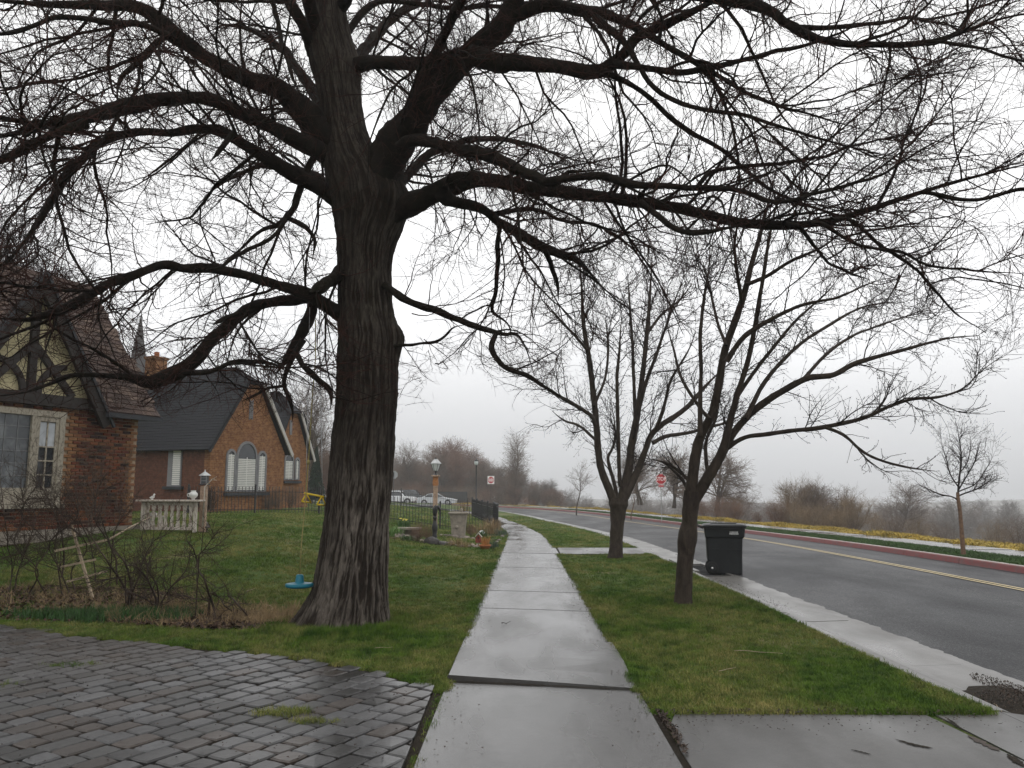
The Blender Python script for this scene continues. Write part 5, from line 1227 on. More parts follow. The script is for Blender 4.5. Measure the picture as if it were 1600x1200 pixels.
# wing with the farther gable
wx0,wx1,wy=6.75,9.5,2.05; xw=(wx0+wx1)/2; hwW=(wx1-wx0)/2; CW=4.95; RW2=6.1
wallpoly([(wx0,-.3),(wx1,-.3),(wx1,E2-.05),(xw+.26,CW-.05),(xw-.26,CW-.05),(wx0,E2-.05)],wy,.3,M['brick2'],h2)
wyf=wy
clipped_roof(xw,hwW,wyf,8.0,E2-.05,RW2,CW,'wing_roof',.25)
def onW(px,py): return H2.on(px,py,wyf)
for (pl,pr_,pt,head) in ((443,458,709,True),(460,467,716,False)):
    x0,_=onW(pl,740); x1,_=onW(pr_,740); _,zt_=onW((pl+pr_)/2,pt); _,z0=onW((pl+pr_)/2,750); arched_window(x0+.04,x1-.04,z0,zt_,h2,wyf,head)
x0,z0=onW(441,753); x1,_=onW(468,753); m=MB(); m.box(((x0+x1)/2,wyf-.06,z0),(x1-x0,.16,.12)); m.build('window_sill',M['dark_trim'],h2)
rake(wx1+.22,E2-.2,xw+.3,CW,wyf-.24,.15,M['pale_trim'])
m=MB(); x0,zv=onW(454,668); m.box((x0,wyf-.02,zv),(.18,.04,.75)); m.build('louvre_vent',M['grey_trim'],h2)
# chimney
m=MB(); m.box((2.3,5.6,5.9),(.72,.62,2.5)); m.box((2.3,5.6,7.10),(.82,.72,.12)); ch=m.build('chimney',M['brick2'],h2); uvquad(ch.data)
m=MB(); m.lathe((2.3,5.6,7.16),[(.12,0),(.11,.18),(.13,.24),(.10,.24)],10); m.build('chimney_pot',M['terracotta'],ch)
# distant spire
sp_pos=P(214,600,62); spv=empty('church_spire',(sp_pos[0],62,float(H(sp_pos[0],62))),'slender grey spire rising between the tudor roof and the brick chimney','spire')
_,_,ztop=P(214,492,62); _,_,zbs=P(214,582,62); zz0=spv.location.z
m=MB(); m.lathe((0,0,0),[(.72,0),(.72,zbs-zz0-.2)],8); m.build('tower',M['brick3'],spv)
m=MB(); m.lathe((0,0,0),[(.82,zbs-zz0-.2),(.55,zbs-zz0+1.3),(.03,ztop-zz0)],8); m.build('spire_roof',M['spire'],spv)
# ================================================================ iron fences
def fence(name,label,pts,hgt,sp,post_every,posts_r=.03):
    root=wempty(name,(*pts[0],float(H(*pts[0]))),label,'fence')
    pk=bpy.data.meshes.new('picket'); mbp=MB(); mbp.box((0,0,hgt/2),(.017,.017,hgt)); mbp.add([(-.014,-.014,hgt),(.014,-.014,hgt),(.014,.014,hgt),(-.014,.014,hgt),(0,0,hgt+.07)],[(0,1,4),(1,2,4),(2,3,4),(3,0,4)]); pk.from_pydata(mbp.v,[],mbp.f); pk.materials.append(M['iron'])
    po=bpy.data.meshes.new('post'); mbp=MB(); mbp.box((0,0,hgt/2+.05),(posts_r*2,posts_r*2,hgt+.1)); mbp.lathe((0,0,hgt+.1),[(posts_r*.6,0),(posts_r*1.3,.03),(posts_r*1.3,.06),(0.006,.11)],8); po.from_pydata(mbp.v,[],mbp.f); po.materials.append(M['iron'])
    for a,b in zip(pts[:-1],pts[1:]):
        L=math.hypot(b[0]-a[0],b[1]-a[1]); n=int(L/sp)
        for i in range(n):
            t=(i+.5)/n; x,y=a[0]+(b[0]-a[0])*t,a[1]+(b[1]-a[1])*t; link('picket',pk,root,None,(x,y,float(H(x,y))+.03))
        npz=max(1,round(L/post_every))
        for i in range(npz+1):
            t=i/npz; x,y=a[0]+(b[0]-a[0])*t,a[1]+(b[1]-a[1])*t; link('post',po,root,None,(x,y,float(H(x,y))-.02))
        for fz in (.12,hgt-.16):
            q=[(a[0]+(b[0]-a[0])*i/16,a[1]+(b[1]-a[1])*i/16) for i in range(17)]
            mr_=MB(); mr_.tube([(x,y,float(H(x,y))+fz+.03) for x,y in q],.017,4); mr_.build('rail',M['iron'],root)
fence('iron_fence','low black iron picket fence running from the cottage corner to the sidewalk',[(-12.3,30.7),(-.62,34.0)],.96,.125,2.35,.032)
fence('iron_fence.001','black iron picket fence seen end-on along the sidewalk edge',[(-.62,34.25),(-.95,43.),(-2.6,53)],1.08,.14,2.4,.05)
fence('iron_fence.002','farther black iron fence across the back of the cottage lawn',[(-13.5,50.5),(-2.9,53)],1.0,.14,2.4,.028)

# ================================================================ garden things
def gp(px,d,dz=0): x=(px-800)/FPX*d/1.009; return (x,d,float(H(x,d))+dz)
def top_z(py,d,px=800): return P(px,py,d)[2]
# lamp post
b=gp(680.5,29.4); lp=empty('garden_lamp',b,'square timber lamp post with glazed carriage lantern in the rock bed','lamp post'); zt_=top_z(742,29.4)-b[2]
m=MB(); m.cbox((0,0,zt_/2-.2),(.155,.155,zt_),.01); m.build('post',M['cedar'],lp)
m=MB(); m.cbox((0,0,zt_-.29),(.20,.20,.20),.02); m.cbox((0,0,zt_-.12),(.18,.18,.14),.01); m.build('post_collar',M['cedar2'],lp)
m=MB(); m.cbox((0,0,zt_-.035),(.30,.30,.05),.012); m.build('post_cap',M['cedar'],lp)
m=MB(); m.lathe((0,0,zt_-.01),[(.10,0),(.06,.03),(.03,.06),(.03,.13),(.07,.16)],8); m.build('lantern_base',M['iron'],lp)
lz=zt_+.15; hg=top_z(716,29.4)-b[2]-lz
m=MB(); m.lathe((0,0,lz),[(.085,0),(.17,hg*.55)],6); gl=m.build('lantern_glass',M['lampglass'],lp)
for k in range(6):
    a_=k*math.pi/3; m=MB(); m.tube([(.088*math.cos(a_),.088*math.sin(a_),lz),(.175*math.cos(a_),.175*math.sin(a_),lz+hg*.55)],.009,4); m.build('glazing_bar',M['iron'],gl)
m=MB(); m.lathe((0,0,lz+hg*.55),[(.20,0),(.20,.015),(.085,hg*.33),(.07,hg*.36)],6); m.build('lantern_hood',M['lampmetal'],lp)
m=MB(); m.lathe((0,0,lz+hg*.90),[(.06,0),(.05,.03),(.02,.05),(.012,.09)],8); m.build('finial',M['iron'],lp)
m=MB(); m.tube([(.03,0,lz+.04),(.03,0,lz+hg*.25)],.012,6); m.tube([(-.03,0,lz+.04),(-.03,0,lz+hg*.25)],.012,6); m.build('bulb',M['lampmetal'],lp)
# hitching post with horse head
b=gp(680,24.6); hp=empty('hitching_post',b,'black cast iron hitching post with horse head finial beside a dark rock','hitching post'); hh=top_z(789,24.6)-b[2]
m=MB(); m.lathe((0,0,0),[(.13,-.02),(.12,.05),(.075,.09),(.06,.16),(.085,.22),(.06,.27),(.075,.38),(.095,.48),(.07,.58),(.055,.66),(.05,hh-.42),(.065,hh-.40),(.065,hh-.36),(.045,hh-.33)],12); m.build('shaft',M['iron'],hp,True)
def skin(name,pts,rad,mat,par,ed=None):
    me=bpy.data.meshes.new(name); me.from_pydata(pts,ed or [(i,i+1) for i in range(len(pts)-1)],[]); o=link(name,me,par,mat)
    mo=o.modifiers.new('s','SKIN'); 
    for i,v in enumerate(me.skin_vertices[0].data if len(me.skin_vertices) else []): v.radius=(rad[i],rad[i])
    return o
m=MB(); m.tube([(0,0,hh-.36),(.005,0,hh-.25),(.02,0,hh-.14),(.05,0,hh-.06),(.09,0,hh-.05),(.135,0,hh-.12),(.155,0,hh-.20)],[.05,.060,.066,.07,.062,.042,.030],10)
m.tube([(.02,.03,hh-.05),(.015,.035,hh+.015)],[.018,.004],5); m.tube([(.02,-.03,hh-.05),(.015,-.035,hh+.015)],[.018,.004],5)
m.tube([(-.02,0,hh-.03),(-.05,0,hh-.12),(-.055,0,hh-.22),(-.04,0,hh-.32)],[.02,.022,.022,.015],6)
m.build('horse_head',M['iron'],hp,True)
m=MB(); m.tube([(.15+.035*math.cos(t),0,hh-.25+.035*math.sin(t)) for t in np.linspace(0,6.28,13)],.006,5); m.build('ring',M['iron'],hp,True)
# rocks
def rock_mesh(r,seed,flat=.6):
    g=np.random.default_rng(seed); import bmesh; bm=bmesh.new(); bmesh.ops.create_icosphere(bm,subdivisions=2,radius=1); me=bpy.data.meshes.new('rock')
    for v in bm.verts:
        k=1+.28*float(fbm(np.array([v.co.x*1.3+seed,v.co.y*1.3,v.co.z*1.3]),2,seed)); v.co=v.co*k; v.co.x=max(min(v.co.x,.85),-.9); v.co.z=max(v.co.z,-.5)*flat
        v.co*=r
    bm.to_mesh(me); bm.free(); me.materials.append(M['rock']); return me
RM=[rock_mesh(1,i,.55+.1*(i%3)) for i in range(6)]
rocks=[(612,26.2,.13),(622,25.2,.16),(630,25.4,.14),(637,26,.10),(648,25.6,.10),(667,24.8,.12),(694,24.9,.13),(700,24.8,.10),(706,25.4,.09),(714,24.4,.08),(722,24.2,.09),(738,24.6,.12),(743,24.2,.13),(748,24.9,.10),(764,24.2,.10),(768,25,.08),(703,28.6,.13),(712,28.3,.15),(722,28.3,.12),(730,28.4,.14),(739,28.2,.10),(697,28.9,.10),(660,24.9,.09),(690,28.9,.08),(775,26,.10),(780,28,.10),(785,30.2,.12),(787,31.5,.12),(777,27,.09),(733,24.3,.08)]
for i,(px,d,r_) in enumerate(rocks):
    o=link('garden_rock' if i==0 else 'garden_rock.%03d'%i,RM[i%6],None,None,gp(px,d,r_*.15),(0,0,random.uniform(0,6))); o.scale=(r_,r_*.8,r_)
    tag(o,'rough tan-brown rock edging the planting bed by the sidewalk','rock','rocks edging the planting bed')
dr=link('dark_rock',RM[2].copy(),None,M['darkrock'],gp(676,24.2,.03)); dr.scale=(.26,.2,.24); tag(dr,'shiny black rock at the foot of the hitching post','rock')
dr=link('dark_rock.001',RM[4].copy(),None,M['darkrock'],gp(689,24.4,.02)); dr.scale=(.18,.15,.15); tag(dr,'smaller black rock just beside the shiny one','rock')
# planter urn on stone base
b=gp(717,28.9); pl=empty('stone_planter',b,'pale square stone planter with flared rim and carved front face','planter'); ph=top_z(800,28.9)-b[2]
def frust(m,c,w0,w1,h0,h1,d0=None,d1=None):
    d0=d0 or w0; d1=d1 or w1
    m.add([(c[0]+sx*w/2,c[1]+sy*d/2,z) for (w,d,z) in((w0,d0,h0),(w1,d1,h1)) for sx,sy in((-1,-1),(1,-1),(1,1),(-1,1))],[(3,2,1,0),(4,5,6,7),(0,1,5,4),(1,2,6,5),(2,3,7,6),(3,0,4,7)])
m=MB(); frust(m,(0,0),.52,.50,-.05,.06); m.build('plinth',M['stone'],pl)
m=MB(); frust(m,(0,0),.46,.48,.06,.30); frust(m,(0,0),.48,.60,.30,ph-.08); m.build('bowl',M['stone'],pl)
m=MB(); frust(m,(0,0),.66,.70,ph-.08,ph-.04); frust(m,(0,0),.70,.68,ph-.04,ph); m.build('rim',M['stone'],pl)
m=MB(); m.lathe((0,0,0),[(.07,0),(.06,.03),(.02,.045)],10); o=m.build('carved_rosette',M['stone'],pl,True,loc=(-.05,-.25,.38),rot=(R(90),0,0))
m=MB(); m.lathe((0,0,0),[(.03,0),(.05,.04),(.045,.10),(.02,.14)],8); o=m.build('stone_finch_ornament',M['stone'],None,True,loc=(b[0]+.1,b[1],b[2]+ph)); o.name='stone_ornament'; tag(o,'little pale stone ornament standing on the planter rim','ornament')
# low stone bench
b=gp(641,26.2); bn=empty('stone_bench',b,'low weathered stone slab bench at the edge of the rock bed','bench'); bh=.30
m=MB(); m.cbox((0,0,bh-.03),(.74,.32,.07),.012); m.build('slab',M['stone'],bn)
for sx in(-1,1): m=MB(); m.cbox((sx*.24,0,bh/2-.05),(.12,.26,bh-.02),.01); m.build('leg',M['stone'],bn)
m=MB(); m.box((0,.05,bh/2-.04),(.38,.06,bh-.06)); m.build('back_panel',M['stone'],bn)
# small birdhouse, red front, pale roof
b=gp(748,24.3); bh_=empty('birdhouse',b,'small faded red birdhouse with pale peaked roof among the rocks','birdhouse')
m=MB(); m.box((0,0,.10),(.05,.05,.2)); m.build('stake',M['stick'],bh_)
m=MB(); m.prism([(-.085,0),(.085,0),(.085,.14),(0,.24),(-.085,.14)],lambda u,w:(u,-.07,w+.15),lambda u,w:(u,.07,w+.15)); m.build('box',M['redwood'],bh_)
for s_ in(-1,1): m=MB(); m.box((s_*.055,0,.375),(.16,.19,.014),M=Matrix.Rotation(s_*.86,3,'Y')); m.build('roof_board',M['weath'],bh_)
m=MB(); m.lathe((0,0,0),[(.024,0),(.024,.004)],10); m.build('entrance_hole',M['iron'],bh_,loc=(0,-.073,.29),rot=(R(90),0,0))
# terracotta bowl
b=gp(758.5,23.6); tp=empty('terracotta_bowl',b,'wide terracotta bowl holding orange dead grass','plant pot')
m=MB(); m.lathe((0,0,0),[(.10,0),(.16,.10),(.175,.12),(.17,.14),(.15,.135),(.14,.11)],14); m.build('bowl',M['terracotta'],tp,True)
# tufts of blades: dry or green clumps, each its own plant
def clump(name,label,cat,loc,n,hgt,r,mat,seed,lean=.5,w=.008,group=None,flow=None):
    g=np.random.default_rng(seed); V=[];F=[]; par=empty(name,loc,label,cat,group)
    for i in range(n):
        a_=g.uniform(0,6.283); q=g.uniform(0,1)**.5*r; x,y=q*math.cos(a_),q*math.sin(a_); h_=hgt*g.uniform(.5,1.05); az=a_+g.normal()*.6; ln=lean*g.uniform(.2,1.)*h_
        dx,dy=math.cos(az),math.sin(az); sx_,sy_=-dy*w/2,dx*w/2; o=len(V)
        for t,ww in((0,1),(.5,.9),(.85,.55),(1,.1)):
            ox,oy,oz=x+dx*ln*t*t,y+dy*ln*t*t,h_*(t-.25*lean*t*t*t); V+=[(ox-sx_*ww,oy-sy_*ww,oz-.01),(ox+sx_*ww,oy+sy_*ww,oz-.01)]
        F+=[(o+2*k,o+2*k+1,o+2*k+3,o+2*k+2) for k in range(3)]
    tag(link('foliage',npmesh('foliage',V,np.array(F)),par,mat),kind='stuff')
    if flow:
        fm,kf=flow
        for i in range(kf):
            a_=g.uniform(0,6.283); q=g.uniform(.2,1)*r*1.2; x,y=q*math.cos(a_),q*math.sin(a_); h_=hgt*g.uniform(.85,1.1); m=MB(); m.tube([(x,y,0),(x,y,h_)],.004,4); m.build('stem',M['plantgreen'],par); f_=bpy.context.scene.collection.objects[-1]
            m=MB()
            for k in range(6): t=k*math.pi/3; m.add([(x,y,h_),(x+.04*math.cos(t-.3),y+.04*math.sin(t-.3),h_+.012),(x+.055*math.cos(t),y+.055*math.sin(t),h_+.005),(x+.04*math.cos(t+.3),y+.04*math.sin(t+.3),h_+.012)],[(0,1,2,3)])
            m.tube([(x,y-.0,h_),(x,y-.035,h_+.01)],[.014,.022],8); m.build('flower',fm,par,fix=False)
    return par
clump('dead_grass_tuft','orange dead grass sprouting from the terracotta bowl','plant',gp(758.5,23.6,.1),140,.34,.12,simple('orange_dead_grass',(.42,.19,.06),.8,.3,9),1,.35)
clump('ornamental_grass','tall tan dried grass clump against the corner of the iron fence','plant',gp(768,33.3),260,.80,.42,M['dry_grass'],2,.55,.012)
clump('ornamental_grass.001','shorter straw-coloured grass clump left of the fence corner post','plant',gp(748,32.6),160,.5,.30,M['dry_grass'],3,.6,.012)
clump('ornamental_grass.002','flattened tan grass clump at the front of the rock bed','plant',gp(715,24.5),170,.30,.26,M['dry_grass'],4,.8)
clump('ornamental_grass.003','low straw tuft between birdhouse and black rock','plant',gp(726,24.1),120,.24,.22,M['dry_grass'],14,.8)
clump('iris_clump','green sword-leaved clump beside the dried grass','plant',gp(753,29.5),90,.42,.16,M['plantgreen'],5,.35,.018)
clump('daylily_clump','fresh light green leaves spilling by the stone bench','plant',gp(612,25.4),200,.42,.40,simple('fresh_leaf_green',(.10,.19,.045),.55,.3,12),6,.8,.016)
clump('daylily_clump.001','small green leaf clump in front of the stone bench','plant',gp(637,24.4),90,.25,.22,M['plantgreen'],16,.8,.014)
clump('lavender_clump','bluish green stalks at the bed end next to the sidewalk','plant',gp(772,24.1),110,.33,.16,M['plantblue'],7,.4)
clump('lavender_clump.001','grey-green plant spilling over the sidewalk edge below the fence corner','plant',gp(786,31.6),160,.42,.30,M['plantblue'],8,.6)
clump('daffodils','clump of yellow daffodils in front of the iron fence','flowers',gp(627,30.6),70,.30,.12,M['plantgreen'],9,.35,.014,None,(M['petal'],3))
clump('daffodils.001','second clump of yellow daffodils a step to the side of the first','flowers',gp(637,30.7),80,.30,.15,M['plantgreen'],10,.35,.014,None,(M['petal'],4))
for i,(px,d,lab) in enumerate([(652,24.3,'twiggy reddish shrub between stone bench and black rock'),(668,25.6,'small twiggy shrub behind the hitching post base'),(737,30.5,'low bare shrub beside the stone planter')]):
    o=place(PR['shrub'][i%2],'twiggy_shrub' if i==0 else 'twiggy_shrub.%03d'%i,gp(px,d),lab,'shrub',None,.30+.05*(i==0),tm=FB,cm=M['far_twig_red'],sxy=1.2)
o=place(PR['shrub'][0],'orange_shrub',gp(727,44,0),'rusty orange twiggy shrub behind the planter and fence','shrub',None,.62,tm=FB,cm=simple('rusty_twigs',(.22,.12,.04),.8,.3,3),sxy=.9)
m=MB(); m.lathe((0,0,0),[(.02,0),(.09,.03),(.12,.10),(.09,.18),(.02,.21)],12); o=m.build('white_ball',M['white'],None,True,loc=gp(753,31.5,.16)); o.name='gazing_ball'; tag(o,'small white garden ball perched among the dried grasses','ornament')
o.location.z=float(H(o.location.x,o.location.y))
# bark chips and leaves spread on the bed
def scatter_leaves(name,n,sampler,size,mat,kind='stuff',par=None,lift=.01,curl=.35,seed=1,elong=1.6,Hf=None):
    H=Hf or globals()['H']
    g=np.random.default_rng(seed); p=sampler(g,n); n=len(p); az=g.uniform(0,6.283,n); s=g.uniform(.6,1.3,n)*size; tl=g.normal(size=(n,2))*curl
    ux=np.stack([np.cos(az),np.sin(az),tl[:,0]],-1)*s[:,None]*elong/2; uy=np.stack([-np.sin(az),np.cos(az),tl[:,1]],-1)*s[:,None]/2
    z=H(p[:,0],p[:,1])+lift+g.uniform(0,.012,n); c=np.stack([p[:,0],p[:,1],z],-1)
    V=np.stack([c-ux,c-uy+[0,0,.004],c+ux,c+uy+[0,0,.004]],1).reshape(-1,3); V[:,2]=np.maximum(V[:,2],np.repeat(H(p[:,0],p[:,1]),4)+lift*.6)
    o=link(name,npmesh(name,V,np.arange(4*n).reshape(-1,4),False),par,mat); return tag(o,kind=kind)
bedpoly=[(-3.9,25.8),(-3.2,24.3),(-1.6,23.5),(-.62,23.4),(-.60,26.5),(-1.1,27.6),(-2.4,28.2),(-3.9,27)]
def ell(cx,cy,rx,ry,rot=0): 
    def f(g,n):
        r_=g.uniform(0,1,n)**.6; a_=g.uniform(0,6.283,n); x,y=r_*rx*np.cos(a_),r_*ry*np.sin(a_); return np.stack([cx+x*math.cos(rot)-y*math.sin(rot),cy+x*math.sin(rot)+y*math.cos(rot)],-1)
    return f
tag(scatter_leaves('bark_mulch',3500,lambda g,n:np.vstack([ell(-2.1,24.6,1.9,.55)(g,n//2),ell(-1.9,28.6,1.5,.5)(g,n//4),ell(-.95,32.3,.45,1.4)(g,n//4)]),.05,M['leaf_litter_j']),'brown mulch chips and dead leaves spread over the rock bed','mulch')

# ================================================================ balustrade, ornaments, lantern birdhouse, cairn
bx0,by0=-8.50,18.62; bx1,by1=-7.18,18.42; bz=.76; byaw=math.atan2(by1-by0,bx1-bx0); BL=math.hypot(bx1-bx0,by1-by0)
bal=empty('garden_balustrade',(bx0,by0,bz),'weathered white wooden balustrade with flat boards beside the tudor house corner','railing',None,byaw); BH=top_z(781,18.6)-bz
m=MB(); m.cbox((BL/2+.02,0,BH-.015),(BL+.22,.30,.035),.006); m.build('top_board',M['weath'],bal)
m=MB(); m.box((BL/2,0,BH-.08),(BL-.02,.06,.085)); m.build('top_rail',M['weath'],bal)
m=MB(); m.box((BL/2,0,.06),(BL-.02,.06,.06)); m.build('bottom_rail',M['weath'],bal)
for x_ in(0.02,BL-.02): m=MB(); m.box((x_,0,BH/2-.03),(.055,.09,BH-.02)); m.build('post',M['weath'],bal)
bpoly=[(-.05,0),(.05,0),(.05,.06),(.032,.10),(.03,.2),(.045,.28),(.03,.34),(.05,.40),(.05,.46),(-.05,.46),(-.05,.40),(-.03,.34),(-.045,.28),(-.03,.2),(-.032,.10),(-.05,.06)]
mb_=MB(); mb_.prism(bpoly,lambda u,w:(u,-.012,w*1.0),lambda u,w:(u,.012,w)); bme=bpy.data.meshes.new('baluster'); bme.from_pydata(mb_.v,[],mb_.f); bme.materials.append(M['weath'])
for i in range(8): o=link('baluster',bme,bal,None,(.13+i*(BL-.26)/7,0,.08)); o.scale=(1,1,(BH-.2)/.46)
def onbal(t,z=0): return (bx0+(bx1-bx0)*t,by0+(by1-by0)*t,bz+BH+z)
jg=empty('white_jug',onbal(.93),'round white jug standing on the balustrade end','jug')
m=MB(); m.lathe((0,0,0),[(.045,0),(.03,.02),(.05,.04),(.095,.09),(.095,.14),(.06,.18),(.05,.20),(.062,.215)],14); m.build('body',M['white'],jg,True)
m=MB(); m.tube([(-.09,0,.15),(-.14,0,.13),(-.135,0,.09),(-.09,0,.07)],.011,6); m.build('handle',M['white'],jg,True)
og=empty('white_bird_figurine',onbal(.17),'tiny white bird figurine standing on the balustrade near the house wall','figurine')
m=MB(); m.tube([(-.06,0,.05),(-.03,0,.05),(0,0,.055),(.03,0,.07),(.035,0,.11),(.045,0,.13),(.065,0,.125)],[.008,.03,.04,.03,.018,.022,.006],8); m.lathe((0,0,0),[(.03,0),(.02,.03)],8); m.build('body',M['white'],og,True)
b=(onbal(1.0)[0]+.02,by1+.35,bz); lb=empty('lantern_birdhouse',b,'grey lantern-shaped birdhouse on a tan post behind the balustrade','birdhouse'); hz=top_z(758,18.8)-bz
m=MB(); m.cbox((0,0,hz/2-.02),(.13,.13,hz),.01); m.build('post',M['cedar'],lb)
m=MB(); m.box((0,0,hz+.015),(.20,.20,.03)); m.build('base',M['dark_trim'],lb)
for sx,sy in((-1,-1),(1,-1),(1,1),(-1,1)): m=MB(); m.box((sx*.065,sy*.065,hz+.125),(.016,.016,.19)); m.build('corner_post',M['grey_trim'],lb)
m=MB(); m.box((0,0,hz+.125),(.12,.12,.18)); bb=m.build('glazing',M['glass2'],lb)
for zz in(.10,.17): m=MB(); m.box((0,-.066,hz+zz),(.12,.01,.012)); m.build('bar',M['grey_trim'],bb)
m=MB(); m.lathe((0,0,hz+.22),[(.15,0),(.02,.09),(.012,.14)],4); m.build('roof',M['lampmetal'],lb)
o=MB(); bsx,bsy=onbal(1.0)[0]+.10,by1+.15; o.tube([(bsx,bsy,bz+.1),(bsx+.01,bsy,bz+BH+.30),(bsx+.16,bsy,bz+BH+.46),(bsx+.27,bsy,bz+BH+.53)],[.02,.018,.013,.005],6); o.tube([(bsx+.16,bsy,bz+BH+.46),(bsx+.28,bsy,bz+BH+.45)],[.010,.004],5)
o=o.build('forked_stick',M['weath'],None,True); tag(o,'bleached forked stick rising beside the lantern birdhouse','stick')
o=MB(); o.lathe((0,0,0),[(.07,0),(.08,.01),(.08,.06),(.05,.07)],12); o=o.build('white_dish',M['white'],None,True,loc=(bx0+.16,by0+.22,bz+.34)); tag(o,'white bowl on a shelf behind the balustrade','bowl'); 
sh=MB(); sh.box((bx0+.2,by0+.24,bz+.32),(.36,.2,.03)); sh.box((bx0+.06,by0+.24,bz+.16),(.03,.16,.3)); sh.box((bx0+.34,by0+.24,bz+.16),(.03,.16,.3)); sh=sh.build('plant_stand',M['weath'],None); tag(sh,'small white stand tucked behind the balustrade by the wall','stand')
b=gp(322,18.9); cn=empty('rock_cairn',b,'little cairn of stacked dark flat stones on the lawn by the balustrade','cairn')
for i,(r_,z_) in enumerate([(.10,.02),(.09,.07),(.17,.12),(.13,.17),(.10,.21),(.06,.245)]):
    o=link('rock',RM[i%6].copy(),cn,M['darkrock'] if i%2 else M['rock'],(random.uniform(-.02,.02),0,z_+.02),(random.uniform(-.1,.1),0,random.uniform(0,6))); o.scale=(r_,r_*.8,.055)

# ================================================================ swings on the big tree
sx0,sy0,sz0=P(468,913,10.1); tx,ty,tz=P(493,500,10.0)
dsw=wempty('disc_swing',(sx0,sy0,sz0-.03),'teal plastic disc swing hanging on a long yellow rope from the big tree','swing')
m=MB(); m.lathe((sx0,sy0,sz0-.03),[(.02,-.005),(.12,-.012),(.165,0),(.172,.02),(.165,.04),(.13,.045),(.06,.05),(.052,.07),(.045,.135),(.03,.15),(.012,.15)],28); m.build('disc_seat',M['teal'],dsw,True)
m=MB(); pts=[(sx0,sy0,sz0+.10)]+[P(471,850,10.1),P(477,783,10.1),P(482,722,10.08),P(488,620,10.05),P(493,560,10.0),(tx,ty,tz)]; m.tube(pts,.0075,6); m.build('rope',M['rope'],dsw,True)
m=MB(); kx,ky,kz=pts[3]; m.lathe((kx,ky,kz-.03),[(.01,0),(.022,.02),(.022,.04),(.01,.06)],8); m.build('knot',M['rope'],dsw,True)
tsw=wempty('trapeze_swing',P(478,771,10.2),'yellow plastic trapeze bar with two triangular handles, hanging above the lawn','swing')
a_=Vector(P(478,771,10.2)); c_=Vector(P(504,776,10.2)); dv=(c_-a_).normalized()
m=MB(); m.tube([a_-dv*.02,c_+dv*.02],.013,8); m.build('bar',M['yplastic'],tsw,True)
for q in (a_+dv*.01,c_-dv*.01):
    m=MB(); u_=dv*.5+Vector((0,.7,0)); u_.normalize(); pts=[q,q+u_*.075-Vector((0,0,.105)),q-u_*.075-Vector((0,0,.105)),q]; m.tube(pts[:2],.010,6); m.tube(pts[1:3],.012,6); m.tube(pts[2:],.010,6); m.build('handle',M['yplastic'],tsw,True)
for q,t_ in ((a_,P(484,480,10.2)),(c_,P(499,483,10.25))): m=MB(); m.tube([q,Vector(q).lerp(Vector(t_),.2),Vector(t_)],.005,5); m.build('cord',M['chain'],tsw,True)

# ================================================================ wheeled bin
bpx,bpy_=G(1124,889,-.13); 
cart=empty('wheeled_bin',(4.68,18.0,float(zroad(np.array(-4.5),0))),'black wheeled rubbish bin with closed lid standing at the kerb','rubbish bin',None,R(-12))
# local: x to the viewer's right (front of bin), wheels at -x; taper downwards
def loft(secs,n_corner=3):
    m=MB(); rings=[]
    for (x0,x1,y0,y1,z,r_) in secs:
        ring=[]
        for cx_,cy_,a0 in((x1-r_,y1-r_,0),(x0+r_,y1-r_,90),(x0+r_,y0+r_,180),(x1-r_,y0+r_,270)):
            for k in range(n_corner+1): a1=R(a0+90*k/n_corner); ring.append((cx_+r_*math.cos(a1),cy_+r_*math.sin(a1),z))
        rings.append(ring)
    n=len(rings[0]); vs=[v for r_ in rings for v in r_]; fs=[(i*n+k,i*n+(k+1)%n,(i+1)*n+(k+1)%n,(i+1)*n+k) for i in range(len(rings)-1) for k in range(n)]
    fs.append(tuple(range(n-1,-1,-1))); fs.append(tuple((len(rings)-1)*n+k for k in range(n))); m.add(vs,fs); return m
loft([(-.24,.36,-.27,.27,.0,.05),(-.26,.365,-.28,.28,.02,.05),(-.26,.37,-.285,.285,.20,.05),(-.37,.37,-.29,.29,.30,.05),(-.385,.39,-.31,.31,.76,.05),(-.39,.395,-.315,.315,.765,.05),(-.40,.43,-.335,.335,.80,.05),(-.42,.45,-.35,.35,.985,.06),(-.44,.47,-.37,.37,.99,.06),(-.44,.47,-.37,.37,1.012,.06)]).build('body',M['cart'],cart,False)
lid=loft([(-.46,.485,-.385,.385,1.014,.07),(-.46,.50,-.39,.39,1.035,.07),(-.42,.46,-.36,.36,1.062,.08),(-.30,.36,-.27,.27,1.078,.08)]).build('lid',M['cart'],cart,False)
m=MB(); 
for yy in(-.16,.0,.16): m.box((.0,yy,1.084),(.55,.05,.014))
m.build('lid_rib',M['cart'],lid)
m=MB(); m.tube([(-.44,-.25,.98),(-.55,-.25,1.03),(-.57,-.22,1.035),(-.57,.22,1.035),(-.55,.25,1.03),(-.44,.25,.98)],.018,8); m.build('handle',M['cart'],cart,True)
m=MB(); m.tube([(-.27,-.34,.13),(-.27,.34,.13)],.014,8); m.build('axle',M['steel'],cart,True)
for sy in(-1,1):
    m=MB(); m.lathe((0,0,0),[(.06,-.03),(.12,-.035),(.135,-.02),(.135,.02),(.12,.035),(.06,.03)],24); wobj=m.build('wheel',M['rubber'],cart,True,loc=(-.27,sy*.315,.135),rot=(R(90),0,0))
    m=MB(); m.lathe((0,0,0),[(.075,-.033),(.07,-.038),(.02,-.03),(.02,.03),(.07,.038),(.075,.033)],16); m.build('rim',M['cart'],wobj,True)
    m=MB(); m.lathe((0,0,0),[(.022,-.045),(.022,.045)],10); m.build('hub_cap',M['head'],wobj,True)
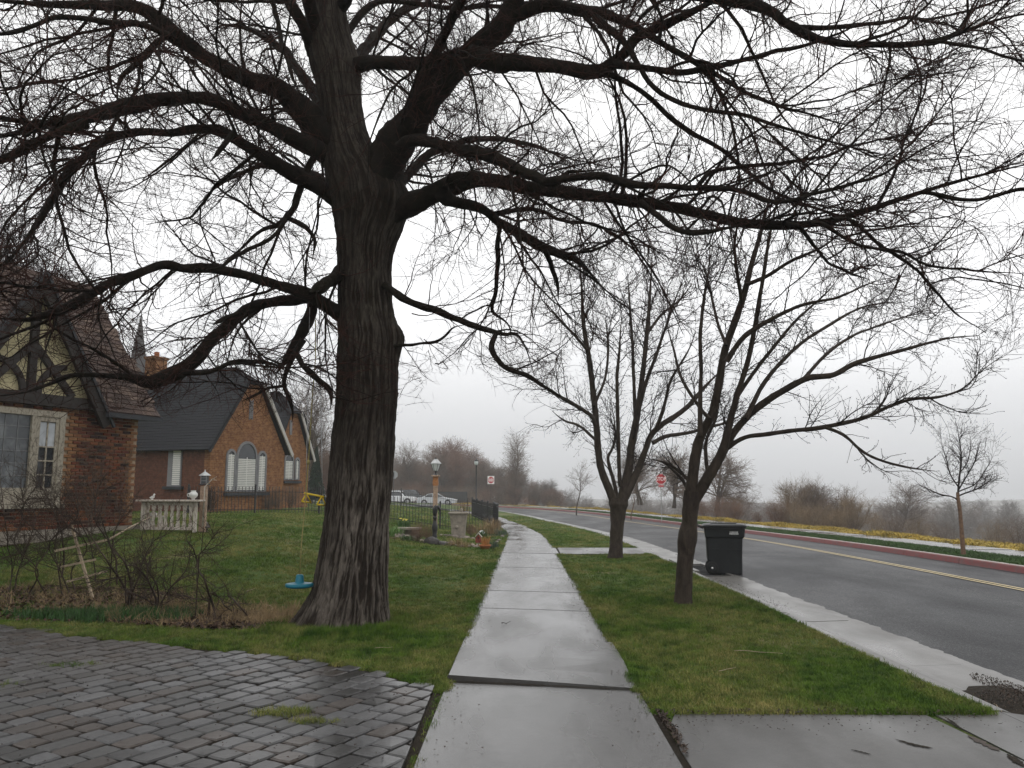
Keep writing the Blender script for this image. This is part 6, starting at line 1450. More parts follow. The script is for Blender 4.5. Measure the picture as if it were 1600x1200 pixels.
m=MB(); m.box((.02,-.30,.53),(.70,.02,.02)); m.build('side_groove_rib',M['cart'],cart)
# two lines of small white moulded lettering near the top of the side
m=MB(); r5=random.Random(4); 
def sidey(z): return -.335-(z-.80)/.185*.015-.004
for (z_,x0,x1,hh_) in((.905,.12,.29,.022),(.868,.115,.30,.028)):
    x_=x0
    while x_<x1:
        w_=r5.uniform(.010,.018); m.box((x_+w_/2,sidey(z_),z_),(w_,.004,hh_*r5.uniform(.75,1))); x_+=w_+.006
m.build('lettering',M['white'],cart)

# ================================================================ signs
def text(s,size,par,mat,loc,rot=(R(90),0,0),ex=.002,name='lettering',scx=1):
    c=bpy.data.curves.new(name,'FONT'); c.body=s; c.size=size; c.align_x='CENTER'; c.align_y='CENTER'; c.extrude=ex; c.offset=size*.012
    o=bpy.data.objects.new(name,c); COL.objects.link(o); o.parent=par; o.location=loc; o.rotation_euler=rot; o.scale=(scx,1,1); c.materials.append(mat); me=bpy.data.meshes.new_from_object(o); bpy.data.objects.remove(o); o=bpy.data.objects.new(name,me); COL.objects.link(o); o.parent=par; o.location=loc; o.rotation_euler=rot; o.scale=(scx,1,1); return o
def octa(r_): return [(r_*math.cos(R(22.5+45*k)),r_*math.sin(R(22.5+45*k))) for k in range(8)]
d=56; bx_,by_,bzz=gpos(1033,d); sg=empty('stop_sign',(bx_,d,bzz),'red octagonal stop sign on a thin steel post across the road','road sign'); zc=top_z(748.5,d)-bzz
m=MB(); m.box((0,.03,(zc+.3)/2),(.05,.04,zc+.3)); m.build('post',M['steel'],sg)
m=MB(); m.prism(octa(.40),lambda u,w:(u,-.004,w+zc),lambda u,w:(u,.004,w+zc)); m.build('sign_panel',M['signwhite'],sg)
m=MB(); m.prism(octa(.365),lambda u,w:(u,-.008,w+zc),lambda u,w:(u,-.0045,w+zc)); m.build('red_face',M['signred'],sg)
text('STOP',.36,sg,M['signwhite'],(0,-.012,zc),scx=.80)
m=MB(); m.box((0,-.004,zc-.47),(.36,.01,.16)); ap=m.build('supplementary_plate',M['signred'],sg); text('ALL WAY',.085,ap,M['signwhite'],(0,-.012,zc-.47))
d=92; bx_,by_,bzz=gpos(767,d,.0); ne=empty('do_not_enter_sign',(bx_,d,bzz),'square white and red do-not-enter sign in front of the reddish wood','road sign'); zc=top_z(750,d)-bzz
m=MB(); m.box((0,.03,zc/2),(.05,.04,zc)); m.build('post',M['far_bark'],ne)
m=MB(); m.box((0,0,zc),(.76,.012,.90)); m.build('sign_panel',M['signwhite'],ne)
m=MB(); m.prism([(.34*math.cos(t),.38*math.sin(t)) for t in np.linspace(0,2*math.pi,24,endpoint=False)],lambda u,w:(u,-.012,w+zc),lambda u,w:(u,-.0075,w+zc)); m.build('red_disc',M['signred'],ne)
m=MB(); m.box((0,-.015,zc),(.60,.004,.12)); m.build('white_bar',M['signwhite'],ne)
text('DO NOT',.15,ne,M['signwhite'],(0,-.016,zc+.17)); text('ENTER',.15,ne,M['signwhite'],(0,-.016,zc-.17))
d=86; bx_,by_,bzz=gpos(615,d); sb=empty('stop_sign.001',(bx_,d,bzz),'grey back of an octagonal sign by the parked cars','road sign'); zc=top_z(742,d)-bzz
m=MB(); m.box((0,-.03,(zc+.3)/2),(.06,.04,zc+.3)); m.build('post',M['dark_trim'],sb)
m=MB(); m.prism(octa(.44),lambda u,w:(u,-.004,w+zc),lambda u,w:(u,.004,w+zc)); m.build('sign_panel',M['signback'],sb)
d=84; bx_,by_,bzz=gpos(609.5,d); sb=empty('parking_sign',(bx_,d,bzz),'pale rectangular sign on an orange-brown post near the white pickup','road sign'); zc=top_z(753,d)-bzz
m=MB(); m.box((0,.03,zc/2),(.07,.06,zc)); m.build('post',M['cedar'],sb)
m=MB(); m.box((0,0,zc),(.40,.012,.75)); m.build('sign_panel',M['signback'],sb)
# street lamp
d=72; bx_,by_,bzz=gpos(744,d); sl=empty('street_lamp',(bx_,d,bzz),'slim black street lamp with white globe and black cap','street lamp'); zc=top_z(716,d)-bzz
m=MB(); m.lathe((0,0,0),[(.13,0),(.11,.5),(.06,.6),(.05,zc-.75),(.09,zc-.68),(.09,zc-.62)],8); m.build('pole',M['iron'],sl,True)
m=MB(); m.lathe((0,0,zc-.62),[(.10,0),(.17,.12),(.19,.3),(.17,.36)],10); m.build('globe',M['lampglass'],sl,True)
m=MB(); m.lathe((0,0,zc-.27),[(.22,0),(.15,.10),(.05,.15),(.03,.25),(.01,.3)],10); m.build('cap',M['iron'],sl,True)

# ================================================================ parked cars (nose to the right)
def car(name,label,px,d,prof,width,wheels,paint,glassprof,yaw=0,extra=None,zadd=0,wr=.32):
    x,y,z=gpos(px,d); root=empty(name,(x,y,z+zadd),label,'car' if 'pickup' not in label else 'pickup truck',None,yaw)
    hw=width/2
    # body with tumblehome: lower slab plus cabin
    m=MB(); n=len(prof['body']); b_=prof['body']
    def ring(y,ins,): return [(u,y,w) for u,w in b_]
    vs=[(u,-hw+.06,w) for u,w in b_]+[(u,-hw,max(w-.02,.2) if w>.5 else w) for u,w in b_]
    secs=[(-hw,.97),(-hw+.07,1),(hw-.07,1),(hw,.97)]; vs=[];fs=[]
    for yy,k in secs: vs+=[(u*k if True else u,yy,.5+(w-.5)*k) for u,w in b_]
    for i in range(3):
        for k in range(n): k2=(k+1)%n; fs.append((i*n+k,i*n+k2,(i+1)*n+k2,(i+1)*n+k))
    fs.append(tuple(range(n))); fs.append(tuple(range(4*n-1,3*n-1,-1))); m.add(vs,fs); body=m.build('body',paint,root)
    c_=prof['cabin']; m=MB(); n=len(c_); vs=[];fs=[]
    zb5=min(w for u,w in c_); zt5=max(w for u,w in c_)
    for yy,ins in((-1,0),(1,0)): vs+=[(u,yy*(hw-.06-.13*(w-zb5)/(zt5-zb5+1e-6)),w) for u,w in c_]
    for k in range(n): fs.append((k,(k+1)%n,n+(k+1)%n,n+k))
    fs.append(tuple(range(n))); fs.append(tuple(range(2*n-1,n-1,-1))); m.add(vs,fs); m.build('cabin',paint,root)
    for gpf in glassprof:
        for s_ in(-1,1):
            m=MB(); f_=lambda u,w,e:(u,s_*(hw-.06-.13*(w-zb5)/(zt5-zb5)+e),w); m.prism(gpf,lambda u,w:f_(u,w,.012),lambda u,w:f_(u,w,-.01)); m.build('side_window',M['carglass'],root)
    for (ua,wa,ub,wb) in prof['screens']:
        m=MB(); e=.012; dx,dz=ub-ua,wb-wa; L=math.hypot(dx,dz); nx_,nz_=(dz/L,-dx/L); 
        if nz_<0: nx_,nz_=-nx_,-nz_
        yy=hw-.2; m.add([(ua+nx_*e,-yy-.04,wa+nz_*e),(ua+nx_*e,yy+.04,wa+nz_*e),(ub+nx_*e,yy-.03,wb+nz_*e),(ub+nx_*e,-yy+.03,wb+nz_*e)],[(0,1,2,3)]); m.build('windscreen',M['carglass'],root)
    for wx_ in wheels:
        for s_ in(-1,1):
            m=MB(); m.lathe((0,0,0),[(wr*.6,-.10),(wr*.95,-.10),(wr,-.06),(wr,.06),(wr*.95,.10),(wr*.6,.10)],18); w=m.build('wheel',M['rubber'],root,True,loc=(wx_,s_*(hw-.09),wr),rot=(R(90),0,0))
            m=MB(); m.lathe((0,0,0),[(wr*.62,-.105),(wr*.5,-.09),(wr*.2,-.115),(wr*.2,.115),(wr*.5,.09),(wr*.62,.105)],12); m.build('rim',M['hub'],w,True)
            m=MB(); m.prism([(wx_+(wr+.06)*math.cos(t),wr+(wr+.06)*math.sin(t)) for t in np.linspace(0,math.pi,10)],lambda u,w_:(u,s_*(hw-.02)+s_*.024,w_),lambda u,w_:(u,s_*(hw-.3),w_)); m.build('wheel_arch',M['rubber'],root)
    xm_=max(u for u,w in b_); xn=min(u for u,w in b_)
    for s_ in(-1,1):
        m=MB(); m.box((xm_-.03,s_*(hw-.24),.66),(.08,.34,.13)); m.build('headlight',M['head'],root)
        m=MB(); m.box((xn+.03,s_*(hw-.2),.74),(.08,.26,.16)); m.build('tail_light',M['tail'],root)
    return root,hw
sed={'body':[(-2.3,.28),(-2.32,.55),(-2.28,.86),(-2.1,.93),(-1.5,.96),(-.2,.95),(.95,.92),(1.7,.84),(2.2,.72),(2.34,.55),(2.3,.26)],'cabin':[(-1.75,.93),(-.95,1.36),(-.4,1.43),(.2,1.41),(1.15,.90)],'screens':[(.26,1.40,1.1,.94),(-1.68,.965,-1.0,1.35)]}
car('parked_car','white sedan parked facing the bend, partly hidden by the lamp post',683,97,sed,1.75,(-1.40,1.42),M['carsilver'],[[(-1.45,.97),(-.9,1.33),(-.42,1.37),(-.42,.97)],[(-.36,.97),(-.36,1.37),(.2,1.35),(.95,.95)]],R(-4),zadd=.0)
suv={'body':[(-2.2,.35),(-2.22,.6),(-2.2,.98),(-1.2,1.0),(1.0,1.0),(2.0,.95),(2.2,.8),(2.24,.5),(2.2,.33)],'cabin':[(-2.15,.98),(-2.05,1.70),(-1.8,1.76),(.45,1.76),(1.05,.99)],'screens':[(.48,1.74,1.0,1.05)]}
car('parked_suv','dark grey boxy estate car parked between the white pickup and the sedan',645,104,suv,1.8,(-1.45,1.42),M['cardark'],[[(-1.95,1.05),(-1.9,1.66),(-1.2,1.68),(-1.2,1.05)],[(-1.1,1.05),(-1.1,1.68),(-.35,1.68),(-.35,1.05)],[(-.25,1.05),(-.25,1.68),(.42,1.68),(.85,1.06)]],R(-2),zadd=.0,wr=.36)
pk_={'body':[(-2.7,.45),(-2.72,.7),(-2.7,1.02),(-.9,1.02),(1.0,1.02),(2.2,.98),(2.5,.85),(2.55,.5),(2.5,.4)],'cabin':[(-.85,1.0),(-.75,1.66),(-.55,1.72),(.55,1.72),(.75,1.62),(1.25,1.0)],'screens':[(.78,1.60,1.2,1.05),(-.86,1.05,-.78,1.62)]}
r_,hw_2=car('parked_pickup','white pickup truck parked at the end beside the big trunk',619,101,pk_,1.85,(-1.7,1.6),M['carwhite'],[[(-.68,1.08),(-.62,1.60),(.55,1.62),(1.0,1.08)]],R(-3),zadd=.0,wr=.38)
m=MB(); 
for s_ in(-1,1): m.box((-1.8,s_*.82,1.06),(1.8,.10,.07))
m.box((-2.66,0,1.06),(.08,1.7,.07)); m.build('bed_rail',M['carwhite'],r_)
for cn_ in('parked_car','parked_suv','parked_pickup'):
    o=bpy.data.objects[cn_]; 
x,y,z=gpos(703,107); m=MB(); m.box((0,0,.85),(4.6,.2,1.7)); o=m.build('dark_screen_wall',M['charcoal'],None,loc=(x,y,z)); tag(o,'low dark grey board wall just beyond the white sedan','wall')

# ================================================================ brambles, shrub stems and sticks at the paving edge
def bramble(name,label,stems,seed,n1,n2,mat,tm=None,l1=(.25,.7)):
    g=np.random.default_rng(seed); _b=P(*stems[0][1][0][:2],stems[0][0]); root=wempty(name,(_b[0],_b[1],float(H(_b[0],_b[1]))),label,'shrub'); Ps=[];Rs=[]
    for j,(d,pts) in enumerate(stems):
        q=[]; 
        for i,(px,py,w_) in enumerate(pts): x,y,z=P(px,py,d+(.25*math.sin(i*1.7+j))*(i>0)); q.append((x,y,z,w_/2/FPX*d*.48))
        q=resample(q,22); q[0,2]=min(q[0,2],float(H(q[0,0],q[0,1]))-.02); Ps.append(wob(q[:,:3],.03,3,seed+j*2)); Rs.append(np.maximum(q[:,3],.003))
    Ps,Rs=np.array(Ps),np.array(Rs)
    for i in range(len(Ps)):
        v,f=tubes(Ps[i][None],Rs[i][None],7); link('stem',npmesh('stem',v,f),root,mat)
    a,ar=grow(Ps,Rs,n1,.15,1,l1[0],l1[1],25,70,8,.17,.04,.0048,.0016,.7,g); b,br=grow(a,ar,n2,.1,1,.06,.22,25,70,4,.2,.02,.0022,.0012,.9,g)
    ok=(a[...,2]>H(a[...,0],a[...,1])+.01).all(1); a,ar=a[ok],ar[ok]; ok=(b[...,2]>H(b[...,0],b[...,1])+.01).all(1); b,br=b[ok],br[ok]
    tag(joinm('twigs',[(a,ar,4),(b,br,3)],mat,root),kind='stuff')
BT=simple('shrub_bark',(.040,.026,.018),.8,.4,9)
bramble('bare_shrub','bare many-stemmed dark shrub nearest the wooden sticks',[(11.4,[(205,938,12),(195,918,8),(180,895,6),(165,872,5),(150,850,4),(135,825,3)]),(11.4,[(207,938,10),(203,910,8),(196,885,6),(185,868,5),(172,848,4),(160,815,3)]),(11.3,[(200,925,8),(225,935,6),(240,945,4)]),(11.4,[(205,930,7),(215,905,5),(222,880,4),(240,850,3)]),(11.5,[(200,900,5),(170,905,4),(150,908,3)])],21,95,620,BT)
bramble('bare_shrub.001','bare spreading shrub in the middle of the dead leaves',[(11.0,[(247,946,8),(240,925,7),(228,900,6),(215,885,5),(200,883,4)]),(11.0,[(250,946,7),(258,930,5),(270,915,5),(290,900,4),(310,895,3)]),(11.1,[(248,940,6),(245,915,5),(230,890,5),(228,870,4),(240,845,3),(258,838,2)]),(11.0,[(245,940,6),(232,900,4),(235,870,3)])],22,95,620,BT)
bramble('bare_shrub.002','tall crooked bare shrub nearest the teal disc swing',[(10.6,[(338,970,9),(333,945,8),(325,925,7),(318,905,6),(310,885,6),(307,870,5),(300,855,4),(292,845,3)]),(10.6,[(325,925,5),(340,932,4),(352,945,4),(362,955,3)]),(10.6,[(310,868,4),(322,855,3),(340,832,2.5)]),(10.7,[(330,940,5),(315,935,4),(290,932,3),(272,930,2)]),(10.5,[(390,966,5),(372,945,5),(357,932,4)])],23,80,520,BT)
bramble('bare_shrub.003','thicket of thin dark stems at the picture edge before the tudor house',[(12.2,[(12+i*19+9*math.sin(i*5.1),930,5),(18+i*16+12*math.sin(i*3.7),892,4),(12+i*17+22*math.sin(i*2.3),850,3.5),(8+i*18+30*math.sin(i*1.7),805,3),(0+i*19+38*math.sin(i*3.1),762-12*math.cos(i*2.2),2)]) for i in range(7)],24,260,1900,BT,None,(.3,.9))
bramble('bare_shrub.004','dark arching stems behind the wooden sticks',[(13.2,[(90,930,5),(100,880,6),(98,840,5),(85,800,4),(70,770,3),(55,745,2)]),(13.0,[(185,880,6),(170,850,5),(152,815,4),(150,780,3),(160,745,2)]),(13.2,[(150,900,4),(140,850,3.5),(125,810,3),(118,760,2)]),(13.0,[(176,838,4),(186,815,3),(200,790,2),(215,770,1.5)])],25,160,1100,BT,None,(.3,.8))
# leaning lattice of three slats and an upright
tr=wempty('wooden_trellis',P(145,935,12.0),'broken wooden trellis of pale slats leaning in the bare shrubs','trellis')
def stick3(name,a,b,r0,r1,mat,par=None,lab=None,cat='stick',grp=None):
    m=MB(); a,b=Vector(a),Vector(b); mid=a.lerp(b,.5)+Vector((0,0,.015)); m.tube([a,mid,b],[r0,(r0+r1)/2,r1],6); o=m.build(name,mat,par,True)
    if lab: tag(o,lab,cat,grp)
    return o
def slat3(a,b,w,t,par,name='slat'):
    a,b=Vector(a),Vector(b); d=(b-a); L=d.length; d.normalize(); up_=Vector((0,0,1)); nn_=d.cross(up_).normalized(); up_=nn_.cross(d)
    m=MB(); m.box(((a+b)/2),(L,t,w),M=Matrix((d,nn_,up_)).transposed()); return m.build(name,M['stick'],par)
slat3(P(85,861,12.2),P(170,843,12.4),.035,.018,tr); slat3(P(94,886,12.15),P(150,874,12.3),.03,.018,tr); slat3(P(104,909,12.1),P(168,892,12.3),.03,.018,tr)
slat3(P(112,822,12.5),P(145,935,12.0),.055,.02,tr,'upright')
stick3('fallen_stick',P(172,842,12.5),P(235,808,14.5),.018,.008,M['stick'],None,'pale dead stick propped between the shrub and the balustrade')
for i,(q0,q1,r_,lab) in enumerate([((248,973),(332,971),.007,'long straight pale stick lying on the leaves'),((243,975),(275,952),.007,'short pale stick crossing the end of the straight one'),((290,960),(322,948),.006,'slanting pale twig behind the straight stick'),((386,928),(398,922),.004,'small pale twig upright in the lawn'),((420,950),(432,962),.006,'broken twig at the foot of the big trunk'),((1150,1022),(1225,1026),.0045,'long thin pale twig lying across the green verge'),((1125,1055),(1150,1048),.0035,'short pale twig lying in the verge nearer the driveway'),((583,1018),(612,1016),.0035,'little forked twig on the grass below the trunk'),((783,979),(796,977),.005,'small dark twig lying on the wet sidewalk'),((1552,1104),(1566,1120),.004,'thin pale twig stuck in the gutter leaves')]):
    x0,y0,z0=GH(*q0); x1,y1,z1=GH(*q1); lf=.035 if i!=8 else .035
    m=MB(); n=7; pts=[]
    for k in range(n): t=k/(n-1); pts.append((x0+(x1-x0)*t+.015*math.sin(k*2.1+i),y0+(y1-y0)*t+.015*math.cos(k*1.7+i),z0+(z1-z0)*t+lf+(.012*math.sin(k*1.3) if r_>.0045 else .004*math.sin(k))))
    m.tube(pts,[r_*(1-.5*k/(n-1)) for k in range(n)],5); o=m.build('fallen_twig' if i==0 else 'fallen_twig.%03d'%i,M['stick'] if i!=8 else M['twig2'],None,True); tag(o,lab,'twig')
# rust iron-dark bed by the cottage, shrubs along the fences
for i,(px,d,s,lab,mt) in enumerate([(332,31.6,.85,'dark leafless bush filling the corner between cottage wall and fence','twig2'),(318,31.4,.75,'dark leafless bush next to the lantern birdhouse','twig2'),(435,36.5,.75,'brown bare bush below the arched windows near the wing','far_twig_brown'),(455,38.5,.8,'brown bare bush in front of the wing sill','far_twig_brown'),(420,36,.5,'low dark bush at the end of the cottage front','far_twig_brown')]):
    place(PR['shrub'][i%2],'cottage_shrub' if i==0 else 'cottage_shrub.%03d'%i,gp(px,d),lab,'shrub',None,s*.8,tm=FB,cm=M[mt],sxy=1.0)
# ================================================================ leaf litter, grass, straw
tag(scatter_leaves('leaf_litter',8000,lambda g,n:np.vstack([ell(-4.1,10.75,1.3,.55,-.1)(g,n//3),ell(-6.6,12.0,1.9,.8)(g,n//3),ell(-3.6,10.3,.8,.3,-.15)(g,n//6),ell(-5.4,11.0,2.2,.5)(g,n//6)]),.042,M['leaf_litter_j'],curl=.6,lift=.02,seed=2),'brown dead leaves heaped under the bare shrubs','leaves')
tag(scatter_leaves('gutter_leaves',2000,lambda g,n:np.vstack([ell(4.35,7.1,.42,.38)(g,n//2),ell(4.55,7.6,.16,.6)(g,n//2)]),.010,M['dleaf'],curl=.8,lift=.0,seed=3,Hf=lambda x,y:-.105+.045*np.exp(-((x-4.25)**2+(y-7.1)**2)/.12)+0*x),'dark wet leaves and twigs clogging the gutter by the driveway','leaves')
tag(scatter_leaves('gutter_leaf_trail',420,lambda g,n:np.stack([4.15+g.normal(size=n)*.10,g.uniform(12.5,17,n)],-1),.010,M['dleaf'],curl=.5,lift=.0,seed=4,Hf=lambda x,y:-.108+0*x),'dark leaf trail lying along the gutter before the drain','leaves')
tag(scatter_leaves('edge_litter',900,lambda g,n:np.vstack([np.stack([g.uniform(1.2,3.6,n//2),6.38+g.normal(size=n//2)*.03],-1),np.stack([1.10+np.abs(g.normal(size=n//2))*.03,5.3+1.1*g.uniform(0,1,n//2)**.5],-1)]),.016,M['dleaf'],curl=.5,lift=.022,seed=5),'little dead leaves along the driveway edge of the verge','leaves')
# silt washed into the same corner of the gutter
gs=np.random.default_rng(12); n_=34; rr_3=np.array([.44*(1+.35*gs.uniform(-1,1)) for _ in range(n_)]); rr_3=(rr_3+np.roll(rr_3,1)+np.roll(rr_3,-1)+np.roll(rr_3,2)+np.roll(rr_3,-2))/5; aa=np.linspace(0,2*math.pi,n_,endpoint=False)
V=[(4.33,7.2,-.068)]+[(float(np.clip(4.33+r_*1.0*math.cos(a_),3.86,4.85)),7.2+r_*1.15*math.sin(a_),-.098) for r_,a_ in zip(rr_3,aa)]
me=bpy.data.meshes.new('gutter_silt'); me.from_pydata(V,[],[(0,i+1,(i+1)%n_+1) for i in range(n_)]); o=link('gutter_silt',me,None,M['soil']); tag(o,'patch of dark silt in the gutter corner by the driveway','silt',None,'stuff')
# grass: tufts of bent blades scattered by geometry nodes on the lawn
def tuft_mesh(seed,n=16,h=.05,r=.045,w=.0045,flat=.6):
    g=np.random.default_rng(seed); V=[];F=[]
    for i in range(n):
        a_=g.uniform(0,6.283); q=r*g.uniform(0,1)**.5; x,y=q*math.cos(a_),q*math.sin(a_); hh_=h*g.uniform(.5,1.1); az=g.uniform(0,6.283); ln=hh_*flat*g.uniform(.2,1.2); dx,dy=math.cos(az)*ln,math.sin(az)*ln; b=g.uniform(0,6.283); sx_,sy_=math.cos(b)*w/2,math.sin(b)*w/2; o=len(V)
        V+=[(x-sx_,y-sy_,-.008),(x+sx_,y+sy_,-.008),(x+dx*.4-sx_*.8,y+dy*.4-sy_*.8,hh_*.6),(x+dx*.4+sx_*.8,y+dy*.4+sy_*.8,hh_*.6),(x+dx,y+dy,hh_)]
        F+=[(o,o+1,o+3,o+2)]; F.append((o+2,o+3,o+4,o+4))
    me=bpy.data.meshes.new('grass_tuft'); me.from_pydata(V,[],[tuple(dict.fromkeys(f)) for f in F]); return me
def scatter_gn(name,pts,scl,rot,protos,mat,label,cat):
    """points + prototype tufts in one object, instanced by geometry nodes"""
    me=bpy.data.meshes.new(name); me.vertices.add(len(pts)); me.vertices.foreach_set('co',np.asarray(pts,np.float32).ravel())
    for nm,arr,tp in(('scl',scl,'FLOAT_VECTOR'),('rot',rot,'FLOAT_VECTOR')):
        at=me.attributes.new(nm,tp,'POINT'); at.data.foreach_set('vector',np.asarray(arr,np.float32).ravel())
    me.materials.append(mat); o=link(name,me); tag(o,label,cat,kind='stuff')
    ng=bpy.data.node_groups.new(name+'_scatter','GeometryNodeTree'); ng.interface.new_socket('Geometry',in_out='INPUT',socket_type='NodeSocketGeometry'); ng.interface.new_socket('Geometry',in_out='OUTPUT',socket_type='NodeSocketGeometry')
    N=ng.nodes; gi=N.new('NodeGroupInput'); go=N.new('NodeGroupOutput'); iop=N.new('GeometryNodeInstanceOnPoints'); m2p=N.new('GeometryNodeMeshToPoints')
    join=N.new('GeometryNodeGeometryToInstance')
    for p in protos:
        p.materials.clear(); p.materials.append(mat); po=bpy.data.objects.new(p.name,p); oi=N.new('GeometryNodeObjectInfo'); oi.inputs['Object'].default_value=po; oi.inputs['As Instance'].default_value=True; ng.links.new(oi.outputs['Geometry'],join.inputs[0])
    ng.links.new(gi.outputs[0],m2p.inputs[0]); ng.links.new(m2p.outputs[0],iop.inputs['Points']); ng.links.new(join.outputs[0],iop.inputs['Instance'])
    iop.inputs['Pick Instance'].default_value=True
    for nm,sock in(('scl','Scale'),('rot','Rotation')):
        a_=N.new('GeometryNodeInputNamedAttribute'); a_.data_type='FLOAT_VECTOR'; a_.inputs['Name'].default_value=nm; ng.links.new(a_.outputs['Attribute'],iop.inputs[sock])
    ng.links.new(iop.outputs[0],go.inputs[0]); md=o.modifiers.new('scatter','NODES'); md.node_group=ng; return o
def in_lawn(x,y,edge=.03):
    s,_=road_off(x,y); ok=(s<NEARK-.01)
    wo_=np.abs(walk_off(x,y)); ok&=wo_>HW-edge
    ok&=~((x<-.6)&(y<np.interp(-x,pbx,pby)-.02)); ok&=~((x>.6)&(y<6.36)); ok&=~((x>1)&(x<3.7)&(y>21.72)&(y<24.18))
    # house footprints
    for fr_,x0,x1,y0,y1 in((H1,-9.2,.1,-.08,7.2),(H2,-.1,9.6,-.4,9.5)):
        lx_=(x-fr_.o[0])*fr_.X[0]+(y-fr_.o[1])*fr_.X[1]; ly_=(x-fr_.o[0])*fr_.Y[0]+(y-fr_.o[1])*fr_.Y[1]; ok&=~((lx_>x0)&(lx_<x1)&(ly_>y0)&(ly_<y1))
    ok&=~((x<-7)&(y>70)); return ok
g=np.random.default_rng(77)
def samp(n,ylo,yhi,p):
    u=g.uniform(0,1,n); a_,b_=ylo**(2-p),yhi**(2-p); y=(a_+(b_-a_)*u)**(1/(2-p)); x=g.uniform(-.70,.70,n)*y; return x,y
x1_,y1_=samp(52000,4.9,14,1.3); x2_,y2_=samp(66000,14,60,1.75)
x=np.r_[x1_,x2_]; y=np.r_[y1_,y2_]; ok=in_lawn(x,y); x,y=x[ok],y[ok]
# edge fringes along sidewalk, paving, kerb and trunk
def fr(n,xf,yf,jit): t=g.uniform(0,1,n); return xf(t)+g.normal(size=n)*jit,yf(t)+g.normal(size=n)*jit
ex_=[]; 
lt=g.uniform(0,1,5000)**1.6; l_=lt*34+6; sd_=np.where(g.uniform(size=5000)<.5,-1,1); xx,yy=at_walk(l_,sd_*(HW+g.normal(size=5000)*.022+.01)); ex_.append((xx,yy))
t=g.uniform(0,1,1800); xx=-.75-6.2*t; ex_.append((xx,np.interp(-xx,pbx,pby)+.01+g.normal(size=1800)*.03))
t=g.uniform(0,1,1500); ex_.append((3.60+g.normal(size=1500)*.025,6.5+20*t**1.5))
t=g.uniform(0,1,900); ex_.append((1.15+2.5*t,6.38+g.normal(size=900)*.02))
a_=g.uniform(0,6.283,1500); rr_2=.55+.12*np.abs(np.sin(a_*1.5))+g.uniform(0,.25,1500); ex_.append((TA[0,0]+rr_2*np.cos(a_),D0+rr_2*np.sin(a_)))
for (cx_,cy_) in((2.62,20.24),(2.51,12.04)): a_=g.uniform(0,6.283,160); q=g.uniform(.12,.26,160); ex_.append((cx_+q*np.cos(a_),cy_+q*np.sin(a_)))
ex=np.concatenate([e[0] for e in ex_]); ey=np.concatenate([e[1] for e in ex_])
s_,_=road_off(ex,ey); k=(s_<NEARK+.04)&~((ex>.9)&(ey<6.3))&~((ex>1)&(ex<3.7)&(ey>21.72)&(ey<24.18)&(np.abs(ex-1.3)<9)); ex,ey=ex[k],ey[k]
nbig=len(x); X=np.r_[x,ex]; Y=np.r_[y,ey]; Z=H(X,Y)-.002
far_=np.clip(Y/9,1,6)
hn=fbm(np.stack([X*.55,Y*.55,X*0],-1),3,91)
hs=(.55+.45*g.uniform(0,1,len(X)))*(1+.55*hn)
# lusher, taller grass round the trunk foot and under the shrubs
dt=np.hypot(X-TA[0,0],Y-D0); hs*=1+1.0*np.exp(-((dt-.6)/.5)**2)
hs[nbig:]*=1.15
SC=np.stack([far_**.75*1.05,far_**.75*1.05,hs*far_**.25],-1); ROT=np.stack([g.normal(size=len(X))*.12,g.normal(size=len(X))*.12,g.uniform(0,6.283,len(X))],-1)
scatter_gn('grass',np.stack([X,Y,Z],-1),SC,ROT,[tuft_mesh(i,18,.050,.055,.0046) for i in range(4)],M['grass'],'short moss-green lawn grass with straw-coloured patches','grass')
print('grass tufts',len(X))
# long dry straws in the rough margin by the big tree and the shrubs
n=2600; q=np.vstack([ell(-4.0,11.0,1.7,.8,-.1)(g,n//2),ell(-6.6,12.0,2.2,.9)(g,n//4),ell(-2.9,10.6,.7,.4)(g,n//4)]); n=len(q)
scatter_gn('dry_straw',np.stack([q[:,0],q[:,1],H(q[:,0],q[:,1])],-1),np.stack([g.uniform(1,2.5,n)]*2+[g.uniform(1.2,4.2,n)],-1),np.stack([g.normal(size=n)*.5,g.normal(size=n)*.5,g.uniform(0,6.28,n)],-1),[tuft_mesh(50+i,4,.055,.03,.0032,.9) for i in range(3)],M['dry_grass'],'dry pale straw and stalks among the bare shrubs','dry grass')
n=1100; q=np.vstack([ell(-5.4,10.75,1.3,.28,-.1)(g,n//2),ell(-4.9,10.9,.8,.3)(g,n//2)]); n=len(q)
scatter_gn('bulb_leaves',np.stack([q[:,0],q[:,1],H(q[:,0],q[:,1])],-1),np.stack([g.uniform(.8,1.6,n)]*2+[g.uniform(1.5,3.0,n)],-1),np.stack([g.normal(size=n)*.15,g.normal(size=n)*.15,g.uniform(0,6.28,n)],-1),[tuft_mesh(60+i,6,.055,.03,.008,.5) for i in range(3)],M['plantgreen'],'deep green bulb leaves at the margin of the paving','plants')
# weeds between the pavers
q=np.vstack([ell(-1.75,6.35,.22,.12)(g,90),ell(-4.6,7.2,.35,.15)(g,40),ell(-4.2,8.0,.3,.1)(g,40),ell(-1.45,6.1,.2,.05)(g,40)]); n=len(q)
scatter_gn('paving_weeds',np.stack([q[:,0],q[:,1],H(q[:,0],q[:,1])+.015],-1),np.stack([g.uniform(.5,1.1,n)]*2+[g.uniform(.5,1.4,n)],-1),np.stack([g.normal(size=n)*.3,g.normal(size=n)*.3,g.uniform(0,6.28,n)],-1),[tuft_mesh(70+i,12,.045,.05,.004,1.1) for i in range(2)],M['grass'],'tufts of grass weeds growing in the paver joints','weeds')
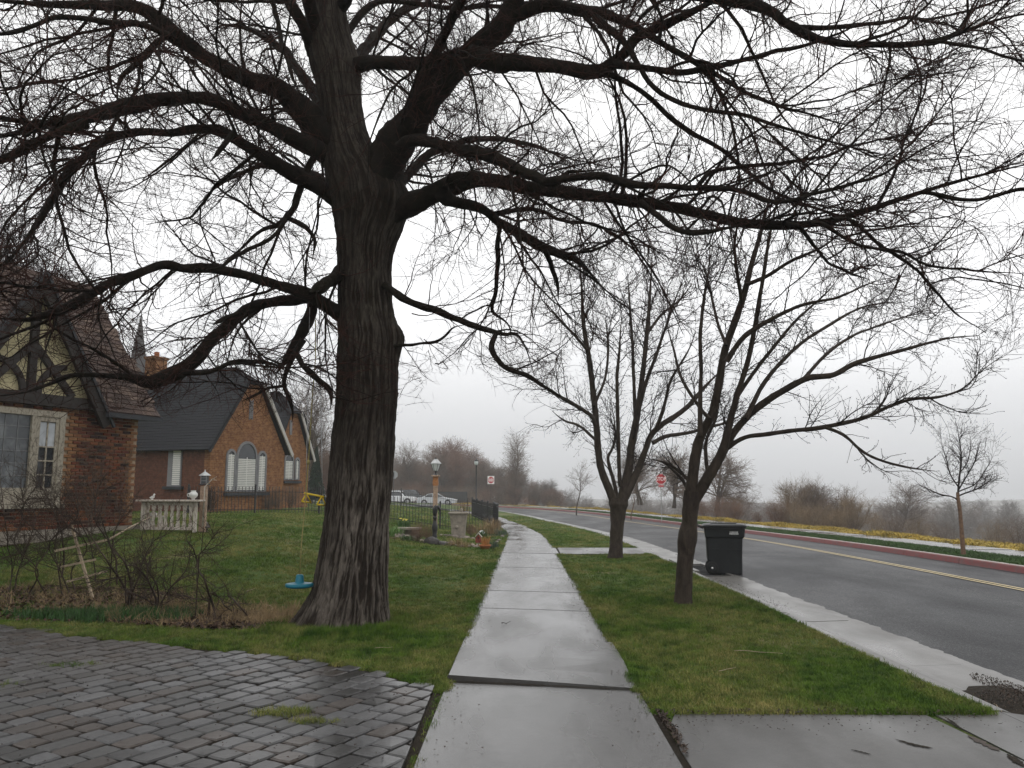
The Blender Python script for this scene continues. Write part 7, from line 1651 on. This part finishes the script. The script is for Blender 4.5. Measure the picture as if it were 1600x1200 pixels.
# moss and crumbs in the paver joints
n=1500; q=np.stack([g.uniform(-7,-.8,n),g.uniform(4.9,10,n)],-1); q=q[q[:,1]<paved_limit(q[:,0])]; n=len(q)
tag(scatter_leaves('paving_crumbs',n,lambda g_,m_:q,.012,M['dleaf'],lift=.030,curl=.3,seed=8),'tiny leaf crumbs scattered over the block paving','debris')
n=1500; q=np.vstack([np.stack([.27+np.where(g.uniform(size=n//2)<.5,-1,1)*(.82-np.abs(g.normal(size=n//2))*.16),g.uniform(5.2,20,n//2)],-1),np.stack([g.uniform(1.2,3.6,n//6),6.32-np.abs(g.normal(size=n//6))*.25],-1)]); tag(scatter_leaves('walk_crumbs',n,lambda g_,m_:q[:m_],.012,M['dleaf'],lift=.028,curl=.2,seed=9),'tiny dark leaf crumbs lying on the wet sidewalk and driveway','debris')
# far verge grass and yellow straw mounds on the bank
n=14000; l_=g.uniform(lx(12),AL[-1]-150,n); o_=g.uniform(FARK+.02,4.68,n); a1,b1,c1=at_road(l_,o_); z_=H(a1,b1)
scatter_gn('verge_grass',np.stack([a1,b1,z_],-1),np.stack([g.uniform(2,3.2,n)]*2+[g.uniform(1.0,1.8,n)],-1),np.stack([0*l_,0*l_,g.uniform(0,6.28,n)],-1),[tuft_mesh(80+i,14,.05,.055,.006) for i in range(3)],simple('verge_green',(.035,.075,.015),.6,.35,.8),'deep green grass strip behind the red kerb','grass')
n=26000; l_=lx(10)+(AL[-1]-130-lx(10))*g.uniform(0,1,n)**1.2; o_=6.5+4.6*g.uniform(0,1,n); a1,b1,c1=at_road(l_,o_); mound=fbm(np.stack([a1*.45,b1*.45,a1*0],-1),3,33); z_=H(a1,b1)+.02
kp=(g.uniform(size=n)<.45+.9*mound); a1,b1,z_,mound=a1[kp],b1[kp],z_[kp],mound[kp]; n=len(a1)
hgt_=np.clip(1.6+4.5*mound,1,4.2)
scatter_gn('yellow_bank_plants',np.stack([a1,b1,z_],-1),np.stack([g.uniform(3.,5.,n)]*2+[hgt_*g.uniform(.6,1.2,n)*1.35],-1),np.stack([0*a1,0*a1,g.uniform(0,6.28,n)],-1),[tuft_mesh(90+i,18,.05,.055,.009,1.2) for i in range(3)],M['yellow_cover'],'mounded yellow ground cover along the bank beyond the far footpath','ground cover')
# far woods on the other side of the valley, too faint to count
n=1500; xx=g.uniform(-20,330,n); yy=g.uniform(110,420,n); s_,_=road_off(xx,yy); k=(s_>45)&(s_<230)&(np.abs(xx)<yy*.85+30); xx,yy=xx[k],yy[k]; n=len(xx)
scatter_gn('far_woods',np.stack([xx,yy,H(xx,yy)-1],-1),np.repeat(g.uniform(.7,1.2,n)[:,None],3,1)*[1.5,1.5,1],np.stack([0*xx,0*xx,g.uniform(0,6.28,n)],-1),[PR['round'][1][1].copy(),PR['broom'][1][1].copy()],simple('misty_woods',(.20,.18,.165),.9,.2,.5),'faint low bare woods filling the foggy valley below the bank','woods')  # woods colour lightened, with part of the fog painted in
# ================================================================ the rainy air
mb=MB(); mb.box((0,190,12.5),(700,520,71)); hz=mb.build('haze',[],None); 
m=bpy.data.materials.new('haze_air'); m.use_nodes=True; t=m.node_tree; t.nodes.clear(); oo=t.nodes.new('ShaderNodeOutputMaterial'); pvn=t.nodes.new('ShaderNodeVolumePrincipled')
pvn.inputs['Color'].default_value=(.97,.975,.985,1); pvn.inputs['Density'].default_value=0.0009; pvn.inputs['Anisotropy'].default_value=.0
t.links.new(pvn.outputs[0],oo.inputs['Volume']); hz.data.materials.append(m); hz['kind']='stuff'; hz['label']='pale rainy mist hanging over the whole street'
